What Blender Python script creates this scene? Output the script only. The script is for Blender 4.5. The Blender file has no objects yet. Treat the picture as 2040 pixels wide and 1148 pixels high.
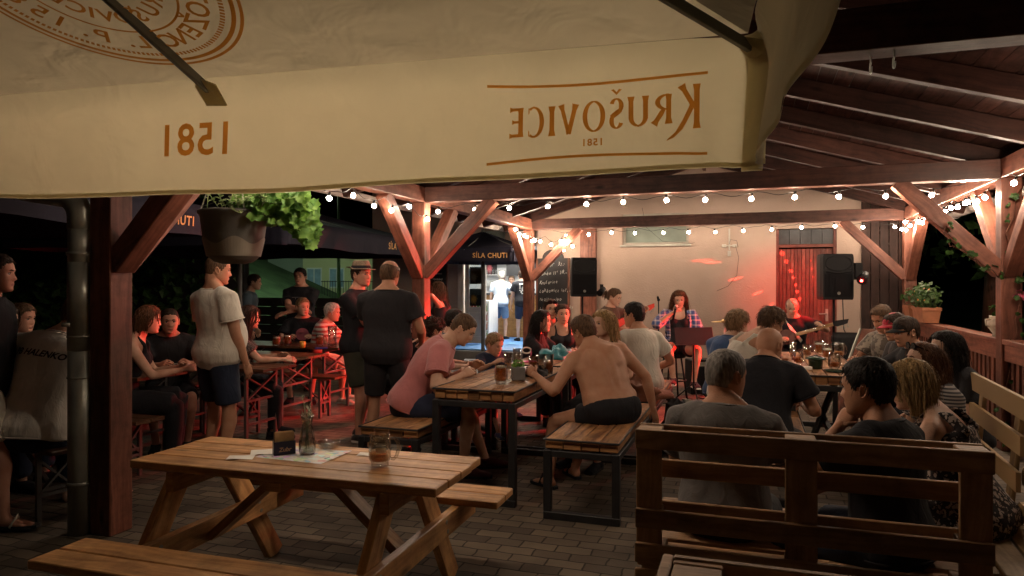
import bpy, bmesh, math, random
import numpy as np
from mathutils import Vector, Matrix, Quaternion, noise as mnoise
R = math.radians
PI = math.pi
scene = bpy.context.scene
col = scene.collection
rng = random.Random(7)
CAM_H = 1.52
FPX = 1400.0

def at(u, v, Y):
    """photo pixel at a known depth -> world point"""
    return Vector(((u - 1020) * Y / FPX, Y, CAM_H - (v - 568) * Y / FPX))

PHI = 0.328                       # the pavilion, the wall and the tables share one heading
E1 = Vector((math.cos(PHI), -math.sin(PHI), 0))
E2 = Vector((math.sin(PHI), math.cos(PHI), 0))
P1 = Vector((-2.472, 4.336, 0))
PW, BAY = 5.986, 4.30             # pavilion width, bay depth
def PV(a, b, z=0.0):
    p = P1 + a * E1 + b * E2
    return Vector((p.x, p.y, z))

# ---------------------------------------------------------------- objects
def tag(o, label=None, cat=None, group=None, kind=None):
    if label: o['label'] = label
    if cat: o['category'] = cat
    if group: o['group'] = group
    if kind: o['kind'] = kind
    return o

def empty(name, loc=(0, 0, 0), rz=0.0, label=None, cat=None, group=None, parent=None):
    o = bpy.data.objects.new(name, None)
    o.empty_display_size = 0.1
    col.objects.link(o)
    o.location = loc
    o.rotation_euler = (0, 0, rz)
    if parent: o.parent = parent
    return tag(o, label, cat, group)

def children(o):
    return [c for c in bpy.data.objects if c.parent == o]

def copy_tree(o, parent=None):
    kids = list(o.children)
    c = o.copy(); col.objects.link(c)
    if parent: c.parent = parent
    for ch in kids: copy_tree(ch, c)
    return c

class MB:
    """collects shapes and links them as one mesh object"""
    def __init__(s):
        s.v = []; s.f = []; s.uv = []; s.m = []; s.sm = []
    def _face(s, idx, uv=None, m=0, smooth=False):
        s.f.append(tuple(idx)); s.m.append(m); s.sm.append(smooth)
        s.uv.append(uv if uv else [(0, 0)] * len(idx))
    def obox(s, c, ax, ay, az, m=0):
        """box: centre, three half-axis vectors; uv runs along the longest one"""
        c, ax, ay, az = Vector(c), Vector(ax), Vector(ay), Vector(az)
        if ax.cross(ay).dot(az) < 0: az = -az
        b = len(s.v); A = [ax, ay, az]
        for k in (-1, 1):
            for j in (-1, 1):
                for i in (-1, 1):
                    s.v.append(c + i * ax + j * ay + k * az)
        L = [a.length for a in A]
        lo = L.index(max(L))
        off = (rng.uniform(0, 50), rng.uniform(0, 50))
        for q, (p1, p2) in (((0, 2, 3, 1), (0, 1)), ((4, 5, 7, 6), (0, 1)), ((0, 1, 5, 4), (0, 2)),
                            ((2, 6, 7, 3), (0, 2)), ((0, 4, 6, 2), (1, 2)), ((1, 3, 7, 5), (1, 2))):
            uvs = []
            for n in q:
                sg = [(1 if n & 1 else -1), (1 if n & 2 else -1), (1 if n & 4 else -1)]
                co = [sg[i] * L[i] for i in range(3)]
                if lo in (p1, p2):
                    o2 = p2 if lo == p1 else p1
                    uvs.append((co[lo] + off[0], co[o2] + off[1] + 0.37 * o2))
                else:
                    uvs.append((co[p1] * .35 + off[0], co[p2] + off[1]))
            s._face([b + n for n in q], uvs, m)
    def box(s, c, size, rz=0.0, m=0):
        ca, sa = math.cos(rz), math.sin(rz)
        s.obox(c, Vector((ca, sa, 0)) * size[0] / 2, Vector((-sa, ca, 0)) * size[1] / 2, Vector((0, 0, size[2] / 2)), m)
    def bar(s, p, q, w, h, up=(0, 0, 1), m=0):
        """rectangular bar p->q; w across, h along 'up'"""
        p, q = Vector(p), Vector(q)
        d = q - p; l = d.length; d.normalize()
        side = d.cross(Vector(up))
        if side.length < 1e-4: side = d.cross(Vector((0, 1, 0)))
        side.normalize(); u = side.cross(d).normalized()
        s.obox((p + q) / 2, d * l / 2, side * w / 2, u * h / 2, m)
    def ring(s, c, ax, ay, n, e=1.0):
        b = len(s.v)
        for i in range(n):
            a = 2 * PI * i / n
            ca, sa = math.cos(a), math.sin(a)
            if e != 1.0:
                ca = math.copysign(abs(ca) ** e, ca); sa = math.copysign(abs(sa) ** e, sa)
            s.v.append(Vector(c) + ca * Vector(ax) + sa * Vector(ay))
        return b
    def loft(s, rings, n=12, cap=True, m=0, e=1.0, smooth=True):
        """rings: (centre, axis x, axis y)"""
        bs = [s.ring(c, ax, ay, n, e) for c, ax, ay in rings]
        vv = 0.0; off = rng.uniform(0, 9)
        for k in range(len(bs) - 1):
            l = (Vector(rings[k + 1][0]) - Vector(rings[k][0])).length
            rr = max(Vector(rings[k][1]).length, 1e-4) * 2 * PI
            for i in range(n):
                j = (i + 1) % n
                s._face((bs[k] + i, bs[k] + j, bs[k + 1] + j, bs[k + 1] + i),
                        [(off + vv, i / n * rr), (off + vv, (i + 1) / n * rr), (off + vv + l, (i + 1) / n * rr), (off + vv + l, i / n * rr)], m, smooth)
            vv += l
        if cap:
            s._face([bs[0] + i for i in range(n)][::-1], None, m, False)
            s._face([bs[-1] + i for i in range(n)], None, m, False)
    def tube(s, pts, r, n=8, m=0, cap=True, flat=1.0, up=None):
        """swept round tube; r a number or list"""
        pts = [Vector(p) for p in pts]
        rs = r if isinstance(r, (list, tuple)) else [r] * len(pts)
        rings = []; prev = Vector(up) if up else None
        for i, p in enumerate(pts):
            d = (pts[min(i + 1, len(pts) - 1)] - pts[max(i - 1, 0)])
            if d.length < 1e-7: d = Vector((0, 0, 1))
            d.normalize()
            if prev is None: prev = Vector((0, 0, 1)) if abs(d.z) < .9 else Vector((1, 0, 0))
            sx = d.cross(prev)
            if sx.length < 1e-4: sx = d.cross(Vector((0.3, 1, 0.2)))
            sx.normalize(); sy = sx.cross(d).normalized(); prev = sy
            rings.append((p, sx * rs[i], sy * rs[i] * flat))
        s.loft(rings, n, cap, m)
    def lathe(s, prof, n=24, c=(0, 0, 0), m=0, cap=False, smooth=True):
        c = Vector(c)
        s.loft([(c + Vector((0, 0, z)), Vector((max(r, 1e-5), 0, 0)), Vector((0, max(r, 1e-5), 0))) for r, z in prof], n, cap, m, 1.0, smooth)
    def ball(s, c, r, n=12, m=0, rz=None):
        c = Vector(c); rr = r if isinstance(r, (list, tuple)) else (r, r, r)
        k = max(6, n // 2 + 2)
        s.loft([(c + Vector((0, 0, -math.cos(PI * i / k) * rr[2])), Vector((max(math.sin(PI * i / k), .01) * rr[0], 0, 0)),
                 Vector((0, max(math.sin(PI * i / k), .01) * rr[1], 0))) for i in range(k + 1)], n, True, m)
    def poly(s, pts, m=0, uv=None, smooth=False):
        b = len(s.v)
        s.v += [Vector(p) for p in pts]
        s._face(range(b, b + len(pts)), uv, m, smooth)
    def slab(s, outline, d, m=0):
        """closed outline extruded by the vector d"""
        n = len(outline); d = Vector(d)
        P = [Vector(p) for p in outline]
        s.poly(P[::-1], m); s.poly([p + d for p in P], m)
        for i in range(n):
            j = (i + 1) % n
            s.poly([P[i], P[j], P[j] + d, P[i] + d], m)
    def grid(s, fn, nu, nv, m=0, smooth=True, uvs=(1, 1)):
        b = len(s.v)
        for i in range(nu + 1):
            for j in range(nv + 1):
                s.v.append(Vector(fn(i / nu, j / nv)))
        for i in range(nu):
            for j in range(nv):
                q = (b + i * (nv + 1) + j, b + (i + 1) * (nv + 1) + j, b + (i + 1) * (nv + 1) + j + 1, b + i * (nv + 1) + j + 1)
                s._face(q, [(i / nu * uvs[0], j / nv * uvs[1]), ((i + 1) / nu * uvs[0], j / nv * uvs[1]),
                            ((i + 1) / nu * uvs[0], (j + 1) / nv * uvs[1]), (i / nu * uvs[0], (j + 1) / nv * uvs[1])], m, smooth)
    def leaf(s, p, d, nrm, l, w, m=0, fold=.25, tip=.0):
        p, d, nrm = Vector(p), Vector(d).normalized(), Vector(nrm)
        sd = d.cross(nrm)
        if sd.length < 1e-4: sd = d.orthogonal()
        sd.normalize(); up = sd.cross(d)
        a, b_, c = p, p + d * l * .5 + up * l * .06, p + d * l - up * l * tip
        e1, e2 = p + d * l * .45 + sd * w / 2 + up * w * fold, p + d * l * .45 - sd * w / 2 + up * w * fold
        s.poly([a, e1, c, b_], m, [(0, .5), (.5, 1), (1, .5), (.5, .5)], True); s.poly([a, b_, c, e2], m, [(0, .5), (.5, .5), (1, .5), (.5, 0)], True)
    def merge(s, me_v, me_f, m=0, smooth=True):
        b = len(s.v); s.v += [Vector(p) for p in me_v]
        for f in me_f: s._face([b + i for i in f], None, m, smooth)
    def build(s, name, mats, parent=None, bevel=0.0, loc=None, rz=None):
        me = bpy.data.meshes.new(name)
        me.from_pydata([tuple(p) for p in s.v], [], s.f)
        if not isinstance(mats, (list, tuple)): mats = [mats]
        for mm in mats: me.materials.append(mm)
        me.polygons.foreach_set('material_index', s.m)
        me.polygons.foreach_set('use_smooth', s.sm)
        uvl = me.uv_layers.new(name='UVMap')
        uvl.data.foreach_set('uv', [c for f in s.uv for t in f for c in t])
        me.update()
        o = bpy.data.objects.new(name, me); col.objects.link(o)
        if parent: o.parent = parent
        if loc is not None: o.location = loc
        if rz is not None: o.rotation_euler = (0, 0, rz)
        if bevel:
            b = o.modifiers.new('bevel', 'BEVEL'); b.width = bevel; b.segments = 1; b.limit_method = 'ANGLE'; b.angle_limit = R(40)
        return o

# ---------------------------------------------------------------- materials
MATS = {}
def mat(name):
    m = bpy.data.materials.new(name); m.use_nodes = True
    MATS[name] = m
    return m, m.node_tree.nodes, m.node_tree.links, m.node_tree.nodes['Principled BSDF']

def rgb(c): return (c[0], c[1], c[2], 1.0)

def plain(name, c, rough=.6, metal=0.0, var=.12, scale=6.0, bump=.0, bscale=60.0, spec=.5, coord='Object', sheen=0.0, c2=None):
    """one colour with soft uneven variation and optional fine bump"""
    m, N, L, B = mat(name)
    tc = N.new('ShaderNodeTexCoord')
    n1 = N.new('ShaderNodeTexNoise'); n1.inputs['Scale'].default_value = scale; n1.inputs['Detail'].default_value = 5
    L.new(tc.outputs[coord], n1.inputs['Vector'])
    r = N.new('ShaderNodeValToRGB')
    r.color_ramp.elements[0].position = .3; r.color_ramp.elements[1].position = .7
    lo = c2 if c2 else tuple(x * (1 - var) for x in c)
    r.color_ramp.elements[0].color = rgb(lo); r.color_ramp.elements[1].color = rgb(tuple(min(1, x * (1 + var)) for x in c))
    L.new(n1.outputs['Fac'], r.inputs['Fac']); L.new(r.outputs['Color'], B.inputs['Base Color'])
    B.inputs['Roughness'].default_value = rough; B.inputs['Metallic'].default_value = metal
    B.inputs['Specular IOR Level'].default_value = spec
    if sheen: B.inputs['Sheen Weight'].default_value = sheen
    if bump:
        n2 = N.new('ShaderNodeTexNoise'); n2.inputs['Scale'].default_value = bscale; n2.inputs['Detail'].default_value = 4
        L.new(tc.outputs[coord], n2.inputs['Vector'])
        bp = N.new('ShaderNodeBump'); bp.inputs['Strength'].default_value = bump; bp.inputs['Distance'].default_value = .02
        L.new(n2.outputs['Fac'], bp.inputs['Height']); L.new(bp.outputs['Normal'], B.inputs['Normal'])
    return m

def wood(name, c1, c2, rough=.55, grain=1.0, knots=True, dirt=.0, spec=.35):
    """long grain along u of the uv map, with knots and a little wear"""
    m, N, L, B = mat(name)
    uv = N.new('ShaderNodeUVMap'); uv.uv_map = 'UVMap'
    mp = N.new('ShaderNodeMapping'); mp.inputs['Scale'].default_value = (1.6, 26 * grain, 1)
    L.new(uv.outputs['UV'], mp.inputs['Vector'])
    wn = N.new('ShaderNodeTexNoise'); wn.inputs['Scale'].default_value = 2.2; wn.inputs['Detail'].default_value = 2
    L.new(uv.outputs['UV'], wn.inputs['Vector'])
    mixv = N.new('ShaderNodeVectorMath'); mixv.operation = 'MULTIPLY_ADD'
    L.new(wn.outputs['Color'], mixv.inputs[0]); mixv.inputs[1].default_value = (.5, 3.0, 0); L.new(mp.outputs['Vector'], mixv.inputs[2])
    g = N.new('ShaderNodeTexNoise'); g.inputs['Scale'].default_value = 1.0; g.inputs['Detail'].default_value = 6; g.inputs['Roughness'].default_value = .65
    L.new(mixv.outputs[0], g.inputs['Vector'])
    r = N.new('ShaderNodeValToRGB'); r.color_ramp.elements[0].position = .37; r.color_ramp.elements[1].position = .62
    r.color_ramp.elements[0].color = rgb(c2); r.color_ramp.elements[1].color = rgb(c1)
    L.new(g.outputs['Fac'], r.inputs['Fac'])
    # board to board change
    b2 = N.new('ShaderNodeTexNoise'); b2.inputs['Scale'].default_value = .8; b2.inputs['Detail'].default_value = 1
    L.new(uv.outputs['UV'], b2.inputs['Vector'])
    hs = N.new('ShaderNodeHueSaturation')
    mr = N.new('ShaderNodeMapRange'); mr.inputs['From Min'].default_value = .3; mr.inputs['From Max'].default_value = .7
    mr.inputs['To Min'].default_value = .55; mr.inputs['To Max'].default_value = 1.25
    L.new(b2.outputs['Fac'], mr.inputs['Value']); L.new(mr.outputs['Result'], hs.inputs['Value']); L.new(r.outputs['Color'], hs.inputs['Color'])
    last = hs.outputs['Color']
    if knots:
        mk = N.new('ShaderNodeMapping'); mk.inputs['Scale'].default_value = (2.3, 7.0, 1)
        L.new(uv.outputs['UV'], mk.inputs['Vector'])
        vo = N.new('ShaderNodeTexVoronoi'); vo.inputs['Scale'].default_value = 1.0; vo.inputs['Randomness'].default_value = 1.0
        L.new(mk.outputs['Vector'], vo.inputs['Vector'])
        kr = N.new('ShaderNodeMapRange'); kr.inputs['From Min'].default_value = .05; kr.inputs['From Max'].default_value = .17
        kr.inputs['To Min'].default_value = .25; kr.inputs['To Max'].default_value = 1.0
        L.new(vo.outputs['Distance'], kr.inputs['Value'])
        mx = N.new('ShaderNodeMix'); mx.data_type = 'RGBA'; mx.blend_type = 'MULTIPLY'; mx.inputs[0].default_value = .95
        L.new(last, mx.inputs[6]); L.new(kr.outputs['Result'], mx.inputs[7]); last = mx.outputs[2]
    # stains and wear
    sn = N.new('ShaderNodeTexNoise'); sn.inputs['Scale'].default_value = 7; sn.inputs['Detail'].default_value = 6; sn.inputs['Roughness'].default_value = .7; L.new(uv.outputs['UV'], sn.inputs['Vector'])
    sr = N.new('ShaderNodeMapRange'); sr.inputs['From Min'].default_value = .36; sr.inputs['From Max'].default_value = .56; sr.inputs['To Min'].default_value = .6; sr.inputs['To Max'].default_value = 1.05; L.new(sn.outputs['Fac'], sr.inputs['Value'])
    sm = N.new('ShaderNodeMix'); sm.data_type = 'RGBA'; sm.blend_type = 'MULTIPLY'; sm.inputs[0].default_value = .8; L.new(last, sm.inputs[6]); L.new(sr.outputs['Result'], sm.inputs[7]); last = sm.outputs[2]
    L.new(last, B.inputs['Base Color'])
    rr = N.new('ShaderNodeMapRange'); rr.inputs['To Min'].default_value = rough + .15; rr.inputs['To Max'].default_value = max(.1, rough - .12); L.new(sn.outputs['Fac'], rr.inputs['Value']); L.new(rr.outputs['Result'], B.inputs['Roughness'])
    B.inputs['Specular IOR Level'].default_value = spec
    bp = N.new('ShaderNodeBump'); bp.inputs['Strength'].default_value = .35; bp.inputs['Distance'].default_value = .004
    L.new(g.outputs['Fac'], bp.inputs['Height']); L.new(bp.outputs['Normal'], B.inputs['Normal'])
    return m

def cloth(name, c, rough=.85, var=.1, weave=900, sheen=.25, pattern=None, c2=None, pscale=1.0):
    """fabric; pattern: None, 'stripe', 'floral', 'plaid', 'camo', 'heather'"""
    m, N, L, B = mat(name)
    tc = N.new('ShaderNodeTexCoord')
    n1 = N.new('ShaderNodeTexNoise'); n1.inputs['Scale'].default_value = 5; n1.inputs['Detail'].default_value = 4
    L.new(tc.outputs['Object'], n1.inputs['Vector'])
    r = N.new('ShaderNodeValToRGB'); r.color_ramp.elements[0].position = .35; r.color_ramp.elements[1].position = .65
    r.color_ramp.elements[0].color = rgb(tuple(x * (1 - var) for x in c)); r.color_ramp.elements[1].color = rgb(tuple(min(1, x * (1 + var)) for x in c))
    L.new(n1.outputs['Fac'], r.inputs['Fac']); last = r.outputs['Color']
    fac = None
    if pattern == 'stripe':
        sx = N.new('ShaderNodeSeparateXYZ'); L.new(tc.outputs['Object'], sx.inputs[0])
        w = N.new('ShaderNodeMath'); w.operation = 'MULTIPLY'; w.inputs[1].default_value = 18 * pscale; L.new(sx.outputs['Z'], w.inputs[0])
        f = N.new('ShaderNodeMath'); f.operation = 'FRACT'; L.new(w.outputs[0], f.inputs[0])
        g = N.new('ShaderNodeMath'); g.operation = 'GREATER_THAN'; g.inputs[1].default_value = .5; L.new(f.outputs[0], g.inputs[0]); fac = g.outputs[0]
    elif pattern in ('floral', 'camo'):
        vo = N.new('ShaderNodeTexNoise' if pattern == 'camo' else 'ShaderNodeTexVoronoi')
        vo.inputs['Scale'].default_value = (16 if pattern == 'camo' else 34) * pscale
        nz = N.new('ShaderNodeTexNoise'); nz.inputs['Scale'].default_value = 30 * pscale
        L.new(tc.outputs['Object'], nz.inputs['Vector'])
        ma = N.new('ShaderNodeVectorMath'); ma.operation = 'MULTIPLY_ADD'; L.new(nz.outputs['Color'], ma.inputs[0]); ma.inputs[1].default_value = (.05, .05, .05)
        L.new(tc.outputs['Object'], ma.inputs[2]); L.new(ma.outputs[0], vo.inputs['Vector'])
        g = N.new('ShaderNodeMath'); g.operation = 'LESS_THAN'; g.inputs[1].default_value = .47 if pattern == 'camo' else .42
        L.new(vo.outputs['Fac' if pattern == 'camo' else 'Distance'], g.inputs[0]); fac = g.outputs[0]
    elif pattern == 'plaid':
        sx = N.new('ShaderNodeSeparateXYZ'); L.new(tc.outputs['Object'], sx.inputs[0])
        outs = []
        for ax in ('Z', 'X', 'Y'):
            w = N.new('ShaderNodeMath'); w.operation = 'MULTIPLY'; w.inputs[1].default_value = 15 * pscale; L.new(sx.outputs[ax], w.inputs[0])
            f = N.new('ShaderNodeMath'); f.operation = 'FRACT'; L.new(w.outputs[0], f.inputs[0])
            g = N.new('ShaderNodeMath'); g.operation = 'GREATER_THAN'; g.inputs[1].default_value = .68; L.new(f.outputs[0], g.inputs[0]); outs.append(g)
        ad = N.new('ShaderNodeMath'); L.new(outs[0].outputs[0], ad.inputs[0]); L.new(outs[1].outputs[0], ad.inputs[1])
        hf = N.new('ShaderNodeMath'); hf.operation = 'MULTIPLY'; hf.inputs[1].default_value = .5; L.new(ad.outputs[0], hf.inputs[0]); fac = hf.outputs[0]
    elif pattern == 'heather':
        nz = N.new('ShaderNodeTexNoise'); nz.inputs['Scale'].default_value = 300; nz.inputs['Detail'].default_value = 1
        L.new(tc.outputs['Object'], nz.inputs['Vector']); fac = nz.outputs['Fac']
    if fac:
        mx = N.new('ShaderNodeMix'); mx.data_type = 'RGBA'; L.new(fac, mx.inputs[0]); L.new(last, mx.inputs[6]); mx.inputs[7].default_value = rgb(c2); last = mx.outputs[2]
    L.new(last, B.inputs['Base Color'])
    B.inputs['Roughness'].default_value = rough; B.inputs['Specular IOR Level'].default_value = .2
    B.inputs['Sheen Weight'].default_value = sheen * min(1, max(c) * 4)
    n3 = N.new('ShaderNodeTexNoise'); n3.inputs['Scale'].default_value = 14; n3.inputs['Detail'].default_value = 3; n3.inputs['Distortion'].default_value = 1.2
    mp = N.new('ShaderNodeMapping'); mp.inputs['Scale'].default_value = (1, 1, .45); L.new(tc.outputs['Object'], mp.inputs['Vector']); L.new(mp.outputs['Vector'], n3.inputs['Vector'])
    bp = N.new('ShaderNodeBump'); bp.inputs['Strength'].default_value = .28; bp.inputs['Distance'].default_value = .03
    L.new(n3.outputs['Fac'], bp.inputs['Height'])
    n4 = N.new('ShaderNodeTexNoise'); n4.inputs['Scale'].default_value = weave; L.new(tc.outputs['Object'], n4.inputs['Vector'])
    bq = N.new('ShaderNodeBump'); bq.inputs['Strength'].default_value = .12; bq.inputs['Distance'].default_value = .003
    L.new(n4.outputs['Fac'], bq.inputs['Height']); L.new(bp.outputs['Normal'], bq.inputs['Normal']); L.new(bq.outputs['Normal'], B.inputs['Normal'])
    return m

def skin(name, c):
    m, N, L, B = mat(name)
    tc = N.new('ShaderNodeTexCoord')
    n1 = N.new('ShaderNodeTexNoise'); n1.inputs['Scale'].default_value = 14; n1.inputs['Detail'].default_value = 5
    L.new(tc.outputs['Object'], n1.inputs['Vector'])
    r = N.new('ShaderNodeValToRGB'); r.color_ramp.elements[0].position = .3; r.color_ramp.elements[1].position = .72
    r.color_ramp.elements[0].color = rgb((c[0] * .88, c[1] * .74, c[2] * .68)); r.color_ramp.elements[1].color = rgb(c)
    L.new(n1.outputs['Fac'], r.inputs['Fac']); L.new(r.outputs['Color'], B.inputs['Base Color'])
    B.inputs['Roughness'].default_value = .58; B.inputs['Specular IOR Level'].default_value = .3
    n2 = N.new('ShaderNodeTexNoise'); n2.inputs['Scale'].default_value = 160; L.new(tc.outputs['Object'], n2.inputs['Vector'])
    bp = N.new('ShaderNodeBump'); bp.inputs['Strength'].default_value = .3; bp.inputs['Distance'].default_value = .004
    L.new(n2.outputs['Fac'], bp.inputs['Height']); L.new(bp.outputs['Normal'], B.inputs['Normal'])
    return m

def hairmat(name, c):
    m, N, L, B = mat(name)
    tc = N.new('ShaderNodeTexCoord')
    mp = N.new('ShaderNodeMapping'); mp.inputs['Scale'].default_value = (1, 1, .3); L.new(tc.outputs['Object'], mp.inputs['Vector'])
    n1 = N.new('ShaderNodeTexNoise'); n1.inputs['Scale'].default_value = 90; n1.inputs['Detail'].default_value = 3
    L.new(mp.outputs['Vector'], n1.inputs['Vector'])
    r = N.new('ShaderNodeValToRGB'); r.color_ramp.elements[0].position = .35; r.color_ramp.elements[1].position = .68
    r.color_ramp.elements[0].color = rgb(tuple(x * .5 for x in c)); r.color_ramp.elements[1].color = rgb(tuple(min(1, x * 1.25) for x in c))
    L.new(n1.outputs['Fac'], r.inputs['Fac']); L.new(r.outputs['Color'], B.inputs['Base Color'])
    B.inputs['Roughness'].default_value = .62; B.inputs['Specular IOR Level'].default_value = .22
    bp = N.new('ShaderNodeBump'); bp.inputs['Strength'].default_value = .8; bp.inputs['Distance'].default_value = .008
    L.new(n1.outputs['Fac'], bp.inputs['Height']); L.new(bp.outputs['Normal'], B.inputs['Normal'])
    return m

def glass(name, c=(1, 1, 1), rough=.03, ior=1.45, body=0.0):
    """thin clear glass or drink: sees through, mirrors at the rims; body adds milky depth"""
    m, N, L, B = mat(name)
    tr = N.new('ShaderNodeBsdfTransparent'); tr.inputs['Color'].default_value = rgb(c)
    gl = N.new('ShaderNodeBsdfGlossy'); gl.inputs['Roughness'].default_value = rough
    lw = N.new('ShaderNodeLayerWeight'); lw.inputs['Blend'].default_value = .38
    mx = N.new('ShaderNodeMixShader')
    mr = N.new('ShaderNodeMapRange'); mr.inputs['To Min'].default_value = .10; mr.inputs['To Max'].default_value = .9; L.new(lw.outputs['Facing'], mr.inputs['Value']); L.new(mr.outputs['Result'], mx.inputs[0])
    L.new(tr.outputs[0], mx.inputs[1]); L.new(gl.outputs[0], mx.inputs[2]); last = mx
    if body:
        tl = N.new('ShaderNodeBsdfTranslucent'); tl.inputs['Color'].default_value = rgb(c); df = N.new('ShaderNodeBsdfDiffuse'); df.inputs['Color'].default_value = rgb(c)
        m1 = N.new('ShaderNodeMixShader'); L.new(tl.outputs[0], m1.inputs[1]); L.new(df.outputs[0], m1.inputs[2])
        m2 = N.new('ShaderNodeMixShader'); m2.inputs[0].default_value = body; L.new(mx.outputs[0], m2.inputs[1]); L.new(m1.outputs[0], m2.inputs[2]); last = m2
    L.new(last.outputs[0], N['Material Output'].inputs['Surface'])
    return m

def glow(name, c, s):
    m, N, L, B = mat(name)
    B.inputs['Base Color'].default_value = rgb(c); B.inputs['Emission Color'].default_value = rgb(c); B.inputs['Emission Strength'].default_value = s
    return m

def leafmat(name, c, c2):
    m, N, L, B = mat(name)
    tc = N.new('ShaderNodeTexCoord')
    n1 = N.new('ShaderNodeTexNoise'); n1.inputs['Scale'].default_value = 18; n1.inputs['Detail'].default_value = 2
    L.new(tc.outputs['Object'], n1.inputs['Vector'])
    r = N.new('ShaderNodeValToRGB'); r.color_ramp.elements[0].position = .35; r.color_ramp.elements[1].position = .65
    r.color_ramp.elements[0].color = rgb(c2); r.color_ramp.elements[1].color = rgb(c)
    L.new(n1.outputs['Fac'], r.inputs['Fac']); L.new(r.outputs['Color'], B.inputs['Base Color'])
    B.inputs['Roughness'].default_value = .5; B.inputs['Specular IOR Level'].default_value = .3
    tr = N.new('ShaderNodeBsdfTranslucent'); L.new(r.outputs['Color'], tr.inputs['Color'])
    mx = N.new('ShaderNodeMixShader'); mx.inputs[0].default_value = .3
    L.new(B.outputs[0], mx.inputs[1]); L.new(tr.outputs[0], mx.inputs[2])
    L.new(mx.outputs[0], N['Material Output'].inputs['Surface'])
    return m

def fabric_thin(name, c, trans=.5, tcol=None, bump=.15):
    """parasol canvas: light comes through it"""
    m, N, L, B = mat(name)
    tc = N.new('ShaderNodeTexCoord')
    n1 = N.new('ShaderNodeTexNoise'); n1.inputs['Scale'].default_value = 3.5; n1.inputs['Detail'].default_value = 6; n1.inputs['Roughness'].default_value = .6
    L.new(tc.outputs['Object'], n1.inputs['Vector'])
    def ramp(cc):
        r = N.new('ShaderNodeValToRGB'); r.color_ramp.elements[0].position = .3; r.color_ramp.elements[1].position = .7
        r.color_ramp.elements[0].color = rgb(tuple(x * .9 for x in cc)); r.color_ramp.elements[1].color = rgb(cc)
        L.new(n1.outputs['Fac'], r.inputs['Fac']); return r
    L.new(ramp(c).outputs['Color'], B.inputs['Base Color']); B.inputs['Roughness'].default_value = .8; B.inputs['Specular IOR Level'].default_value = .15
    tr = N.new('ShaderNodeBsdfTranslucent'); L.new(ramp(tcol or c).outputs['Color'], tr.inputs['Color'])
    n2 = N.new('ShaderNodeTexNoise'); n2.inputs['Scale'].default_value = 5; n2.inputs['Detail'].default_value = 3; n2.inputs['Distortion'].default_value = .6
    L.new(tc.outputs['Object'], n2.inputs['Vector'])
    bp = N.new('ShaderNodeBump'); bp.inputs['Strength'].default_value = bump; bp.inputs['Distance'].default_value = .05
    L.new(n2.outputs['Fac'], bp.inputs['Height']); L.new(bp.outputs['Normal'], B.inputs['Normal']); L.new(bp.outputs['Normal'], tr.inputs['Normal'])
    mx = N.new('ShaderNodeMixShader'); mx.inputs[0].default_value = trans
    L.new(B.outputs[0], mx.inputs[1]); L.new(tr.outputs[0], mx.inputs[2])
    L.new(mx.outputs[0], N['Material Output'].inputs['Surface'])
    return m

M = {}
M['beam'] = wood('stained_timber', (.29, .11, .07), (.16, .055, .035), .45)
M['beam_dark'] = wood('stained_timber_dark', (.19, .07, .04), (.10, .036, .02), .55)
M['roofboard'] = wood('shaded_roof_boarding_wood', (.055, .022, .016), (.03, .013, .010), .75, spec=.1)  # colour darkened to stand for the shade under the roof
M['crossbeam'] = wood('shaded_cross_beam_timber', (.13, .054, .038), (.075, .03, .022), .42)  # timber stain darkened so the camera side of the beams looks unlit
M['rafter'] = wood('shaded_rafter_timber', (.060, .024, .017), (.032, .013, .010), .5, spec=.2)  # same stain taken near black, shade of the rafter sides in the colour
M['picnic'] = wood('oiled_pine', (.66, .37, .155), (.38, .175, .065), .40)
M['pallet'] = wood('pallet_wood', (.50, .30, .16), (.28, .155, .075), .6)
M['palletlight'] = wood('pale_pallet_wood', (.55, .37, .18), (.30, .18, .08), .65)
M['block'] = wood('charred_block_wood', (.58, .30, .125), (.16, .062, .025), .45, grain=.7)
M['beertable'] = wood('varnished_beer_table', (.15, .07, .036), (.08, .038, .02), .4)
M['door'] = wood('red_brown_door_wood', (.20, .06, .04), (.13, .035, .024), .5, knots=False)
M['bar'] = wood('bar_front_wood', (.46, .23, .07), (.36, .16, .045), .4, knots=False)
M['steel'] = plain('black_steel', (.022, .022, .024), .45, .0, .3, 12, .1, 80)
M['zinc'] = plain('zinc_sheet', (.34, .34, .29), .36, .45, .25, 5, .06, 30)
M['gutter'] = plain('painted_gutter', (.42, .36, .33), .5, .0, .15, 4)
M['chrome'] = plain('bright_metal', (.7, .7, .7), .2, 1.0, .05)
M['blackplastic'] = plain('black_plastic', (.006, .006, .007), .6, 0, .2, 10, .12, 200, .25)
M['grille'] = plain('speaker_grille', (.005, .005, .006), .7, 0, .25, 300, .3, 500, .15)
M['darkgrey'] = plain('dark_grey_plastic', (.018, .018, .018), .55, 0, .15, 8, .08, 90)
M['pot'] = plain('taupe_planter_plastic', (.105, .098, .088), .5, 0, .12, 6, .05, 80)
M['terracotta'] = plain('terracotta', (.42, .17, .085), .8, 0, .18, 9, .15, 60)
M['ceramic'] = plain('glazed_ceramic', (.5, .42, .33), .35, 0, .3, 20)
M['white'] = plain('white_paint', (.72, .71, .68), .5, 0, .05)
M['paper'] = plain('white_paper', (.78, .75, .68), .8, 0, .06)
M['doorframe'] = plain('cream_door_paint', (.58, .50, .40), .5, 0, .08)
M['glass'] = glass('clear_glass', (.93, .94, .92))
M['pane'] = glass('window_pane', (.92, .96, .95), .03)
M['beer'] = glass('amber_beer', (.72, .26, .05), .05, 1.33, .45)
M['foam'] = plain('beer_foam', (.8, .72, .58), .9, 0, .1, 60)
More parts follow.
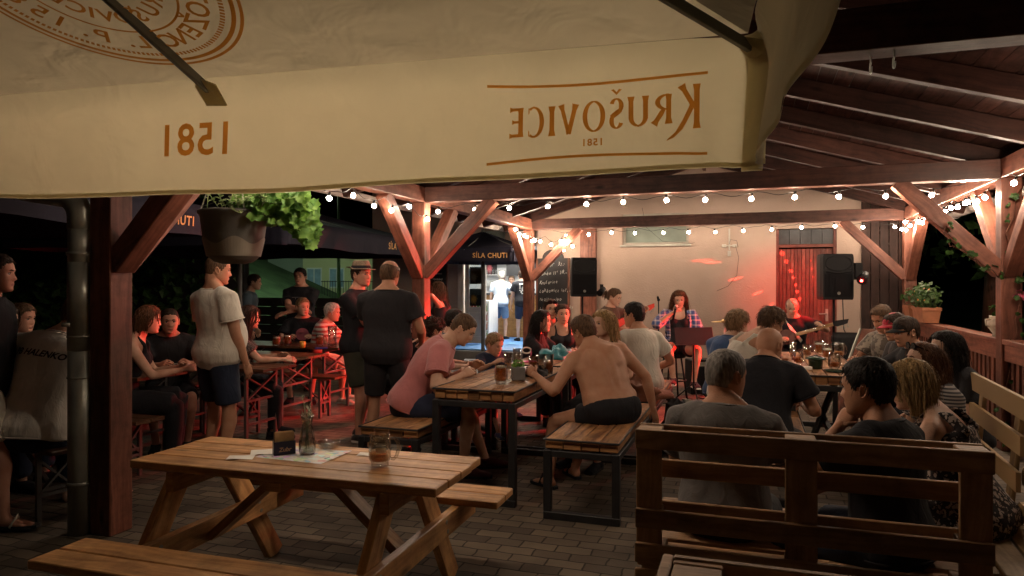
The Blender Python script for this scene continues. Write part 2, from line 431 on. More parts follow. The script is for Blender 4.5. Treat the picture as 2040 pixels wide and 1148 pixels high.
M['soil'] = plain('dark_soil', (.035, .025, .018), .95, 0, .3, 60, .6, 80)
M['leaf'] = leafmat('geranium_leaf', (.19, .36, .065), (.07, .18, .035))
M['leafmid'] = leafmat('box_geranium_leaf', (.10, .17, .055), (.04, .085, .025))
M['leafpale'] = leafmat('variegated_leaf', (.55, .62, .36), (.22, .36, .12))
M['leafdark'] = leafmat('ivy_leaf', (.06, .13, .03), (.025, .06, .015))
M['leafsucc'] = leafmat('rosemary_leaf', (.36, .38, .27), (.20, .24, .15))
M['petal'] = plain('pink_petal', (.65, .12, .22), .6, 0, .2)
M['petalorange'] = plain('orange_petal', (.8, .25, .06), .6, 0, .2)
M['board'] = plain('chalkboard', (.012, .012, .013), .7, 0, .3, 7)
M['chalk'] = plain('chalk', (.75, .74, .70), .95, 0, .1, 60)
M['navy'] = fabric_thin('navy_parasol_cloth', (.022, .022, .036), .06)
M['navyprint'] = plain('gold_letter_print', (.72, .40, .14), .7, 0, .08)
M['darkfence'] = plain('black_stained_boards', (.018, .015, .013), .8, 0, .3, 6)
M['wire'] = plain('black_cable', (.012, .012, .012), .5)
M['bulb'] = glow('warm_bulb_glass', (1.0, .78, .58), 390)
M['bulbdim'] = glow('warm_bulb_glass_dim', (1.0, .79, .60), 215)
M['bulbleft'] = glow('warm_bulb_glass_left', (1.0, .78, .58), 210)
M['redled'] = glow('red_lamp_lens', (1.0, .05, .04), 30)
M['ink'] = plain('black_print', (.02, .02, .022), .8)
M['navyplastic'] = plain('navy_plastic', (.012, .016, .055), .4)
M['coaster'] = plain('beer_mat_card', (.55, .38, .2), .9, 0, .2, 30)
M['orange'] = plain('orange_candle_cup', (.75, .33, .05), .4)
M['slate'] = plain('grey_slate', (.16, .15, .14), .7)
M['bluemat'] = plain('blue_floor_mat', (.06, .19, .42), .6, 0, .15, 20)
M['umbrella_pole'] = plain('grey_painted_pole', (.14, .14, .13), .5)

# ---------------------------------------------------------------- world and camera
w = bpy.data.worlds.new('World'); scene.world = w; w.use_nodes = True
WN, WL = w.node_tree.nodes, w.node_tree.links
sky = WN.new('ShaderNodeTexSky'); sky.sky_type = 'NISHITA'; sky.sun_disc = False
sky.sun_elevation = R(-4.0); sky.sun_rotation = R(200)
WL.new(sky.outputs['Color'], WN['Background'].inputs['Color'])
WN['Background'].inputs['Strength'].default_value = .05

cd = bpy.data.cameras.new('camera'); cam = bpy.data.objects.new('camera', cd); col.objects.link(cam)
cam.location = (0, 0, CAM_H); cam.rotation_euler = (R(90), 0, 0)
cd.sensor_width = 36; cd.lens = 36 * FPX / 2040; cd.shift_y = -6 / 2040
cd.clip_start = .02; cd.clip_end = 500
scene.camera = cam
scene.view_settings.view_transform = 'Standard'; scene.view_settings.look = 'None'
scene.view_settings.exposure = 0.52; scene.view_settings.gamma = 1
cy = scene.cycles
cy.use_denoising = True
cy.max_bounces = 7; cy.diffuse_bounces = 3; cy.glossy_bounces = 3; cy.transmission_bounces = 7; cy.transparent_max_bounces = 8
cy.caustics_reflective = False; cy.caustics_refractive = False
cy.sample_clamp_indirect = 4.0; cy.sample_clamp_direct = 0.0
# ================================================================ ground
def paving_mat():
    m, N, L, B = mat('block_paving')
    tc = N.new('ShaderNodeTexCoord')
    mp = N.new('ShaderNodeMapping'); mp.inputs['Rotation'].default_value = (0, 0, PHI); L.new(tc.outputs['Object'], mp.inputs['Vector'])
    nz = N.new('ShaderNodeTexNoise'); nz.inputs['Scale'].default_value = 9; L.new(mp.outputs['Vector'], nz.inputs['Vector'])
    ma = N.new('ShaderNodeVectorMath'); ma.operation = 'MULTIPLY_ADD'; ma.inputs[1].default_value = (.03, .03, 0); L.new(nz.outputs['Color'], ma.inputs[0]); L.new(mp.outputs['Vector'], ma.inputs[2])
    b = N.new('ShaderNodeTexBrick'); b.inputs['Scale'].default_value = 1.0
    b.inputs['Brick Width'].default_value = .21; b.inputs['Row Height'].default_value = .105; b.inputs['Mortar Size'].default_value = .006; b.inputs['Mortar Smooth'].default_value = .4
    b.inputs['Color1'].default_value = rgb((.21, .165, .12)); b.inputs['Color2'].default_value = rgb((.095, .076, .058)); b.inputs['Mortar'].default_value = rgb((.035, .028, .022))
    b.inputs['Bias'].default_value = 0.0; b.offset = .5
    L.new(ma.outputs[0], b.inputs['Vector'])
    n2 = N.new('ShaderNodeTexNoise'); n2.inputs['Scale'].default_value = 1.6; n2.inputs['Detail'].default_value = 7; L.new(tc.outputs['Object'], n2.inputs['Vector'])
    mr = N.new('ShaderNodeMapRange'); mr.inputs['From Min'].default_value = .3; mr.inputs['From Max'].default_value = .7; mr.inputs['To Min'].default_value = .42; mr.inputs['To Max'].default_value = 1.2
    L.new(n2.outputs['Fac'], mr.inputs['Value'])
    mx = N.new('ShaderNodeMix'); mx.data_type = 'RGBA'; mx.blend_type = 'MULTIPLY'; mx.inputs[0].default_value = 1
    L.new(b.outputs['Color'], mx.inputs[6]); L.new(mr.outputs['Result'], mx.inputs[7]); L.new(mx.outputs[2], B.inputs['Base Color'])
    B.inputs['Roughness'].default_value = .75; B.inputs['Specular IOR Level'].default_value = .3
    n3 = N.new('ShaderNodeTexNoise'); n3.inputs['Scale'].default_value = 120; L.new(tc.outputs['Object'], n3.inputs['Vector'])
    bp = N.new('ShaderNodeBump'); bp.inputs['Strength'].default_value = .7; bp.inputs['Distance'].default_value = .006; bp.invert = True
    L.new(b.outputs['Fac'], bp.inputs['Height'])
    bq = N.new('ShaderNodeBump'); bq.inputs['Strength'].default_value = .25; bq.inputs['Distance'].default_value = .004
    L.new(n3.outputs['Fac'], bq.inputs['Height']); L.new(bp.outputs['Normal'], bq.inputs['Normal']); L.new(bq.outputs['Normal'], B.inputs['Normal'])
    return m
M['paving'] = paving_mat(); M['darkboard'] = wood('dark_side_boards', (.05, .022, .016), (.03, .014, .01), .7)
M['earth'] = plain('dark_verge', (.05, .055, .03), .95, 0, .4, 1.2, .4, 20)
M['lawn'] = plain('lawn_grass', (.045, .075, .028), .95, 0, .45, .9, .6, 25, c2=(.025, .045, .016))
M['plaster'] = plain('cream_plaster', (.41, .305, .245), .9, 0, .09, 1.6, .35, 45)
M['plaster_far'] = plain('yellow_render', (.62, .60, .34), .9, 0, .06, 1)
M['plaster_grey'] = plain('grey_green_render', (.26, .30, .24), .9, 0, .06, 1)
M['roomwhite'] = plain('white_room_wall', (.75, .76, .76), .8, 0, .04, 2)
M['tile'] = plain('far_window_glass', (.30, .42, .55), .15, 0, .2, 3)
M['roofsheet'] = plain('roof_sheet', (.06, .05, .05), .8)

mb = MB(); mb.poly([(-120, -40, -.012), (120, -40, -.012), (120, 200, -.012), (-120, 200, -.012)])
tag(mb.build('ground', M['earth']), kind='structure')
mb = MB(); mb.poly([(-11, -8, 0), (14, -8, 0), (14, 15.2, 0), (-11, 15.2, 0)])
tag(mb.build('paving', M['paving']), kind='structure')

# ================================================================ timber pavilion
pav = empty('timber_pavilion', P1, -PHI, 'red brown timber pavilion with open rafters, knee braces and plank roof, hung with bulbs', 'pavilion')
S = .165; ZB = 2.50; HB = .18
def post(a, b):
    m_ = MB(); m_.box((a, b, ZB / 2), (S, S, ZB)); m_.build('post', M['beam'], pav, .006)
for a, b in ((0, 0), (0, BAY), (0, 2 * BAY), (PW, 0), (PW, BAY), (PW, 2 * BAY)): post(a, b)
for a in (0, PW):
    m_ = MB(); m_.bar((a, -.75, ZB + HB / 2), (a, 2 * BAY + .3, ZB + HB / 2), .16, HB); m_.build('wall_plate', M['beam'], pav, .006)
for b in (0, BAY, 2 * BAY):
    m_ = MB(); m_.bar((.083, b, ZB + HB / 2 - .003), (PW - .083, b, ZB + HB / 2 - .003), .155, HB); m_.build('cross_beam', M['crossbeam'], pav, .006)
def brace(a, b, da, db, L=.86):
    m_ = MB(); s = S / 2 - .02
    m_.bar((a + da * s, b + db * s, ZB - L), (a + da * (L + s), b + db * (L + s), ZB + .01), .135, .135, up=(da, db, .9))
    m_.build('brace', M['beam'], pav, .005)
for a, b in ((0, 0), (0, BAY), (0, 2 * BAY), (PW, 0), (PW, BAY), (PW, 2 * BAY)):
    brace(a, b, 1 if a == 0 else -1, 0)
    if b > 0: brace(a, b, 0, -1)
    if b < 2 * BAY: brace(a, b, 0, 1)
TP = math.tan(R(16.6)); RB = 2.60
def rz_(a): return RB + (PW / 2 - abs(a - PW / 2)) * TP
RIDGE = rz_(PW / 2)
OVER = .45
rb = [-.72, .15, 1.2, 2.28, 3.32, 4.38, 5.42, 6.46, 7.5, 8.54]
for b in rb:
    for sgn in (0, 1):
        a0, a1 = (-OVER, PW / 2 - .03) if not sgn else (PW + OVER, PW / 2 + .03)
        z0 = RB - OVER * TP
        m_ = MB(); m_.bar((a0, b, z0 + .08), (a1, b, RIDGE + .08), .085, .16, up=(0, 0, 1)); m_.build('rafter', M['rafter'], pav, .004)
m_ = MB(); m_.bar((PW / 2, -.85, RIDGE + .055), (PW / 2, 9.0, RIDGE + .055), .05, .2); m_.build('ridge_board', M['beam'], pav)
# plank lining on the rafters: narrow boards running the length of the roof
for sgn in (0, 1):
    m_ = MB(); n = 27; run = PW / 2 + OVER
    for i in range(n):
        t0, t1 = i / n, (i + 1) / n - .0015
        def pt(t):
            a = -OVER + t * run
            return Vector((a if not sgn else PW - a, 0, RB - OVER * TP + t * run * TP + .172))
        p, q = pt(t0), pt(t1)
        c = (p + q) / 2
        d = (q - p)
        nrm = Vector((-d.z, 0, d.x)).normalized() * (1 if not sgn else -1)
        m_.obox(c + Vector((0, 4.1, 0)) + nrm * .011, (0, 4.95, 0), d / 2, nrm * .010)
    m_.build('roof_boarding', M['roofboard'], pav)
    m_ = MB()
    p0, p1 = Vector((-OVER - .05, 0, RB - (OVER + .05) * TP + .22)), Vector((PW / 2, 0, RIDGE + .21))
    if sgn: p0.x = PW - p0.x
    d = p1 - p0; nrm = Vector((-d.z, 0, d.x)).normalized() * (1 if not sgn else -1)
    m_.obox((p0 + p1) / 2 + Vector((0, 4.1, 0)), (0, 5.0, 0), d / 2, nrm * .012); m_.build('roof_covering', M['roofsheet'], pav)
# gutters along both eaves
for sgn in (0, 1):
    a = -OVER - .10 if not sgn else PW + OVER + .10
    m_ = MB(); zc = RB - OVER * TP + .10
    prof = [(math.cos(t) * .075, math.sin(t) * .075) for t in [PI + PI * i / 10 for i in range(11)]]
    def gut(u, v):
        i = v * 10; k = min(int(i), 9); f = i - k
        x = prof[k][0] * (1 - f) + prof[k + 1][0] * f; z = prof[k][1] * (1 - f) + prof[k + 1][1] * f
        return (a + x, -.8 + u * 9.8, zc + z)
    m_.grid(gut, 2, 10)
    g = m_.build('gutter', M['gutter'], pav)
    so = g.modifiers.new('thickness', 'SOLIDIFY'); so.thickness = .004
    for b in (0.6, 2.6, 4.6, 6.6, 8.4):
        m_ = MB()
        m_.tube([(a + math.cos(t) * .083, b, zc + math.sin(t) * .083) for t in [PI + PI * i / 8 for i in range(9)]], .008, 6)
        m_.build('gutter_bracket', M['gutter'], pav)
# hooks under the near cross beam
def hook(a, b):
    m_ = MB(); z = ZB
    m_.tube([(a, b, z + .01), (a, b, z - .03)] + [(a, b + .022 * math.sin(t), z - .055 + .022 * math.cos(t)) for t in [PI * .15 * i for i in range(11)]], .004, 6)
    m_.build('hook', M['zinc'], pav)
hook(4.22, .02); hook(4.30, -.03)

# downpipe clipped to the near left post
dp = empty('rain_downpipe', at(160, 1062, 2128 / 494), 0, 'round grey zinc rain downpipe with elbow and clamps beside the near left post', 'downpipe')
m_ = MB(); r = .068
m_.tube([(0, 0, .0), (0, 0, 1.2)], r, 20); m_.tube([(0, 0, 1.12), (0, 0, 1.66)], r * 1.04, 20); m_.tube([(0, 0, 1.62), (0, 0, 1.9)], r * 1.0, 20)
m_.build('pipe', M['zinc'], dp)
m_ = MB()
m_.tube([(0, 0, 1.86)] + [(-.12 + .12 * math.cos(t), 0, 1.93 + .14 * math.sin(t)) for t in [PI / 2 * i / 7 for i in range(8)]] + [(-.42, .10, 2.12), (-.60, .16, 2.17)], r * 1.05, 20)
m_.build('elbow', M['zinc'], dp)
for z in (.30, 1.70):
    m_ = MB(); m_.tube([(0, 0, z), (0, 0, z + .022)], r * 1.12, 20); m_.box((r * 1.1 + .02, 0, z + .011), (.05, .03, .03)); m_.tube([(r * 1.1, 0, z + .011), (.17, .03, z + .011)], .008, 8)
    m_.build('clamp', M['zinc'], dp)
for z in (1.2, .95):
    m_ = MB(); m_.tube([(0, 0, z), (0, 0, z + .012)], r * 1.08, 20); m_.build('joint_ring', M['zinc'], dp)
m_ = MB(); m_.tube([(-.02, -.07, 1.28), (-.06, -.085, 1.282)], .012, 8); m_.build('nozzle', M['zinc'], dp)

# ================================================================ string lights
bulb_me = sock_me = None; dim_me = None; DIM = False
def bulb(parent, p, lean):
    global bulb_me, sock_me, dim_me
    if bulb_me is None:
        b_ = MB(); b_.ball((0, 0, -.055), .0225, 14); o = b_.build('bulb', M['bulb']); bulb_me = o.data
        s_ = MB(); s_.tube([(0, 0, 0), (0, 0, -.036)], [.0125, .0145], 10); q = s_.build('socket', M['wire']); sock_me = q.data
    else:
        if DIM and dim_me is None: dim_me = bulb_me.copy(); dim_me.materials[0] = M['bulbdim']
        o = bpy.data.objects.new('bulb', dim_me if DIM else bulb_me); col.objects.link(o)
        q = bpy.data.objects.new('socket', sock_me); col.objects.link(q)
    o.parent = parent; o.location = p; o.rotation_euler = (lean[0], lean[1], 0)
    q.parent = o
def string(label, pts, spacing, sag=.05, start=.15, jig=.02, drop=.0):
    """festoon cable through the anchor points, a bulb every 'spacing' metres"""
    st = empty('string_lights', PV(*pts[0]), 0, label, 'string lights', 'bulb strings under the pavilion roof')
    o0 = PV(*pts[0]); W_ = [PV(*p) - o0 for p in pts]
    path = []
    for p, q in zip(W_[:-1], W_[1:]):
        n = max(2, int((q - p).length / .05))
        for i in range(n):
            t = i / n
            path.append(p.lerp(q, t) + Vector((0, 0, -sag * 4 * t * (1 - t))) + Vector((0, 0, .008 * math.sin(23 * t * n * .05))))
    path.append(W_[-1])
    m_ = MB(); m_.tube(path, .0035, 5); m_.build('cable', M['wire'], st)
    acc = spacing - start; tot = 0
    for p, q in zip(path[:-1], path[1:]):
        acc += (q - p).length
        if acc >= spacing:
            acc = rng.uniform(-jig, jig) * 2
            bulb(st, q + Vector((0, 0, -.005)), (rng.uniform(-.35, .35), rng.uniform(-.35, .35)))
    return st
zb = ZB - .012
fr = [(.12 + i * .46, BAY + .03, zb - rng.uniform(0, .02)) for i in range(13)]
string('row of warm bulbs under the middle cross beam, in front of the stage', fr, .415, .035, .1)
DIM = True; bk = [(.45 + i * .5, 2 * BAY - .02, zb - rng.uniform(0, .02)) for i in range(12)]
string('row of warm bulbs under the rear cross beam close to the house wall', bk, .42, .04, .25); DIM = False
DIM = True
string('warm bulbs under the left eave beam above the hanging planter', [(.11, .9, zb), (.12, 1.5, zb - .02), (.06, 2.0, zb - .05), (.1, 2.6, zb - .03), (.11, 3.2, zb - .05), (.1, 3.8, zb - .03), (.13, BAY - .12, zb - .14)], .36, .07, .2)
DIM = False
string('bulbs looped loosely down the far left post beside the chalkboard', [(.12, 7.4, zb), (.16, 8.0, zb - .10), (.2, 8.42, zb - .14), (.34, 8.46, zb - .12), (.5, 8.5, zb - .22), (.68, 8.45, zb - .10), (.78, 8.6, zb - .24), (.62, 8.62, zb - .3)], .16, .03, .05)
string('bulbs looped around the far right post top above the flower box', [(PW - .14, 8.36, zb - .02), (PW - .12, 8.2, zb - .12), (PW - .2, 7.9, zb - .02), (PW - .12, 7.4, zb - .06), (PW - .12, 6.9, zb)], .2, .05, .03)
string('bulbs bunched under the right eave beam near the ivy', [(PW - .12, 6.4, zb), (PW - .14, 5.6, zb - .03), (PW - .12, 5.2, zb - .05), (PW - .16, 4.9, zb - .03), (PW - .12, BAY + .12, zb - .05)], .23, .05, .35)
string('warm bulbs assumed under the right eave beam over the pale pallet bench', [(PW - .12, 3.9, zb), (PW - .12, 2.9, zb), (PW - .12, 1.9, zb), (PW - .12, .9, zb)], .42, .06, .2)  # assumed bulbs outside the view, for the light on the right rafters
string('warm bulbs assumed under the near cross beam, hidden behind the cream parasol', [(.75 + i * .46, .02, zb) for i in range(6)], .36, .05, .1)  # assumed bulbs, unseen, for the light on the parasol and picnic table

# ================================================================ pub building
def a_of(u, b):
    k = (u - 1020) / FPX
    ox, oy = P1.x + b * E2.x, P1.y + b * E2.y
    return (k * oy - ox) / (E1.x - k * E1.y)
def z_of(v, a, b): return CAM_H - (v - 568) * PV(a, b).y / FPX
BW, BF = 9.10, 10.35              # b of the stage wall and of the shop front
pub = empty('pub_building', P1, -PHI, 'cream rendered pub building with red door, narrow high window and lit shop doorway', 'building')
aL, aR = a_of(1070, BW), a_of(1716, BW)
d0, d1 = a_of(1546, BW), a_of(1667, BW)
dz = z_of(492, (d0 + d1) / 2, BW); tz = z_of(455, (d0 + d1) / 2, BW)
w0, w1 = a_of(1240, BW), a_of(1372, BW)
wz1, wz0 = z_of(425, (w0 + w1) / 2, BW), z_of(487, (w0 + w1) / 2, BW)
def wall_with_holes(mb, a0, a1, z1, b, th, holes, top=None):
    """wall in the plane b, front face at b, with rectangular holes (a0,a1,z0,z1)"""
    xs = sorted({a0, a1, *[h[0] for h in holes], *[h[1] for h in holes]}); zs = sorted({0.0, z1, *[h[2] for h in holes], *[h[3] for h in holes]})
    for x0, x1 in zip(xs[:-1], xs[1:]):
        for z0, zz in zip(zs[:-1], zs[1:]):
            cx, cz = (x0 + x1) / 2, (z0 + zz) / 2
            if any(h[0] < cx < h[1] and h[2] < cz < h[3] for h in holes): continue
            mb.poly([(x0, b, z0), (x1, b, z0), (x1, b, zz), (x0, b, zz)])
    for h in holes:
        for p, q in (((h[0], h[2]), (h[0], h[3])), ((h[0], h[3]), (h[1], h[3])), ((h[1], h[3]), (h[1], h[2])), ((h[1], h[2]), (h[0], h[2]))):
            mb.poly([(p[0], b, p[1]), (q[0], b, q[1]), (q[0], b + th, q[1]), (p[0], b + th, p[1])])
m_ = MB(); wall_with_holes(m_, aL, aR, 3.95, BW, .2, [(d0, d1, 0, tz), (w0, w1, wz0, wz1)])
m_.poly([(aL, BW, 0), (aL, BW, 3.95), (aL, BF + .1, 3.95), (aL, BF + .1, 0)])
m_.poly([(aR, BW, 0), (aR, BW + 4, 0), (aR, BW + 4, 3.95), (aR, BW, 3.95)])
m_.build('stage_wall', M['plaster'], pub)
# window
fr_ = MB()
for p, q in (((w0, wz0), (w1, wz0)), ((w0, wz1), (w1, wz1))): fr_.box(((w0 + w1) / 2, BW + .09, p[1] + (.02 if p[1] == wz0 else -.02)), (w1 - w0 - .002, .06, .04))
for x in (w0 + .025, w1 - .025): fr_.box((x, BW + .088, (wz0 + wz1) / 2), (.046, .056, wz1 - wz0 - .083))
win = fr_.build('window', plain('window_frame_beige', (.34, .31, .26), .6), pub, .003)
pn = MB(); pn.box(((w0 + w1) / 2, BW + .12, (wz0 + wz1) / 2), (w1 - w0 - .05, .006, wz1 - wz0 - .05)); pn.build('pane', plain('dull_window_film', (.20, .24, .20), .6, 0, .2, 3), win)
sl = MB(); sl.box(((w0 + w1) / 2, BW - .01, wz0 - .02), (w1 - w0 + .08, .07, .03)); sl.build('sill', M['zinc'], win, .002)
# red plank door with dark glass above
n = 14; dm = MB(); wd = (d1 - d0 - .10) / n
for i in range(n): dm.box((d0 + .05 + wd * (i + .5), BW + .10, dz / 2), (wd - .004, .03, dz - .05))
door = dm.build('door', M['door'], pub, .003)
hd = MB(); hd.tube([(d1 - .14, BW + .05, 1.05), (d1 - .14, BW + .04, 1.05), (d1 - .26, BW + .04, 1.05)], .01, 8); hd.box((d1 - .14, BW + .083, 1.03), (.04, .006, .2)); hd.build('handle', M['zinc'], door)
df = MB(); df.box((d0 + .022, BW + .08, tz / 2), (.044, .12, tz)); df.box((d1 - .022, BW + .08, tz / 2), (.044, .12, tz)); df.box(((d0 + d1) / 2, BW + .08, dz + .02), (d1 - d0 - .09, .11, .05)); df.build('door_frame', M['door'], pub, .003)
tr = MB()
for i in range(5): tr.box((d0 + .045 + (d1 - d0 - .09) * (i + .5) / 5, BW + .09, (dz + tz) / 2 + .02), ((d1 - d0 - .09) / 5 - .006, .02, tz - dz - .06))
tr.build('transom_panel', M['steel'], pub)
# wooden half column, plug sockets and cables on the wall
c0, c1 = a_of(1158, BW), a_of(1189, BW)
cm = MB(); cm.box(((c0 + c1) / 2, BW - .052, 1.3), (c1 - c0, .10, 2.6)); cm.build('wall_column', M['beam'], pub, .006)
sx, sz = a_of(1453, BW), z_of(490, a_of(1453, BW), BW)
ss = MB(); ss.box((sx, BW - .012, sz + .11), (.026, .02, .36)); ss.box((sx - .085, BW - .022, sz), (.07, .04, .05)); ss.box((sx + .085, BW - .022, sz), (.07, .04, .05)); ss.box((sx, BW - .024, sz - .13), (.055, .04, .09)); ss.box((sx, BW - .008, sz), (.11, .012, .02)); ss.build('socket_strip', plain('grey_socket_plastic', (.45, .42, .37), .5), pub, .004)
cb = MB()
cb.tube([(sx + .1, BW - .06, sz), (sx + .15, BW - .03, sz - .2), (sx + .12, BW - .02, sz - .5), (sx - .02, BW - .015, sz - .68), (sx - .2, BW - .015, sz - .76)], .0035, 6)
cb.tube([(sx, BW - .06, sz + .02), (sx + .02, BW - .08, sz + .1), (sx + .12, BW - .07, sz + .08), (sx + .14, BW - .05, sz - .02)], .0035, 6)
cb.tube([(w0 + .35, BW - .02, wz1 + .1), (w0 + .42, BW - .02, wz0 + .3), (w0 + .7, BW - .02, wz0 + .05), (w0 + 1.2, BW - .02, wz0 - .0), (w1 + .1, BW - .02, wz0 + .02)], .003, 6)
cb.build('wall_cable', M['wire'], pub)
# dark side boarding right of the wall
sb = MB()
for i in range(5): sb.box((aR + .06 + i * .13, BW - .05, 1.5), (.122, .025, 3.0))
sb.build('side_boarding', M['darkboard'], pub, .003)

# shop front with open glazed door
FZ = .28                                                      # shop floor
fL = a_of(742, BF); o0, o1 = a_of(912, BF), aL + .02
u0, u1 = a_of(962, BF), a_of(1006, BF); uz0, uz1 = z_of(479, u0, BF), z_of(463, u0, BF)
otop = 2.32
m_ = MB(); wall_with_holes(m_, fL, o1 + .01, 3.95, BF, .18, [(o0, o1, FZ, otop), (u0, u1, uz0 + .02, uz1 + .03)])
m_.poly([(fL, BF, 0), (fL, BF, 3.95), (fL, BF + 5, 3.95), (fL, BF + 5, 0)])
m_.build('shop_wall', M['plaster'], pub)
fw = MB(); fw.box(((u0 + u1) / 2, BF + .1, (uz0 + uz1) / 2 + .025), (u1 - u0, .02, uz1 - uz0)); fw.build('upper_window', M['pane'], pub)
# room behind the door
rm = MB(); x0, x1, y0, y1 = o0 - .9, o1 + 1.6, BF + .18, BF + 3.6
rm.poly([(x0, y1, 0), (x1, y1, 0), (x1, y1, 2.9), (x0, y1, 2.9)]); rm.poly([(x0, y0, 0), (x0, y1, 0), (x0, y1, 2.9), (x0, y0, 2.9)])
rm.poly([(x1, y0, 0), (x1, y1, 0), (x1, y1, 2.9), (x1, y0, 2.9)]); rm.poly([(x0, y0, 2.9), (x1, y0, 2.9), (x1, y1, 2.9), (x0, y1, 2.9)])
rm.poly([(x0, y0, 0), (o0, y0, 0), (o0, y0, 2.9), (x0, y0, 2.9)]); rm.poly([(o1, y0, 0), (x1, y0, 0), (x1, y0, 2.9), (o1, y0, 2.9)]); rm.poly([(o0, y0, otop), (o1, y0, otop), (o1, y0, 2.9), (o0, y0, 2.9)])
rm.build('room_wall', M['roomwhite'], pub)
rf = MB(); rf.box(((x0 + x1) / 2, (BF + y1) / 2, FZ / 2), (x1 - x0 - .02, y1 - BF - .01, FZ)); rf.build('room_floor', M['bluemat'], pub)
M['tube'] = glow('assumed_ceiling_lamp_panel', (1.0, .95, .87), 70)
lp = MB(); lp.box(((o0 + o1) / 2, BF + 1.2, 2.86), (1.3, .5, .04)); lp.build('assumed_ceiling_lamp', M['tube'], pub)  # assumed lamp, out of sight, added for the bright room
# door leaf: glazed above, panel below
g0, g1 = a_of(925, BF), a_of(966, BF)
dl = MB(); dy = BF + .06
zs0, zs1 = FZ + .02, otop - .02
for x, wv in ((g0 + .045, .09), (g1 - .045, .09)): dl.box((x, dy, (zs0 + zs1) / 2), (wv, .05, zs1 - zs0))
gz = FZ + .72
for z, hv in ((zs0 + .07, .14), (gz, .12), (zs1 - .05, .10)): dl.box(((g0 + g1) / 2, dy, z), (g1 - g0 - .182, .046, hv))
dl.box(((g0 + g1) / 2, dy, (zs0 + .14 + gz - .06) / 2), (g1 - g0 - .182, .026, gz - .06 - zs0 - .14))
leaf_ = dl.build('shop_door', M['doorframe'], pub, .004)
hp = MB(); hp.tube([(g1 - .05, dy - .03, 1.3), (g1 - .05, dy - .07, 1.3), (g1 - .17, dy - .07, 1.3)], .012, 8); hp.build('handle', M['blackplastic'], leaf_)
gp = MB(); gp.box(((g0 + g1) / 2, dy, (gz + .06 + zs1 - .1) / 2), (g1 - g0 - .18, .006, zs1 - .1 - gz - .06)); gp.build('pane', M['pane'], leaf_)
je = MB(); je.box((o0 + .06, BF + .05, (FZ + otop) / 2), (.118, .12, otop - FZ)); je.build('door_jamb', M['doorframe'], pub, .004)
def poster(name, label, a, z, wv, hv, y, kind):
    """framed dark photo print of food"""
    m1, N, L, B = mat('poster_print_' + kind)
    tc = N.new('ShaderNodeTexCoord'); mp = N.new('ShaderNodeMapping'); mp.inputs['Location'].default_value = (-.5, -.58, 0); L.new(tc.outputs['UV'], mp.inputs['Vector'])
    gr = N.new('ShaderNodeTexGradient'); gr.gradient_type = 'SPHERICAL'; ms = N.new('ShaderNodeVectorMath'); ms.operation = 'SCALE'; ms.inputs['Scale'].default_value = 2.6
    nz = N.new('ShaderNodeTexNoise'); nz.inputs['Scale'].default_value = 6; L.new(tc.outputs['UV'], nz.inputs['Vector'])
    ad = N.new('ShaderNodeVectorMath'); ad.operation = 'MULTIPLY_ADD'; ad.inputs[1].default_value = (.4, .4, 0); L.new(nz.outputs['Color'], ad.inputs[0]); L.new(mp.outputs['Vector'], ad.inputs[2])
    L.new(ad.outputs[0], ms.inputs[0]); L.new(ms.outputs[0], gr.inputs['Vector'])
    r = N.new('ShaderNodeValToRGB'); e = r.color_ramp.elements; e[0].position = .1; e[0].color = rgb((.015, .012, .012))
    e[1].position = .6; e[1].color = rgb({'a': (.35, .3, .28), 'b': (.75, .38, .08), 'c': (.6, .12, .14), 'd': (.5, .45, .12)}[kind])
    L.new(gr.outputs['Fac'], r.inputs['Fac']); L.new(r.outputs['Color'], B.inputs['Base Color']); B.inputs['Roughness'].default_value = .4
    t = empty(name, PV(a, y, z), -PHI, label, 'poster')
    q = MB(); q.poly([(-wv / 2, -.004, 0), (wv / 2, -.004, 0), (wv / 2, -.004, hv), (-wv / 2, -.004, hv)], 0, [(0, 0), (1, 0), (1, 1), (0, 1)]); q.build('print', m1, t)
    q = MB(); q.box((0, .006, hv / 2), (wv + .04, .016, hv + .04)); q.build('frame', M['ink'], t)
ga = (g0 + g1) / 2
poster('food_poster', 'dark burger poster, upper one behind the glass of the shop door', ga, 1.56, .24, .32, dy + .025, 'a')
poster('food_poster', 'dark poster with golden dish, lower one behind the glass of the shop door', ga, 1.10, .24, .32, dy + .025, 'b')
pb = a_of(972, y1 - .03)
poster('food_poster', 'small red poster on the white wall inside the shop', pb + .1, 1.78, .26, .45, y1 - .03, 'c')
poster('food_poster', 'yellowish poster high on the white wall inside the shop', pb + .1, 2.35, .26, .36, y1 - .03, 'd')
# bar counter, shelves with bottles
bar = empty('bar_counter', PV(a_of(972, BF + 2.4) + .75, BF + 2.4, FZ), -PHI, 'brown wood fronted bar counter with dark top inside the lit shop', 'bar counter')
q = MB(); q.box((.35, 0, .5), (2.2, .5, 1.0)); q.build('front', M['bar'], bar, .004)
q = MB(); q.box((.35, -.02, 1.025), (2.26, .6, .045)); q.build('counter_top', M['steel'], bar, .004)
sh = empty('bottle_shelf', PV(a_of(1000, y1 - .12), y1 - .02, 1.5), -PHI, 'white wall shelves with glasses behind the bar', 'shelf')
q = MB()
for k in range(5): q.box((0, -.11, k * .28), (.9, .2, .02))
q.build('shelf_board', M['white'], sh)
q = MB(); q.lathe([(.02, 0), (.026, .09), (.026, .12)], 8); g0_ = q.build('glass', M['glass'], sh)
for k in range(5):
    for i in range(11):
        g_ = g0_ if k == i == 0 else bpy.data.objects.new('glass', g0_.data)
        if g_ is not g0_: col.objects.link(g_); g_.parent = sh
        g_.location = (-.4 + i * .08 + rng.uniform(-.01, .01), -.12, k * .28 + .011)
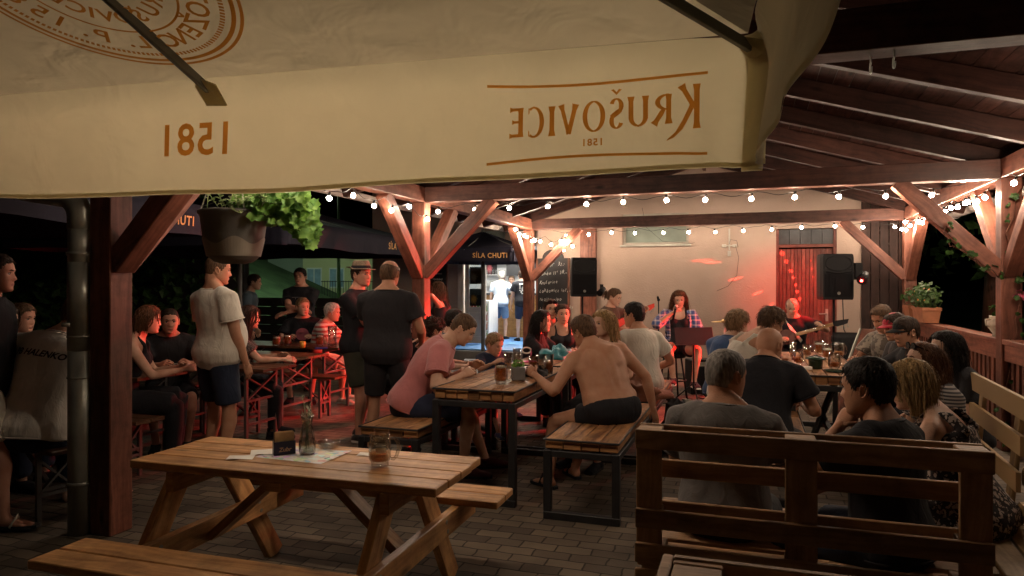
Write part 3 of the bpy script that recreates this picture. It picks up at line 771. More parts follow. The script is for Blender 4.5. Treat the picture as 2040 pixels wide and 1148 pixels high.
fg = empty('drinks_fridge', PV(a_of(962, BF + 1.0), BF + 1.0, FZ), -PHI, 'low white drinks fridge with coloured bottles inside the shop door', 'fridge')
q = MB(); q.box((0, .12, .45), (.52, .3, .9)); q.box((-.24, -.16, .45), (.04, .26, .9)); q.box((.24, -.16, .45), (.04, .26, .9)); q.box((0, -.16, .885), (.438, .26, .03)); q.box((0, -.16, .02), (.438, .26, .04)); q.build('cabinet', M['white'], fg, .004)
M['cola'] = plain('dark_red_bottle', (.25, .03, .02), .2); M['lime'] = plain('green_bottle', (.10, .22, .05), .2)
q = MB()
for k in range(4):
    q.box((0, -.14, .06 + k * .2), (.43, .22, .01))
    for i in range(6):
        q.lathe([(.028, .066 + k * .2), (.028, .16 + k * .2), (.012, .20 + k * .2), (.012, .235 + k * .2)], 8, (-.18 + i * .072, -.2, 0), (i + k * 2) % 3 // 2)
q.build('bottle_rows', [M['cola'], M['lime']], fg)
# landing with blue mat in front of the shop
la = MB(); la.box((o0 + .9, BF - .62, FZ / 2 - .01), (2.2, 1.2, FZ - .02)); lo_ = la.build('landing', M['slate'], None, .01, P1, -PHI); tag(lo_, kind='structure')
mt = MB(); mt.box((o0 + 1.0, BF - .6, FZ), (1.7, 1.1, .02)); mo = mt.build('door_mat', M['bluemat'], None, .004, P1, -PHI); tag(mo, 'blue door mat on the landing in front of the shop', 'mat')

# ---------------------------------------------------------------- lettering helpers
FONT = None
def glyph_mesh(text, size, shear=0.0, bold=0.0, align='CENTER', space=1.0):
    """flat outline of a text as vertices and faces"""
    cu = bpy.data.curves.new('text', 'FONT'); cu.body = text; cu.size = size; cu.shear = shear; cu.offset = bold
    cu.align_x = align; cu.align_y = 'CENTER'; cu.space_character = space; cu.resolution_u = 3
    o = bpy.data.objects.new('text', cu); col.objects.link(o)
    me = bpy.data.meshes.new_from_object(o)
    v = [x.co.copy() for x in me.vertices]; f = [tuple(p.vertices) for p in me.polygons]
    bpy.data.objects.remove(o); bpy.data.curves.remove(cu); bpy.data.meshes.remove(me)
    return v, f
def put_text(mb, text, size, fn, m=0, **k):
    v, f = glyph_mesh(text, size, **k)
    mb.merge([fn(p.x, p.y) for p in v], f, m, False)

def scan_union(polys, dy, fn, mb, m=0):
    """union of flat polygons as scanline trapezoids mapped by fn"""
    ys = [p[1] for P in polys for p in P]; y = min(ys); yE = max(ys)
    def spans(yy):
        iv = []
        for P in polys:
            xs = []
            for (xa, ya), (xb, yb) in zip(P, P[1:] + P[:1]):
                if (ya <= yy) != (yb <= yy): xs.append(xa + (yy - ya) / (yb - ya) * (xb - xa))
            xs.sort(); iv += list(zip(xs[::2], xs[1::2]))
        iv.sort(); out = []
        for a, b in iv:
            if out and a <= out[-1][1] + 1e-5: out[-1][1] = max(out[-1][1], b)
            else: out.append([a, b])
        return out
    while y < yE:
        lo, hi = spans(y + dy * .001), spans(y + dy * .999)
        mid = spans(y + dy / 2)
        if not (len(lo) == len(hi) == len(mid)): lo = hi = mid
        for (a, b), (c, d) in zip(lo, hi): mb.poly([fn(a, y), fn(b, y), fn(d, y + dy), fn(c, y + dy)], m)
        y += dy

def hand_text(mb, text, size, fn, seed=0, adv=.62):
    r_ = random.Random(seed); x = 0
    for c in text:
        if c != ' ':
            sc, ang, dy = r_.uniform(.86, 1.12), r_.gauss(-.06, .10), r_.gauss(0, .06) * size
            ca, sa = math.cos(ang), math.sin(ang)
            put_text(mb, c, size * sc, lambda px, py: fn(x + px * ca * .9 - py * sa, px * sa + py * ca + dy), shear=.22, bold=-.0004 if size > .06 else .0003, align='LEFT')
        x += size * adv * {'i': .5, 'l': .5, 'r': .75, ' ': .6, ',': .4, '-': .7, 'm': 1.35, 'M': 1.35, 'w': 1.25, '\u00ed': .5, '1': .75, 't': .7}.get(c, 1) * r_.uniform(.92, 1.05)
# chalkboard on the wall beside the far left post
cbd = empty('chalkboard', PV(a_of(1101, BW - .08), BW - .06, z_of(650, a_of(1101, BW), BW)), -PHI, 'tall black chalkboard with arched top and white handwritten drinks list on the wall', 'chalkboard')
ch = z_of(515, a_of(1101, BW), BW) - z_of(650, a_of(1101, BW), BW); cw = .56
q = MB(); q.box((0, .0, ch / 2), (cw, .03, ch)); q.slab([(-.2, -.015, ch)] + [(-.2 * math.cos(PI * i / 10), -.015, ch + .16 * math.sin(PI * i / 10)) for i in range(1, 10)] + [(.2, -.015, ch)], (0, .03, 0)); q.build('panel', M['board'], cbd)
q = MB()
for x in (-cw / 2 - .018, cw / 2 + .018): q.box((x, -.004, ch / 2), (.036, .045, ch))
q.build('frame', M['beam_dark'], cbd, .003)
q = MB()
lines = ['Zubr 11\u00b0  32,-', 'Boh\u00e9m 11\u00b0 38,-', 'Kru\u0161ovice', 'Lobkowicz le\u017e\u00e1k', 'Nealko pivo', 'Lim\u010da mandarinka', 'M\u00edchan\u00e9 drinky']
for i, t in enumerate(lines):
    hand_text(q, t, .088, lambda x, y, i=i: Vector((x * .80 - .25, -.018, ch - .13 - i * (ch - .25) / 6.3 + y + x * .04)), i)
q.build('handwriting', M['chalk'], cbd)
# two chalkboards inside the shop and the one on the shop wall
ib = empty('chalkboard', PV(a_of(1024, BF + 1.3), BF + 1.5, 1.75), -PHI, 'black menu board hanging above the bar counter inside the shop', 'chalkboard')
q = MB(); q.box((.15, 0, .45), (.8, .03, .95)); q.build('panel', M['board'], ib)
q = MB(); put_text(q, 'Kofola', .12, lambda x, y: Vector((x - .06, -.018, .42 + y + x * .1)), shear=.2, bold=.002); put_text(q, 'Radegast', .10, lambda x, y: Vector((x + .0, -.018, .62 + y)), shear=.2, bold=.002); put_text(q, 'P', .3, lambda x, y: Vector((x - .1, -.018, .8 + y)), shear=.2, bold=.002)
q.build('handwriting', M['chalk'], ib)
cbx = empty('chalkboard', PV(a_of(874, BF - .04), BF - .03, z_of(592, a_of(874, BF), BF)), -PHI, 'narrow dark framed menu board on the shop wall left of the door', 'chalkboard')
q = MB(); q.box((0, 0, .42), (.34, .03, .84)); q.build('panel', M['board'], cbx)
q = MB(); q.box((-.185, 0, .42), (.03, .04, .9)); q.box((.185, 0, .42), (.03, .04, .9)); q.box((0, 0, .855), (.338, .04, .03)); q.box((0, 0, -.015), (.338, .04, .03)); q.build('frame', M['beam_dark'], cbx, .003)
q = MB()
for i in range(6): put_text(q, ['Menu', 'Gul\u00e1\u0161', 'Utopenec', 'Nakl\u00e1dan\u00fd', 'Klob\u00e1sa', 'Hranolky'][i], .055, lambda x, y, i=i: Vector((x - .14, -.018, .74 - i * .12 + y)), shear=.2, bold=.001, align='LEFT')
q.build('handwriting', M['chalk'], cbx)

# ================================================================ parasols
def parasol(name, label, group, corner, yaw, side, ze, rise, val, cmat, polecol, front_in=.02, right_in=.02, ripple=.006, top=None):
    """square parasol; corner = front right corner seen from the middle; local x runs left along the front edge, y inward"""
    ex = Vector((-math.cos(yaw), math.sin(yaw), 0)); ey = Vector((-math.sin(yaw), -math.cos(yaw), 0))
    C = Vector((corner[0], corner[1], 0))
    cen = C + ex * side / 2 + ey * side / 2
    t = empty(name, (cen.x, cen.y, 0), 0, label, 'parasol', group)
    def loc(x, y, z): 
        p = C + ex * x + ey * y - cen
        return Vector((p.x, p.y, z))
    q = MB(); hs = side / 2
    for k in range(4):
        a0 = k * PI / 2
        def f(u, v, k=k):
            # u from edge (0) to top (1), v along the edge
            r_ = 1 - u; x, y = (v * 2 - 1) * r_, -r_
            for _ in range(k): x, y = -y, x
            sag = -.05 * math.sin(PI * u) * (1 - (v * 2 - 1) ** 2) * 1.0
            return loc(hs + x * (hs - .06), hs + y * (hs - .06), ze + .06 * rise / hs + (rise - .06 * rise / hs) * u + sag)
        q.grid(f, 16, 16)
    canopy = q.build('canopy', top or cmat, t)
    rc = .07; per = []
    def side_pt(s):
        """rounded square path; s in metres from the front right corner along the front"""
        P4 = side * 4; s = s % P4; k = int(s // side); x = s - k * side; y = 0.0
        if x < rc: y = rc - math.sqrt(max(0, rc * rc - (rc - x) ** 2))
        if side - x < rc: y = rc - math.sqrt(max(0, rc * rc - (rc - (side - x)) ** 2))
        for _ in range(k): x, y = side - y, x
        return x, y, k
    ins = [front_in, .02, .02, right_in]
    def S_(s, h, off=0.0):
        x, y, k = side_pt(s)
        DD = [(0, 1), (-1, 0), (0, -1), (1, 0)]; r1 = s % side; k2 = (k - 1) % 4 if r1 < side / 2 else (k + 1) % 4; f = .5 + .5 * min(1, min(r1, side - r1) / .22)
        d = tuple(DD[k][i] * f + DD[k2][i] * (1 - f) for i in (0, 1))
        near = math.exp(-((min(s % side, side - s % side)) / .16) ** 2)
        inn = (ins[k] * f + ins[k2] * (1 - f)) * h / val + ripple * math.sin(s * 9 + 2 * math.sin(s * 2.3)) * (h / val) + near * .02 * math.sin(s * 55) * (h / val) + off + .06 * max(0, (.09 - h) / (.09 + .06 * rise / hs)) ** 2
        z = ze - h + (.010 * math.sin(s * 2.1 + 1) + .004 * math.sin(s * 7)) * (h / val)
        return loc(x + d[0] * inn, y + d[1] * inn, z)
    q = MB(); n = int(side * 4 / .03)
    h0 = -.06 * rise / hs
    q.grid(lambda u, v: S_(u * side * 4 * .9999, h0 + v * (val - h0)), n, 14)
    q.build('valance', cmat, t)
    q = MB(); q.grid(lambda u, v: S_(u * side * 4 * .9999, val - .014 + v * .016, -.002), n, 1); q.build('hem', cmat, t)
    q = MB(); q.tube([(0, 0, 0), (0, 0, ze + rise + .05)], .035, 14); q.build('pole', polecol, t)
    q = MB(); q.box((0, 0, .06), (.7, .7, .12)); q.build('base', M['slate'], t, .01)
    for k in range(8):
        x, y = [(0, 0), (hs, 0), (side, 0), (side, hs), (side, side), (hs, side), (0, side), (0, hs)][k]
        q = MB(); a = loc(x + (hs - x) * .03, y + (hs - y) * .03, ze + .03 * rise - .035); b = Vector((0, 0, ze + rise - .06))
        q.bar(a, b, .017, .03); rb_ = q.build('rib', polecol, t, .002)
        q = MB(); d = Vector((hs - x, hs - y, 0)); 
        w_ = loc(x, y, 0) ; dirv = (Vector((0, 0, 0)) - Vector((w_.x, w_.y, 0))).normalized(); sd = Vector((-dirv.y, dirv.x, 0))
        p0 = Vector((w_.x, w_.y, ze - .03)) + dirv * .012
        sl_ = rise / hs * (1.0 if k % 2 else .7)
        pts = [p0 + sd * .04 - Vector((0, 0, .035)), p0 - sd * .04 - Vector((0, 0, .03)), p0 - sd * .04 + dirv * .06 + Vector((0, 0, .02)), p0 + dirv * .10 + Vector((0, 0, .035 )), p0 + sd * .04 + dirv * .06 + Vector((0, 0, .02))]
        q.slab(pts, Vector((0, 0, .004)) + dirv * -.003); q.build('rib_pocket', cmat, rb_)
    return t, loc, S_

M['cream'] = fabric_thin('cream_parasol_canvas', (.66, .56, .39), .50, (.74, .665, .42), .3)
M['creamtop'] = fabric_thin('cream_parasol_canvas_lit_top', (.70, .60, .42), .74, (.97, .85, .56), .3)  # same canvas made lighter so the slopes look more strongly lit
M['print'] = fabric_thin('brown_print', (.40, .20, .055), .75, (.80, .36, .07), 0)
YU = .245
big, bloc, BS = parasol('cream_parasol', 'large cream beer parasol with brown printed lettering hanging over the near tables', None, (.73, 2.0), YU, 3.6, 2.20, .62, .355, M['cream'], top=M['creamtop'], polecol=M['umbrella_pole'], front_in=.015, right_in=.06, ripple=.007)
def on_val(x, y): return BS(x, 2.20 - y, .0025)
# big wordmark in wedge letters (outer side reads left to right, so x grows with s)
def stroke(p, q, w0, wm, w1):
    p, q = Vector((p[0], p[1])), Vector((q[0], q[1])); d = (q - p).normalized(); n = Vector((-d.y, d.x)); c = (p + q) / 2
    L = (q - p).length; k = min(.22 * L, .2) 
    a, b = p + d * k, q - d * k
    return [tuple(p + n * w0 / 2), tuple(a + n * wm / 2), tuple(b + n * wm / 2), tuple(q + n * w1 / 2), tuple(q - n * w1 / 2), tuple(b - n * wm / 2), tuple(a - n * wm / 2), tuple(p - n * w0 / 2)]
def arc(cx, cy, rx, ry, a0, a1, w0, w1, n=18, sharp=.55):
    o, i = [], []
    for k in range(n + 1):
        t = R(a0 + (a1 - a0) * k / n); ww = w0 + (w1 - w0) * abs(math.cos(t)) ** sharp if True else w0
        o.append((cx + rx * math.cos(t), cy + ry * math.sin(t)))
        i.append((cx + (rx - ww) * math.cos(t), cy + (ry - ww * .62) * math.sin(t)))
    return o + i[::-1]
T = .17
LET = {
 'K': (.86, [stroke((.14, -.18), (.14, 1.32), .27, T * 1.15, .27), stroke((.22, .52), (.66, 1.30), .12, T, .30), [(.18, .62), (.34, .70), (.62, .12), (.86, -.28), (1.12, -.50), (1.16, -.56), (.90, -.46), (.62, -.20), (.44, .12)]]),
 'R': (.72, [stroke((.14, 0), (.14, 1), .27, T, .22), arc(.2, .74, .40, .27, -90, 90, .07, T), [(.12, 1.01), (.22, 1.01), (.22, .92), (.12, .92)], [(.12, .56), (.22, .56), (.22, .47), (.12, .47)], stroke((.30, .50), (.64, 0), .12, T, .27)]),
 'U': (.76, [stroke((.12, .25), (.12, 1), T, T, .25), stroke((.62, .25), (.62, 1), T, T, .25), arc(.37, .30, .335, .32, 180, 360, .09, T)]),
 'S': (.56, [arc(.28, .75, .25, .27, 20, 270, .08, T * .95), arc(.28, .25, .25, .27, -160, 90, .08, T * .95), stroke((.12, .62), (.46, .38), .14, T, .14)]),
 'O': (.86, [arc(.42, .5, .40, .53, 0, 180, .09, T), arc(.42, .5, .40, .53, 180, 360, .09, T)]),
 'V': (.74, [stroke((.12, 1), (.37, 0), .25, T * .95, .16), stroke((.64, 1), (.37, 0), .23, T * .8, .16)]),
 'I': (.32, [stroke((.15, 0), (.15, 1), .26, T, .26)]),
 'C': (.66, [arc(.40, .5, .38, .53, 62, 180, .09, T), arc(.40, .5, .38, .53, 180, 298, .09, T), [(.56, .98), (.60, .98), (.60, .76), (.56, .82)], [(.56, .02), (.60, .02), (.60, .24), (.56, .18)]]),
 'E': (.60, [stroke((.14, 0), (.14, 1), .22, T, .22), stroke((.10, .945), (.54, .945), .11, .11, .18), stroke((.10, .055), (.56, .055), .11, .11, .18), stroke((.10, .52), (.46, .52), .11, .10, .16)]),
}
q = MB(); word = ['K', 'R', 'U', 'S', 'O', 'V', 'I', 'C', 'E']
tot = sum(LET[c][0] for c in word) + .10 * 8; sc_ = .575 / tot; hh = .092
x = .185; zbase = 1.972; scl_y = hh
polys = []
for i, c in enumerate(word):
    wv, pl = LET[c]
    lift = .010 * (1 - i / 8) + .004 * math.sin(i * .8)
    for P in pl: polys.append([(x + px * sc_ * 1.02, zbase + lift + py * scl_y * (1.0 if c != 'K' else .98)) for px, py in P])
    if c == 'S': polys.append([(x + sc_ * .10, zbase + lift + hh * 1.30), (x + sc_ * .28, zbase + lift + hh * 1.12), (x + sc_ * .48, zbase + lift + hh * 1.30), (x + sc_ * .38, zbase + lift + hh * 1.32), (x + sc_ * .28, zbase + lift + hh * 1.22), (x + sc_ * .20, zbase + lift + hh * 1.32)])
    x += (wv + .10) * sc_
scan_union(polys, .0016, on_val, q)
def line_strip(q, pts, wv):
    n = 40
    def cv(t):
        k = t * (len(pts) - 1); i = min(int(k), len(pts) - 2); f = k - i; f = f
        P = [pts[max(i - 1, 0)], pts[i], pts[i + 1], pts[min(i + 2, len(pts) - 1)]]
        return tuple(.5 * (2 * P[1][j] + (P[2][j] - P[0][j]) * f + (2 * P[0][j] - 5 * P[1][j] + 4 * P[2][j] - P[3][j]) * f * f + (-P[0][j] + 3 * P[1][j] - 3 * P[2][j] + P[3][j]) * f ** 3) for j in (0, 1))
    for i in range(n):
        a, b = cv(i / n), cv((i + 1) / n)
        q.poly([on_val(a[0], a[1] - wv / 2), on_val(b[0], b[1] - wv / 2), on_val(b[0], b[1] + wv / 2), on_val(a[0], a[1] + wv / 2)])
line_strip(q, [(.165, 2.132), (.30, 2.128), (.50, 2.123), (.68, 2.128), (.83, 2.139)], .0085)
line_strip(q, [(.165, 1.886), (.36, 1.897), (.52, 1.903), (.68, 1.901), (.83, 1.893)], .0085)
put_text(q, '1581', .030, lambda x, y: on_val(.50 + x, 1.942 + y), bold=.0008, space=1.15)
q.build('logo_print', M['print'], big)
q = MB(); put_text(q, '1581', .155, lambda x, y: on_val(1.885 + x * .98, 2.025 + y), bold=.0024, space=1.05); q.build('year_print', M['print'], big)
# round seal on the front slope
def on_can(x, y):
    """x along the edge, y inward distance"""
    u = y / 1.8; sag = -.05 * math.sin(PI * u) * (1 - ((x / 3.6 * 2 - 1) / max(1 - u, .05)) ** 2)
    return bloc(x, y, 2.20 + .62 * u + sag - .004)
q = MB(); sc0, si0 = 1.80, .56
def ring(r0, r1, n=96):
    for i in range(n):
        a, b = 2 * PI * i / n, 2 * PI * (i + 1) / n
        q.poly([on_can(sc0 + r * math.sin(t), si0 - r * math.cos(t)) for r, t in ((r0, a), (r1, a), (r1, b), (r0, b))])
ring(.392, .402); ring(.368, .381); ring(.225, .232)
for i in range(150):
    a = 2 * PI * i / 150; d = .010
    q.poly([on_can(sc0 + r * math.sin(t), si0 - r * math.cos(t)) for r, t in ((.337, a), (.351, a), (.351, a + d * 2.6), (.337, a + d * 2.6))])
def arc_text(txt, size, rad, step, ext=0.0):
    n = len(txt); tot = 0; wid = []
    for c in txt:
        wid.append({' ': .45, '.': .38, '1': .62, 'I': .38, 'L': .72, 'E': .74}.get(c, .9) * size * .80)
    ang = -sum(wid) / rad / 2
    for c, wv in zip(txt, wid):
        m_a = ang + wv / rad / 2; ang += wv / rad
        if c == ' ': continue
        ca, sa = math.cos(m_a), math.sin(m_a)
        put_text(q, c, size, lambda x, y: on_can(sc0 + (rad - y) * sa + x * ca, si0 - (rad - y) * ca + x * sa), bold=.0014)
arc_text('ZALO\u017dENO L. P. 1581', .088, .283, 1)
arc_text('KRU\u0160OVICE', .075, .165, 1)
q.build('seal_print', M['print'], big)

# navy parasols of the left terrace
def name_on(t, S_, sc0, size, y, off=-.006):
    q = MB(); put_text(q, 'S\u00cdLA CHUTI', size, lambda x, yy: S_(sc0 + x, y - yy, off), bold=.002, space=1.12); q.build('lettering', M['navyprint'], t)
NG = 'navy parasols over the left terrace'
nvA, lA, SA = parasol('navy_parasol', 'dark navy parasol with gold capitals, close behind the near left post', NG, (-3.35, 3.44), 1.729, 3.2, 2.24, .55, .27, M['navy'], M['umbrella_pole'], .01, .01)
name_on(nvA, SA, 2.62, .125, .155)
nvB, lB, SB = parasol('navy_parasol', 'dark navy parasol with gold capitals, above the standing man in the straw hat', NG, (-2.5, 7.73), 1.823, 4.0, 2.24, .62, .27, M['navy'], M['umbrella_pole'], .01, .01)
name_on(nvB, SB, 3.12, .14, .15)
nvC, lC, SC = parasol('navy_parasol', 'small dark navy parasol with gold capitals, right in front of the shop door', NG, (-1.76, 12.80), 3.47, 1.9, 2.16, .38, .22, M['navy'], M['umbrella_pole'], .01, .01)
name_on(nvC, SC, 1.45, .115, .12)

# ================================================================ beyond the terrace
# low dark fence along the back of the terrace
fe = empty('terrace_fence', PV(-7.2, 8.2), -PHI, 'low dark plank fence along the back of the left terrace', 'fence')
for i in range(6):
    q = MB(); q.box((i * 1.05, 0, .62), (.09, .09, 1.24)); q.build('post', M['darkfence'], fe)
q = MB()
for k in range(7): q.bar((-.1, -.06, .14 + k * .175), (5.4, -.06, .14 + k * .175), .022, .165)
q.build('boards', M['darkfence'], fe)
# lit lawn bank
def hz(x, y): 
    t = max(0, min(1, (y - 17) / 22)); 
    return .25 + 3.2 * (t * t * (3 - 2 * t)) * max(0, min(1, (-8.2 - x) / 7)) + .06 * mnoise.noise((x * .4, y * .4, 0)) 
q = MB(); q.grid(lambda u, v: (-32 + u * 36, 15.6 + v * 40, hz(-32 + u * 36, 15.6 + v * 40)), 50, 50)
q.grid(lambda u, v: (-32 + u * 36, 15.6, hz(-32 + u * 36, 15.6) - (1 - v) * 1.0), 50, 1)
tag(q.build('lawn_bank', M['lawn']), kind='structure')
sr = empty('bank_stairs', (-12.6, 26.5, 0), 0, 'dark straight stair running down the lit lawn bank', 'stairs')
q = MB(); 
for i in range(16):
    t = i / 15; x, y = -1.6 + t * 3.2, 3.0 - t * 4.0
    q.box((x, y, hz(-12.6 + x, 26.5 + y) + .06), (.42, .62, .2), .5)
q.build('steps', M['roofsheet'], sr)
q = MB(); q.tube([(-1.6, 2.6, hz(-14.2, 29.1) + .7), (1.7, -1.4, hz(-10.9, 25.1) + .7)], .03, 8); q.build('handrail', M['zinc'], sr)
# yellow house
yh = empty('yellow_house', (-10.9, 40, 0), 0, 'yellow rendered house with a row of white windows far across the lawn', 'house')
q = MB(); q.box((3.0, 4, 2.1), (8, 8, 4.2)); q.build('wall', M['plaster_far'], yh)
q = MB(); q.box((-2.0, 3.5, 1.7), (1.98, 7, 3.4)); q.build('side_wing', M['plaster_grey'], yh)
q = MB(); q.slab([(-1.3, -.4, 4.2), (7.3, -.4, 4.2), (7.3, 4, 4.6), (-1.3, 4, 4.6)], (0, 0, .2)); q.build('roof', M['roofsheet'], yh)
for i in range(6):
    x = -.35 + i * 1.28
    for z in (1.92,):
        q = MB(); q.box((x, -.03, z), (.86, .06, 1.16))
        f_ = q.build('window', M['white'], yh)
        q = MB(); q.box((x - .2, -.066, z), (.34, .02, 1.0)); q.box((x + .2, -.066, z), (.34, .02, 1.0)); q.build('pane', M['tile'], f_)
fn = empty('garden_fence', (-9.4, 37, .25), 0, 'thin metal bar fence in front of the far yellow house', 'fence')
q = MB()
for i in range(40): q.box((i * .14 - .6, 0, .85), (.025, .025, 1.3))
q.box((2.2, 0, 1.45), (5.7, .03, .04)); q.box((2.2, 0, .4), (5.7, .03, .04)); q.build('bars', M['steel'], fn)
# assumed street lamp, lens out of sight, added to light the bank and house
sl_ = empty('assumed_street_lamp', (-7.4, 30, 0), 0, 'tall assumed street lamp, added to light the lawn bank and the yellow house', 'street lamp')
q = MB(); q.tube([(0, 0, 0), (0, 0, 6.6), (-.2, 0, 7.0), (-.9, 0, 7.15)], [.08, .05, .045, .04], 10); q.build('mast', M['zinc'], sl_)
q = MB(); q.ball((-1.15, 0, 7.1), (.35, .16, .09), 12); q.build('lamp_head', M['zinc'], sl_)
M['assumed_streetglow'] = glow('assumed_street_lamp_lens', (.72, 1.0, .72), 900)
q = MB(); q.ball((-1.15, 0, 6.99), (.24, .12, .05), 12); q.build('lens', M['assumed_streetglow'], sl_)

# trees in the dark behind
def tree(x, y, h, rad, label, n=420):
    t = empty('tree', (x, y, 0), rng.uniform(0, 6), label, 'tree', 'dark trees behind the terrace')
    q = MB(); q.tube([(0, 0, -.1), (.05, 0, h * .3), (.0, .1, h * .6), (.1, .1, h * .85)], [h * .035, h * .028, h * .018, h * .006], 8)
    for k in range(6):
        a = k * 1.1; q.tube([(0, 0, h * (.3 + k * .07)), (math.cos(a) * rad * .45, math.sin(a) * rad * .45, h * (.5 + k * .06))], [h * .014, h * .004], 6)
    q.build('trunk', M['beam_dark'], t)
    q = MB()
    for k in range(26):
        a, zz = rng.uniform(0, 6.28), rng.uniform(.32, 1.0); rr = rad * math.sin(min(PI, (zz - .2) / .85 * PI)) * rng.uniform(.35, 1)
        c = Vector((math.cos(a) * rr, math.sin(a) * rr, h * zz))
        for i in range(n // 26):
            d = Vector((rng.gauss(0, 1), rng.gauss(0, 1), rng.gauss(0, .7)))
            p = c + d * rad * .2
            q.leaf(p, Vector((rng.gauss(0, 1), rng.gauss(0, 1), -.5)), d, rng.uniform(.2, .34), rng.uniform(.12, .2))
    q.build('crown', M['leafdark'], t)
tree(9.2, 13.5, 5.5, 2.2, 'dark bushy tree beyond the right railing', 900)
tree(12.0, 9.0, 5.2, 2.0, 'dark slender tree well beyond the right railing', 700)
tree(-9.5, 12.5, 6, 2.4, 'dark tree at the far left edge of the terrace', 700)
tree(-12.5, 9.5, 6.5, 2.6, 'broad dark tree left of the terrace tables', 700)

# tall hedge added to hide the lit lawn and keep the left black
hd_ = empty('hedge', (-9.3, 12.9, 0), .15, 'tall dark clipped hedge, added to hide the lit lawn left of the terrace', 'hedge')
q = MB(); r_ = random.Random(77)
for i in range(2600):
    p = Vector((r_.uniform(-4.2, 4.2), r_.uniform(-.55, .5), r_.uniform(.05, 3.1)))
    if r_.random() < .6: p.y = -.55 + r_.uniform(-.08, .1)
    d = Vector((r_.gauss(0, .7), -1, r_.gauss(.2, .6))); q.leaf(p, Vector((r_.gauss(0, 1), r_.gauss(0, .4), r_.gauss(-.3, .7))), d, r_.uniform(.16, .28), r_.uniform(.1, .17))
q.build('leaves', M['leafdark'], hd_)
q = MB()
for i in range(9):
    x = -4 + i; q.tube([(x, 0, 0), (x + .1, .1, 1.5), (x, 0, 2.8)], [.05, .035, .015], 6)
q.box((0, .15, 1.5), (8.4, .5, 2.9)); q.build('stems', M['darkfence'], hd_)

# ================================================================ railing along the right side
def railing(b0, b1, label):
    t = empty('balustrade', PV(PW, b0), -PHI, label, 'railing', 'timber balustrades between the right posts')
    L = b1 - b0
    q = MB(); q.bar((0, .083, 1.0), (0, L - .083, 1.0), .16, .045); q.bar((-.04, .083, .90), (-.04, L - .083, .90), .04, .15); q.build('top_rail', M['beam'], t, .004)
    q = MB(); q.bar((0, .083, .16), (0, L - .083, .16), .06, .09); q.build('bottom_rail', M['beam'], t, .004)
    n = int(L / .135)
    for i in range(1, n):
        q = MB(); q.box((0, i * L / n, .52), (.03, .075, .62)); q.build('baluster', M['beam'], t)
railing(BAY, 2 * BAY, 'red brown timber balustrade behind the men in caps, flower box on top')
railing(0, BAY, 'red brown timber balustrade behind the pale pallet bench')

# ================================================================ plants
def foliage(q, cen, rad, n, size, kinds=(0,), down=.0, flat=1.0, seed=1):
    r_ = random.Random(seed)
    for i in range(n):
        d = Vector((r_.gauss(0, 1), r_.gauss(0, 1), r_.gauss(0, 1))); d.normalize()
        rr = r_.uniform(.35, 1) ** .6
        p = Vector(cen) + Vector((d.x * rad[0], d.y * rad[1], d.z * rad[2])) * rr
        nn = (d + Vector((r_.gauss(0, .4), r_.gauss(0, .4), .5 + r_.gauss(0, .3)))).normalized()
        geranium_leaf(q, p, nn, size * r_.uniform(.6, 1.15), r_, r_.choice(kinds))
def geranium_leaf(q, p, nn, s, r_, m):
    """round lobed leaf as a ruffled fan"""
    a = nn.orthogonal().normalized(); b = nn.cross(a); th = r_.uniform(0, 6.28)
    pts = []; n = 14
    for i in range(n):
        t = th + 2 * PI * i / n; rr = s * (.5 + .07 * (-1) ** i) * (1 if i not in (0,) else .55)
        pts.append(Vector(p) + (a * math.cos(t) + b * math.sin(t)) * rr + nn * (.10 * s * math.sin(3 * t + th) + .10 * s))
    base = len(q.v); q.v.append(Vector(p)); q.v += pts
    for i in range(n): q._face((base, base + 1 + i, base + 1 + (i + 1) % n), None, m, True)
def stems(q, c, tips, r=.0035, m=0):
    for t in tips:
        c_, t_ = Vector(c), Vector(t); mid = c_.lerp(t_, .5) + Vector((0, 0, .03)); q.tube([c_, mid, t_], r, 5, m)

# hanging planter near the left post
hp_ = empty('hanging_planter', PV(.94, -.02, 1.66), 0, 'taupe hanging planter bowl with scalloped band, trailing green geranium on chains', 'planter')
zc = hp_.location.z
hp_.location.z = CAM_H - (522 - 568) * 4.03 / FPX; zc = hp_.location.z
q = MB(); q.lathe([(.06, -.012), (.105, .0), (.132, .022), (.150, .06), (.168, .15), (.182, .262), (.192, .268), (.195, .285), (.186, .29), (.176, .27), (.15, .10), (.0, .10)], 40); q.build('bowl', M['pot'], hp_)
q = MB(); n = 64
for i in range(n):
    def bb(k, top):
        t = 2 * PI * k / n; zt = .118 + .020 * math.sin(5 * t + 1.2); z = zt if top else .030
        rr = .137 + (z - .012) * (.168 - .137) / .138 + .005
        return (rr * math.cos(t), rr * math.sin(t), z)
    q.poly([bb(i, 0), bb(i + 1, 0), bb(i + 1, 1), bb(i, 1)], 0, None, True)
q.build('scalloped_band', plain('greige_band_plastic', (.23, .20, .16), .45, 0, .08), hp_)
q = MB(); q.lathe([(.0, .262), (.175, .262)], 24); q.build('soil', M['soil'], hp_)
for k in range(3):
    a = 1.2 + k * 2.09; q = MB(); p0 = Vector((.185 * math.cos(a), .185 * math.sin(a), .28)); p1 = Vector((0, 0, ZB - zc - .02))
    nl = 60
    for i in range(nl):
        p = p0.lerp(p1, (i + .5) / nl); d = (p1 - p0).normalized(); s_ = d.orthogonal().normalized() if i % 2 else d.cross(d.orthogonal()).normalized()
        q.tube([p + d * (.0105 * math.cos(t)) + s_ * .004 * math.sin(t) for t in [PI * j / 3 for j in range(7)]], .0012, 4, 0, False)
    q.build('chain', M['zinc'], hp_)
q = MB(); r_ = random.Random(4)
tips = []
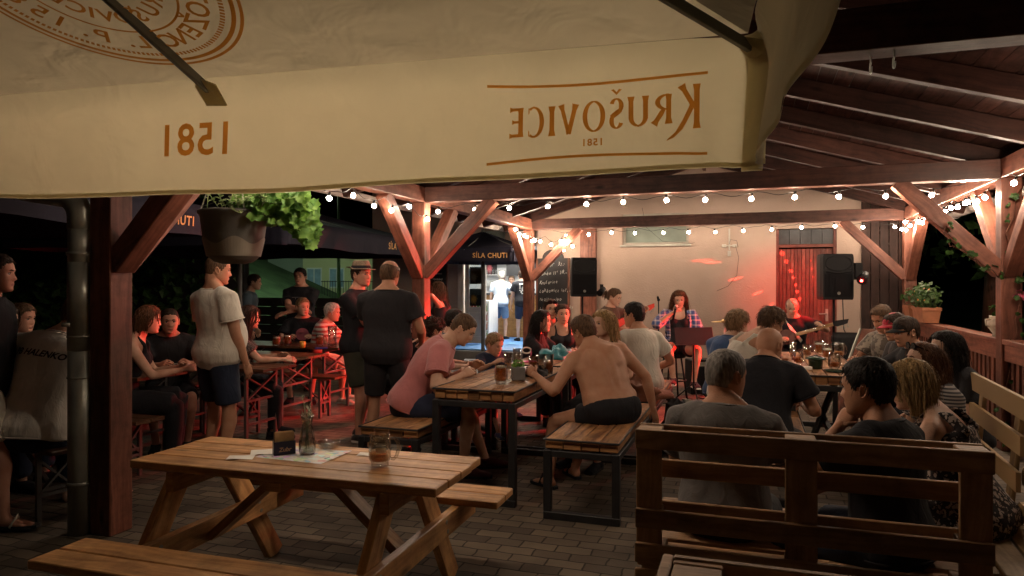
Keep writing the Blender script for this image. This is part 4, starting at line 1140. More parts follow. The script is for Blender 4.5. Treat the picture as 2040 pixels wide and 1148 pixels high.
for i in range(210):
    t = r_.random() ** .8
    p = Vector((.05 + .41 * t, r_.uniform(-.15, .12) * (1 - .2 * t), .32 + .07 * math.sin(t * 2.4) - .29 * t * r_.random() + r_.uniform(-.04, .05)))
    if p.x < .17 and p.z < .3: p.z = .31 + r_.uniform(0, .06)
    tips.append(p); geranium_leaf(q, p, Vector((r_.gauss(.2, .5), r_.gauss(-.75, .4), .55)).normalized(), r_.uniform(.04, .098), r_, 0)
stems(q, (.06, 0, .27), tips[::3], .003)
q.build('geranium_foliage', M['leaf'], hp_)
q = MB()
for i in range(26):
    c = Vector((r_.uniform(-.09, .22), r_.uniform(-.17, .02), .29)); tp = c + Vector((r_.gauss(.02, .03), r_.gauss(-.02, .03), r_.uniform(.03, .13)))
    if i % 5 == 0: tp.z -= .1; tp.x += .06
    q.tube([c, tp], .0022, 4)
    for k in range(7):
        p = c.lerp(tp, .25 + .75 * k / 6); q.leaf(p, Vector((math.cos(k * 2.4), math.sin(k * 2.4), .35)), Vector((0, 0, 1)), .036, .024)
q.build('variegated_sprigs', M['leafpale'], hp_)

def flower_box(u, v, b, label, size=(.50, .2, .17), seed=2, n=90, pot='terracotta', spread=(.36, .14, .17)):
    pass
def planter_box(loc, rz, size, label, potmat, n, spread, seed, leafs, ls=.085, petals=0):
    t = empty('flower_box', loc, rz, label, 'flower box', None)
    L, W_, H = size; q = MB()
    o = [(-L / 2 * .86, -W_ / 2 * .8), (L / 2 * .86, -W_ / 2 * .8), (L / 2 * .86, W_ / 2 * .8), (-L / 2 * .86, W_ / 2 * .8)]
    o2 = [(-L / 2, -W_ / 2), (L / 2, -W_ / 2), (L / 2, W_ / 2), (-L / 2, W_ / 2)]
    for i in range(4):
        j = (i + 1) % 4
        q.poly([(*o[i], 0), (*o[j], 0), (*[x * .97 for x in o2[j]], H * .8), (*[x * .97 for x in o2[i]], H * .8)])
        q.poly([(*[x * .97 for x in o2[i]], H * .8), (*[x * .97 for x in o2[j]], H * .8), (*[x * 1.03 for x in o2[j]], H * .8), (*[x * 1.03 for x in o2[i]], H * .8)])
        q.poly([(*[x * 1.03 for x in o2[i]], H * .8), (*[x * 1.03 for x in o2[j]], H * .8), (*[x * 1.04 for x in o2[j]], H), (*[x * 1.04 for x in o2[i]], H)])
        q.poly([(*[x * 1.04 for x in o2[i]], H), (*[x * 1.04 for x in o2[j]], H), (*[x * .9 for x in o2[j]], H), (*[x * .9 for x in o2[i]], H)])
    q.poly([(*p, 0) for p in o][::-1]); q.build('trough', potmat, t)
    q = MB(); q.poly([(*[x * .95 for x in p], H * .9) for p in o2]); q.build('soil', M['soil'], t)
    q = MB(); foliage(q, (0, 0, H + spread[2] * .7), spread, n, ls, (0,), seed=seed); r_ = random.Random(seed)
    stems(q, (0, 0, H * .9), [Vector((r_.uniform(-1, 1) * spread[0], r_.uniform(-1, 1) * spread[1], H + r_.uniform(0, 1.6) * spread[2])) for _ in range(14)])
    q.build('foliage', leafs, t)
    if petals:
        q = MB(); foliage(q, (0, 0, H + spread[2] * .8), [x * 1.05 for x in spread], petals, .03, (0,), seed=seed + 5); q.build('petals', M['petalorange'], t)
    return t
pb_ = PV(PW - .02, 7.35, 1.03)
planter_box(PV(PW - .06, 7.25, 1.03), -PHI + PI / 2, (.62, .22, .20), 'terracotta trough of geraniums on the right balustrade', M['terracotta'], 190, (.38, .17, .20), 2, M['leafmid'], .062, 9)
planter_box(PV(PW - .05, 8.0, 1.03), -PHI + PI / 2, (.42, .22, .2), 'small terracotta trough beside the far right post', M['terracotta'], 55, (.25, .16, .16), 6, M['leafdark'], .075)
hb = empty('hanging_planter', PV(aR + .34, BW + .25, 1.62), 0, 'round hanging flower pot in the dark corner beyond the right speaker', 'planter')
q = MB(); q.lathe([(.12, 0), (.15, .01), (.20, .2), (.215, .21), (.215, .23), (.19, .22), (0, .18)], 28); q.build('bowl', M['pot'], hb)
q = MB()
for k in range(3):
    a = k * 2.09; q.tube([(.2 * math.cos(a), .2 * math.sin(a), .22), (0, 0, .95)], .003, 5)
q.build('chain', M['zinc'], hb)
q = MB(); foliage(q, (0, 0, .3), (.32, .3, .22), 110, .075, (0,), seed=9); stems(q, (0, 0, .15), [(.2, .1, .4), (-.2, .1, .35), (0, -.25, .35)]); q.build('foliage', M['leafdark'], hb)
# little ceramic pot on the railing by the near right post
cp_ = empty('ceramic_pot', PV(PW + .0, BAY + .28, 1.0245), 0, 'small glazed pot with handles and a green plant on the balustrade by the right post', 'pot')
q = MB(); q.lathe([(.05, 0), (.055, .01), (.05, .03), (.095, .10), (.10, .14), (.075, .19), (.08, .20), (.065, .19), (0, .17)], 24)
for s_ in (-1, 1): q.tube([(s_ * .08, 0, .17), (s_ * .125, 0, .165), (s_ * .12, 0, .11), (s_ * .095, 0, .10)], .009, 7)
q.build('pot', M['ceramic'], cp_)
q = MB(); foliage(q, (0, 0, .25), (.09, .09, .08), 26, .05, (0,), seed=3); stems(q, (0, 0, .17), [(.05, 0, .3), (-.04, .03, .28), (0, -.05, .3)]); q.build('foliage', M['leafdark'], cp_)
# ivy climbing the near right post
iv = empty('ivy_vine', PV(PW, BAY), -PHI, 'dark green ivy trailing on the near right post and its braces', 'ivy')
q = MB(); r_ = random.Random(12)
vines = [[(-.10, -.11, .1), (-.02, -.12, .9), (.06, -.13, 1.5), (-.06, -.12, 2.0), (.08, -.12, 2.45)], [(.1, -.11, .2), (.13, -.13, 1.1), (.3, -.2, 1.5), (.5, -.35, 1.9), (.7, -.5, 2.2)],
         [(.12, -.5, 1.0), (.25, -.7, 1.4), (.2, -.9, 1.9), (.15, -1.2, 2.3)], [(-.10, -.1, 1.6), (-.3, -.12, 1.75), (-.5, -.1, 1.9), (-.55, -.1, 2.1)]]
ql = MB()
for v_ in vines:
    P = [Vector(p) for p in v_]; path = []
    for a, b in zip(P, P[1:]):
        for i in range(6): path.append(a.lerp(b, i / 6) + Vector((r_.gauss(0, .012), r_.gauss(0, .01), r_.gauss(0, .012))))
    q.tube(path, .006, 5)
    for p in path:
        for _ in range(1):
            d = Vector((r_.gauss(0, 1), r_.gauss(-.6, .6), r_.gauss(0, .8))).normalized()
            geranium_leaf(ql, p + d * .05, (d + Vector((0, -.5, .3))).normalized(), r_.uniform(.04, .075), r_, 0)
q.build('stem', M['beam_dark'], iv); ql.build('leaves', M['leafdark'], iv)
q = MB(); foliage(q, (.05, -.16, 1.42), (.06, .03, .06), 9, .05, (0,), seed=20); q.build('flower', M['petal'], iv)
# ================================================================ picnic table in front
pt = empty('picnic_table', (-.957, 3.279, 0), -.303, 'oiled pine picnic table with attached benches, mug and carafe on top', 'picnic table')
ZT = .71
for i in range(4):
    q = MB(); q.box((rng.uniform(-.004, .004), -.204 + i * .136, ZT - .0185), (1.535, .131, .037)); q.build('tabletop_board', M['picnic'], pt, .004)
for s in (-1, 1):
    for k in range(2):
        q = MB(); q.box((.0, s * (.56 + k * .137), .43 - .0185), (1.54, .13, .037)); q.build('seat_board', M['picnic'], pt, .004)
for x in (-.54, .54):
    q = MB(); q.box((x, 0, .335), (.042, 1.50, .11)); q.build('seat_support', M['picnic'], pt, .004)
    q = MB(); q.box((x, 0, ZT - .085), (.042, .54, .09)); q.build('top_support', M['picnic'], pt, .004)
    for s in (-1, 1):
        q = MB(); q.bar((x - .043, s * .13, ZT - .04), (x - .043, s * .56, 0.0), .042, .115, up=(0, 1, .4)); lg = q.build('leg', M['picnic'], pt, .004)
        q = MB(); q.tube([(x - .070, s * .34, .36), (x + .024, s * .34, .36)], .011, 8); q.tube([(x - .070, s * .355, .31), (x + .024, s * .355, .31)], .011, 8)
        q.build('bolt', M['zinc'], lg)
for s in (-1, 1):
    q = MB(); q.bar((s * .52, 0, .30), (s * .10, 0, ZT - .05), .09, .04, up=(0, 0, 1)); q.build('diagonal_brace', M['picnic'], pt, .004)
q = MB(); q.box((0, 0, ZT - .06), (.09, .54, .04)); q.build('middle_support', M['picnic'], pt, .004)

# ================================================================ steel framed block tables and benches
def block_table(name, label, group, nr, wd, ln, h, n, thick=.075, seglen=.5, cat='table', tilt=0.0):
    """nr: near right corner; the length runs away along the pavilion"""
    t = empty(name, (nr[0], nr[1], 0), -PHI + tilt, label, cat, group)
    fr = MB(); st = .05; ztop = h
    for y in (st / 2, ln - st / 2):
        for x in (-st / 2, -wd + st / 2): fr.box((x, y, (ztop - thick - .01) / 2 + st / 2), (st, st, ztop - thick - .01 - st))
        fr.box((-wd / 2, y, st / 2 - .001), (wd, st, st)); fr.box((-wd / 2, y, ztop - thick - .032), (wd - .102, st - .004, .042))
    for x in (-st / 2, -wd + st / 2): fr.box((x, ln / 2, ztop - thick - .032), (st - .004, ln - .102, .042))
    # thin angle edging round the top
    for y in (.004, ln - .004): fr.box((-wd / 2, y, ztop - .007), (wd, .008, .014))
    for x in (-.004, -wd + .004): fr.box((x, ln / 2, ztop - .007), (.008, ln - .017, .014))
    fr.build('steel_frame', M['steel'], t, .003)
    pw = (wd - .02) / n
    for i in range(n):
        q = MB(); x = -.01 - pw * (i + .5); y = .012 + rng.uniform(0, .01); yy = y
        while yy < ln - .03:
            l = min(seglen * rng.uniform(.75, 1.25), ln - .013 - yy)
            if ln - .013 - yy - l < .12: l = ln - .013 - yy
            q.box((x + rng.uniform(-.001, .001), yy + l / 2, ztop - thick / 2 - .002 + rng.uniform(-.0012, .0012)), (pw - .006, l - .006, thick)); yy += l
        q.build('plank', M['block'], t, .004)
    return t
TG, BG = 'block top tables with black steel legs', 'block top benches with black steel legs'
T1 = (.02, 4.78)
block_table('block_table', 'block top table with steel legs between the man in pink and the bare backed man', TG, T1, .62, 1.5, .795, 7)
T2 = (T1[0] + 1.56 * E2.x, T1[1] + 1.56 * E2.y)
block_table('block_table', 'block top table farther back, where the dark haired women sit', TG, T2, .62, 1.5, .795, 7)
B1 = (.675, 4.41)
block_table('block_bench', 'block top bench under the bare backed man, its steel end facing the picnic table', BG, B1, .50, 1.6, .523, 4, .065, .6, 'bench')
B2 = (B1[0] + 1.66 * E2.x, B1[1] + 1.66 * E2.y)
block_table('block_bench', 'block top bench under the man in the white shirt, brown jacket on it', BG, B2, .45, 1.5, .523, 4, .065, .6, 'bench')
L1 = (-.665, 4.95)
block_table('block_bench', 'block top bench under the man in the pink shirt', BG, L1, .48, 1.5, .50, 4, .065, .6, 'bench')
L2 = (L1[0] + 1.6 * E2.x, L1[1] + 1.6 * E2.y)
block_table('block_bench', 'block top bench beyond the man in pink, beside the fair haired boy', BG, L2, .45, 1.5, .50, 4, .065, .6, 'bench')
T3 = (2.80, 5.52)
tt3 = block_table('block_table', 'block top table crowded with beer glasses in front of the red door', TG, T3, .58, 2.1, .795, 6)
q = MB(); q.bar((-.12, .3, .05), (-.45, .9, .70), .04, .04); q.bar((-.45, .3, .05), (-.12, .9, .70), .04, .04); q.build('cross_strut', M['steel'], tt3)
block_table('block_bench', 'block top bench under the bald man and the man in blue', BG, (2.00, 4.75), .42, 2.4, .50, 4, .065, .6, 'bench')
block_table('block_bench', 'block top bench under the men in caps on the right', BG, (3.55, 5.3), .42, 1.9, .50, 4, .065, .6, 'bench')

# ================================================================ beer garden tables on the left terrace
def beer_table(name, label, cat, group, c, ang, ln, wd, h, legm):
    t = empty(name, (c[0], c[1], 0), ang, label, cat, group)
    q = MB()
    n = 2 if wd < .35 else 4
    for i in range(n): q.box((0, -wd / 2 + wd / n * (i + .5), h - .014), (ln, wd / n - .003, .028))
    q.build('tabletop' if h > .6 else 'seat', M['beertable'], t, .004)
    for s in (-1, 1):
        x = s * (ln / 2 - .22); w2 = wd / 2 - .04; q = MB()
        for sy in (-1, 1): q.box((x, sy * w2, (h - .03) / 2), (.028, .028, h - .03))
        q.box((x, 0, h - .045), (.03, 2 * w2 + .03, .03)); q.box((x, 0, .22), (.022, 2 * w2 - .03, .022))
        q.bar((x + .004, -w2, h - .30), (x + .004, w2, h - .08), .014, .03, up=(1, 0, 0)); q.bar((x - .004, w2, h - .30), (x - .004, -w2, h - .08), .014, .03, up=(1, 0, 0))
        q.box((x, 0, h - .31), (.02, 2 * w2 - .03, .022))
        q.bar((x - s * .01, 0, h - .31), (x - s * .42, 0, h - .05), .025, .012)
        q.build('folding_leg', legm, t)
    return t
M['leggrey'] = plain('green_grey_leg_paint', (.09, .085, .08), .45, 0, .15)
GT, GB = 'folding beer tables on the left terrace', 'folding beer benches on the left terrace'
def along(p, d): return (p[0] + E1.x * d, p[1] + E1.y * d)
beer_table('beer_table', 'folding beer table whose corner shows right of the near left post', 'table', GT, along((-3.0, 6.05), -1.1), -PHI, 2.2, .55, .75, M['leggrey'])
beer_table('beer_table', 'folding beer table just behind the standing man in white', 'table', GT, along((-2.18, 6.62), -.65), -PHI, 1.3, .5, .75, M['leggrey'])
beer_table('beer_table', 'empty folding beer table with its end lit red', 'table', GT, along((-2.16, 7.65), -.9), -PHI, 1.8, .6, .75, M['leggrey'])
beer_table('beer_table', 'folding beer table carrying mugs, a yellow candle and a glass vase', 'table', GT, along((-1.95, 8.55), -.95), -PHI, 1.9, .6, .78, M['leggrey'])
beer_table('beer_bench', 'folding beer bench with red lit legs near the man in the straw hat', 'bench', GB, along((-1.95, 8.02), -.8), -PHI, 1.6, .26, .48, M['leggrey'])
beer_table('beer_bench', 'folding beer bench under the woman in the tank top at the left', 'bench', GB, along((-2.8, 5.45), -1.0), -PHI, 2.0, .28, .48, M['leggrey'])
beer_table('beer_bench', 'folding beer bench under the long haired woman in the patterned top', 'bench', GB, along((-2.45, 7.12), -.5), -PHI, 1.0, .26, .48, M['leggrey'])
beer_table('beer_bench', 'folding beer bench at the far left under the man in the lettered white shirt', 'bench', GB, (-3.35, 4.75), -.5, 1.4, .3, .50, M['leggrey'])

# ================================================================ pallet benches
def pallet_back(t, M_, L=1.2, z0=.50, ztop=.96, y=0.0, sgn=1):
    n = 0
    for z, hh in ((ztop - .0375, .075), (.615, .075)):
        q = MB(); q.box((L / 2, y, z), (L, .02, hh)); q.build('back_rail', M_, t, .003)
    for z, hh in ((ztop - .0375, .075), (.785, .07), (.618, .075)):
        q = MB(); q.box((L / 2, y + sgn * .122, z), (L, .02, hh)); q.build('front_slat', M_, t, .003)
    for x in (.05, L / 2, L - .05):
        q = MB(); q.box((x, y + sgn * .021, (z0 + ztop) / 2 - .003), (.098 if x != L / 2 else .11, .02, ztop - z0)); q.build('upright_board', M_, t, .003)
        for z in (ztop - .046, .600):
            q = MB(); q.box((x, y + sgn * .0715, z), (.094 if x != L / 2 else .106, .078, .084)); q.build('block', M_, t, .003)
def pallet_flat(t, M_, z, y0, L=1.2, W=.8, blocks=True):
    for i in range(5):
        q = MB(); q.box((L / 2, y0 + W * (i + .5) / 5, z + .133), (L, .115, .021)); q.build('deck_slat', M_, t, .003)
    for x in (.06, L / 2, L - .06):
        q = MB(); q.box((x, y0 + W / 2, z + .111), (.12, W, .021)); q.build('stringer', M_, t, .003)
        for y in (.06, W / 2, W - .06):
            q = MB(); q.box((x, y0 + y, z + .061), (.116, .116, .077)); q.build('block', M_, t, .003)
    for y in (.06, W / 2, W - .06):
        q = MB(); q.box((L / 2, y0 + y, z + .011), (L, .10, .021)); q.build('bottom_board', M_, t, .003)
PG = 'benches built of wooden pallets'
pb1 = empty('pallet_bench', (.482, 2.742, 0), -PHI, 'dark brown pallet bench seen from behind its open backrest, two men sitting on it', 'pallet bench', PG)
pallet_back(pb1, M['pallet']); pallet_flat(pb1, M['pallet'], .29, .14); pallet_flat(pb1, M['pallet'], .145, .14); pallet_flat(pb1, M['pallet'], 0, .14)
for x in (.06, .6, 1.14):
    q = MB(); q.box((x, .05, .47), (.11, .09, .085)); q.build('seat_joist', M['pallet'], pb1, .003)
for z in (.485, .385, .24):
    q = MB(); q.box((.6, -.012, z), (1.2, .02, .075)); q.build('lower_rail', M['pallet'], pb1, .003)
pb2 = empty('pallet_bench', (.335, 1.455, 0), -PHI, 'dark pallet bench whose backrest edge crosses the bottom right corner of the view', 'pallet bench', PG)
pallet_back(pb2, M['pallet'], sgn=-1); pallet_flat(pb2, M['pallet'], .29, -.94); pallet_flat(pb2, M['pallet'], .145, -.94)
for z in (0,): pallet_flat(pb2, M['pallet'], z, -.94)
q = MB(); q.box((-.012, -.061, .73), (.022, .145, .456)); q.build('end_board', M['pallet'], pb2, .003)
def side_pallet(label, far, ln, lean=.10):
    t = empty('pallet_bench', (far[0], far[1], 0), -PHI - PI / 2 - .06, label, 'pallet bench', PG)
    for z, hh in ((.90, .11), (.72, .10), (.54, .10), (.36, .1)):
        q = MB(); n = 10
        o = [(0, -hh / 2 + .02), (.02, -hh / 2), (ln, -hh / 2), (ln, hh / 2), (.03, hh / 2), (0, hh / 2 - .03)]
        q.slab([(x, (z - .5) * lean, z + zz) for x, zz in o], (0, .022, 0)); q.build('back_slat', M['palletlight'], t, .004)
    for x in (.22, ln - .2):
        q = MB(); q.bar((x, .038 - .5 * lean, .0), (x, .038 + .42 * lean, .93), .09, .024, up=(0, 1, 0)); q.build('upright_board', M['palletlight'], t, .003)
    for k in range(4):
        q = MB(); q.box((ln / 2, -.12 - k * .13 - .03, .42), (ln, .115, .022)); q.build('seat_slat', M['palletlight'], t, .003)
    for x in (.1, ln - .1):
        q = MB(); q.box((x, -.33, .2), (.09, .5, .40)); q.build('seat_block', M['palletlight'], t, .003)
side_pallet('pale slatted pallet bench along the right railing, its rounded top board catching light', (2.95, 4.6), 1.2)
side_pallet('pale slatted pallet bench cut off by the right edge of the view', (2.62, 3.62), 1.2)

# ================================================================ things on the picnic table
def on_table(u, v, z=ZT): return at(u, v, FPX * (CAM_H - z) / (v - 568))
def mug(loc, label, fill=.6, foam=.0, rz=0.0, s=1.0, group='half litre beer mugs with handles'):
    t = empty('beer_mug', loc, rz, label, 'beer mug', group)
    q = MB(); h = .145 * s; r = .046 * s
    prof_o = [(.0, 0), (r * .80, 0), (r * .86, .006 * s), (r * .88, .02 * s), (r * 1.06, .035 * s), (r * 1.07, h * .72), (r * .98, h * .80), (r * .98, h)]
    prof_i = [(r * .90, h), (r * .90, h * .8), (r * .97, h * .70), (r * .97, .04 * s), (r * .8, .024 * s), (.0, .022 * s)]
    n = 20; pr = prof_o + prof_i; rings = []
    for i, (rr, z) in enumerate(pr):
        rings.append((Vector((0, 0, z)), Vector((max(rr, 1e-5), 0, 0)), Vector((0, max(rr, 1e-5), 0))))
    q.loft(rings, n, False)
    # pressed dimples
    for k, p in enumerate(q.v):
        ring_i = k // n
        if ring_i in (4, 5): 
            a = math.atan2(p.y, p.x); f = 1 + .018 * math.cos(a * 10); q.v[k] = Vector((p.x * f, p.y * f, p.z))
    g = q.build('glass_body', M['glass'], t)
    q = MB(); q.tube([(r * .97, 0, h * .80), (r * 1.35, 0, h * .84), (r * 1.75, 0, h * .70), (r * 1.82, 0, h * .48), (r * 1.6, 0, h * .26), (r * 1.3, 0, h * .17), (r * 1.04, 0, h * .2)], [.006 * s, .0065 * s, .0075 * s, .0078 * s, .0075 * s, .0065 * s, .006 * s], 10); q.build('handle', M['glass'], t)
    if fill > 0:
        q = MB(); zt = .025 * s + fill * (h * .93 - .025 * s); q.lathe([(0, .0235 * s), (r * .79, .0255 * s), (r * .955, .041 * s), (r * .955, min(zt, h * .69)), (r * (.955 if zt < h * .7 else .89), zt), (0, zt)], 24); q.build('beer', M['beer'], t)
        if foam: q = MB(); q.lathe([(0, zt + .0006), (r * .88, zt + .0006), (r * .885, zt + foam), (r * .5, zt + foam + .004), (0, zt + foam + .003)], 24); q.build('foam', M['foam'], t)
    return t
def tumbler(loc, label, h=.14, r=.033, fill=.5, group='straight glasses on the tables', tint='beer'):
    t = empty('drinking_glass', loc, 0, label, 'glass', group)
    q = MB(); q.lathe([(0, 0), (r * .8, 0), (r, h), (r * .94, h), (r * .76, .008), (0, .008)], 20); q.build('glass_body', M['glass'], t)
    if fill: 
        q = MB(); k = .8 + .2 * fill; q.lathe([(0, .0085), (r * .755, .0085), (r * (k - .06), h * fill), (0, h * fill)], 20); q.build('drink', M[tint], t)
    return t
M['water'] = glass('clear_drink', (.9, .92, .9), .03)
mg = mug(on_table(757, 928), 'nearly empty dimpled beer mug on the picnic table', .30, .0, .3, 1.0)
q = MB(); n = 10
for i in range(5):
    a = -1.95 + i * .17; ct = Vector((.0502 * math.cos(a), .0502 * math.sin(a), .082)); tx = Vector((-math.sin(a), math.cos(a), 0))
    q.poly([ct + tx * .0075 * math.cos(2 * PI * k / 12) + Vector((0, 0, .009 * math.sin(2 * PI * k / 12))) for k in range(12)])
for z in (.068, .098):
    for i in range(8): 
        a0, a1 = -2.05 + i * .11, -2.05 + (i + 1) * .11
        q.poly([Vector((.0503 * math.cos(a0), .0503 * math.sin(a0), z)), Vector((.0503 * math.cos(a1), .0503 * math.sin(a1), z)), Vector((.0503 * math.cos(a1), .0503 * math.sin(a1), z + .003)), Vector((.0503 * math.cos(a0), .0503 * math.sin(a0), z + .003))])
q.build('emblem_print', M['paper'], mg)
# coaster holder
ch_ = empty('coaster_holder', on_table(566, 905), .52, 'navy coaster holder full of beer mats standing on the printed sheet', 'coaster holder')
q = MB(); q.box((0, 0, .003), (.10, .042, .006)); q.box((0, -.019, .034), (.10, .004, .062)); q.box((0, .019, .034), (.10, .004, .062)); q.box((-.048, 0, .034), (.004, .034, .062)); q.box((.048, 0, .034), (.004, .034, .062)); q.build('box', M['navyplastic'], ch_, .002)
q = MB()
for i in range(14):
    y = -.014 + i * .0021; o = []
    for cx, cz, a0 in ((.036, .098, 0), (-.036, .098, 90), (-.036, .020, 180), (.036, .020, 270)):
        for k in range(4): a = R(a0 + k * 30); o.append((cx + .009 * math.cos(a), y, cz + .009 * math.sin(a) + (i % 3) * .001))
    q.slab(o, (0, .0016, 0))
q.build('beer_mats', M['coaster'], ch_)
q = MB(); put_text(q, 'Zubr', .028, lambda x, y: Vector((x, -.0215, .026 + y)), shear=.15, bold=.0006); q.lathe([(0, 0), (.0001, 0)], 6, (0, -.0212, .03)); q.build('label_print', M['coaster'], ch_)
# printed sheet
def printmat():
    m, N, L, B = mat('colour_printed_sheet'); tc = N.new('ShaderNodeTexCoord')
    vo = N.new('ShaderNodeTexVoronoi'); vo.inputs['Scale'].default_value = 6; vo.distance = 'CHEBYCHEV'; L.new(tc.outputs['UV'], vo.inputs['Vector'])
    hs = N.new('ShaderNodeHueSaturation'); hs.inputs['Saturation'].default_value = .55; hs.inputs['Value'].default_value = .9; L.new(vo.outputs['Color'], hs.inputs['Color'])
    nz = N.new('ShaderNodeTexNoise'); nz.inputs['Scale'].default_value = 9; L.new(tc.outputs['UV'], nz.inputs['Vector'])
    r = N.new('ShaderNodeValToRGB'); r.color_ramp.elements[0].position = .47; r.color_ramp.elements[1].position = .53; L.new(nz.outputs['Fac'], r.inputs['Fac'])
    mx = N.new('ShaderNodeMix'); mx.data_type = 'RGBA'; L.new(r.outputs['Color'], mx.inputs[0]); mx.inputs[6].default_value = rgb((.72, .68, .62)); L.new(hs.outputs['Color'], mx.inputs[7])
    L.new(mx.outputs[2], B.inputs['Base Color']); B.inputs['Roughness'].default_value = .5; return m
pm = empty('printed_sheet', on_table(606, 906), -.36, 'colour printed placemat sheet under the carafe and coaster holder', 'placemat')
q = MB(); q.grid(lambda u, v: ((u - .5) * .37, (v - .5) * .25, .0015 + .006 * abs(2 * u - 1) ** 4 * v), 10, 6); q.build('sheet', printmat(), pm)
# carafe
ca = empty('glass_carafe', on_table(612, 905) + Vector((0, 0, .0025)), 0, 'small glass carafe with water and a rosemary sprig on the picnic table', 'carafe')
q = MB(); q.lathe([(0, 0), (.034, 0), (.039, .012), (.040, .05), (.032, .10), (.023, .135), (.026, .168), (.032, .185), (.030, .185), (.024, .168), (.021, .135), (.030, .10), (.0375, .05), (.036, .012), (0, .008)], 28); q.build('glass_body', M['glass'], ca)
q = MB(); q.lathe([(0, .009), (.0355, .013), (.037, .05), (.034, .075), (0, .075)], 24); q.build('water', M['water'], ca)
q = MB(); r_ = random.Random(3)
for k in range(5):
    a = k * 1.3; tip = Vector((.03 * math.cos(a), .03 * math.sin(a), .19 + .035 * (k % 3))); base = Vector((.01 * math.cos(a + 2), .01 * math.sin(a + 2), .02)); q.tube([base, Vector((0, 0, .13)), tip], .0018, 4)
    for i in range(26):
        t = i / 25; p = base.lerp(Vector((0, 0, .13)), t * 2) if t < .5 else Vector((0, 0, .13)).lerp(tip, t * 2 - 1)
        d = Vector((r_.gauss(0, 1), r_.gauss(0, 1), .9)); q.leaf(p, d, Vector((0, 0, 1)), .040 if t > .5 else .02, .0062)
q.build('rosemary_sprig', M['leafsucc'], ca)
# ashtray
as_ = empty('glass_ashtray', on_table(655, 893) + Vector((0, 0, .003)), 0, 'clear glass ashtray on the printed sheet', 'ashtray')
q = MB(); q.lathe([(0, 0), (.042, 0), (.052, .012), (.055, .034), (.047, .034), (.042, .012), (0, .009)], 28); q.build('dish', M['glass'], as_)
def napkin(u, v, rz, sx, sy, label):
    t = empty('paper_napkin', on_table(u, v), rz, label, 'napkin', 'paper napkins on the picnic table')
    q = MB(); q.grid(lambda a, b: ((a - .5) * sx, (b - .5) * sy, .003 + .008 * a * b + .003 * math.sin(4 * a + 2 * b)), 6, 6); q.build('folded_sheet', M['paper'], t)
napkin(528, 902, .3, .13, .10, 'folded white napkin leaning against the coaster holder')
napkin(480, 913, .1, .12, .07, 'small white napkin at the left end of the printed sheet')
napkin(730, 907, -.1, .08, .06, 'crumpled white napkin beside the nearly empty mug')

# ================================================================ things on the block tables
ZB_ = .7955
def on_b(u, v, z=ZB_): return at(u, v, FPX * (CAM_H - z) / (v - 568))
mug(on_b(998, 765), 'full amber beer mug near the end of the block table', .85, .012, .2)
pc = empty('plant_cube', on_b(1032, 757), .1, 'grey cube pot with a small green plant on the block table', 'plant pot')
q = MB(); q.box((0, 0, .05), (.10, .10, .10)); q.build('cube_pot', M['slate'], pc, .004)
q = MB(); foliage(q, (0, 0, .12), (.05, .05, .035), 40, .03, (0,), seed=31); q.build('plant', M['leaf'], pc)
tumbler(on_b(1012, 735), 'ribbed glass nearest to the fair haired boy', .14, .036, .35)
tumbler(on_b(1030, 733), 'tall empty glass behind the grey plant cube', .17, .036, 0)
tumbler(on_b(1063, 752), 'tall glass of pale cider standing before the bare arm', .17, .042, .7)
tumbler(on_b(1078, 748), 'tall empty tumbler beside the pale cider glass', .17, .042, .15)
tumbler(on_b(1093, 745), 'tall glass of amber drink closest to the bare elbow', .16, .042, .55)
M['turq'] = plain('turquoise_plastic', (.06, .30, .36), .4, 0, .2, 20); M['pinkp'] = plain('pink_plastic', (.75, .10, .22), .45, 0, .1)
def lump(name, label, cat, loc, size, material, seed, rough=.35):
    q = MB(); r_ = random.Random(seed); ph = Vector((r_.uniform(0, 9), r_.uniform(0, 9), r_.uniform(0, 9)))
    k = 26; base = len(q.v)
    def f(u, v):
        th, ph_ = v * 2 * PI, u * PI / 2
        d = Vector((math.cos(ph_) * math.cos(th), math.cos(ph_) * math.sin(th), math.sin(ph_)))
        nn = 1 + rough * mnoise.noise(d * 2.2 + ph) + rough * .5 * mnoise.noise(d * 5 + ph)
        return (d.x * size[0] * nn, d.y * size[1] * nn, d.z * size[2] * nn)
    q.grid(f, 12, k); q.poly([f(0, i / k) for i in range(k)][::-1])
    o = q.build(name, material, None, loc=loc); return tag(o, label, cat)
lump('plastic_bag', 'crumpled turquoise bag on the far block table', 'bag', on_b(1105, 715), (.15, .1, .12), M['turq'], 3, .5)
lump('cloth_bag', 'black cloth bag lying on the block table behind the plant cube', 'bag', on_b(1053, 752) + Vector((.06, .12, 0)), (.10, .12, .075), M['ink'], 5)
rb2 = empty('gift_ribbon', on_b(1058, 712), 0, 'pink and white ribbon bow on the far block table', 'ribbon')
q = MB()
for s in (-1, 1): q.tube([(0, 0, .06)] + [(s * (.045 - .045 * math.cos(t)), 0, .07 + .03 * math.sin(t)) for t in [2 * PI * i / 12 for i in range(13)]], .008, 6, 0 if s > 0 else 1)
q.tube([(0, 0, 0), (0, 0, .06)], .01, 6); q.build('bow', [M['pinkp'], M['paper']], rb2)
q = MB(); q.box((0, 0, .006), (.16, .08, .012)); o = q.build('pink_phone', M['pinkp'], None, .003, on_b(1050, 722), .2); tag(o, 'flat pink phone on the far block table', 'phone')
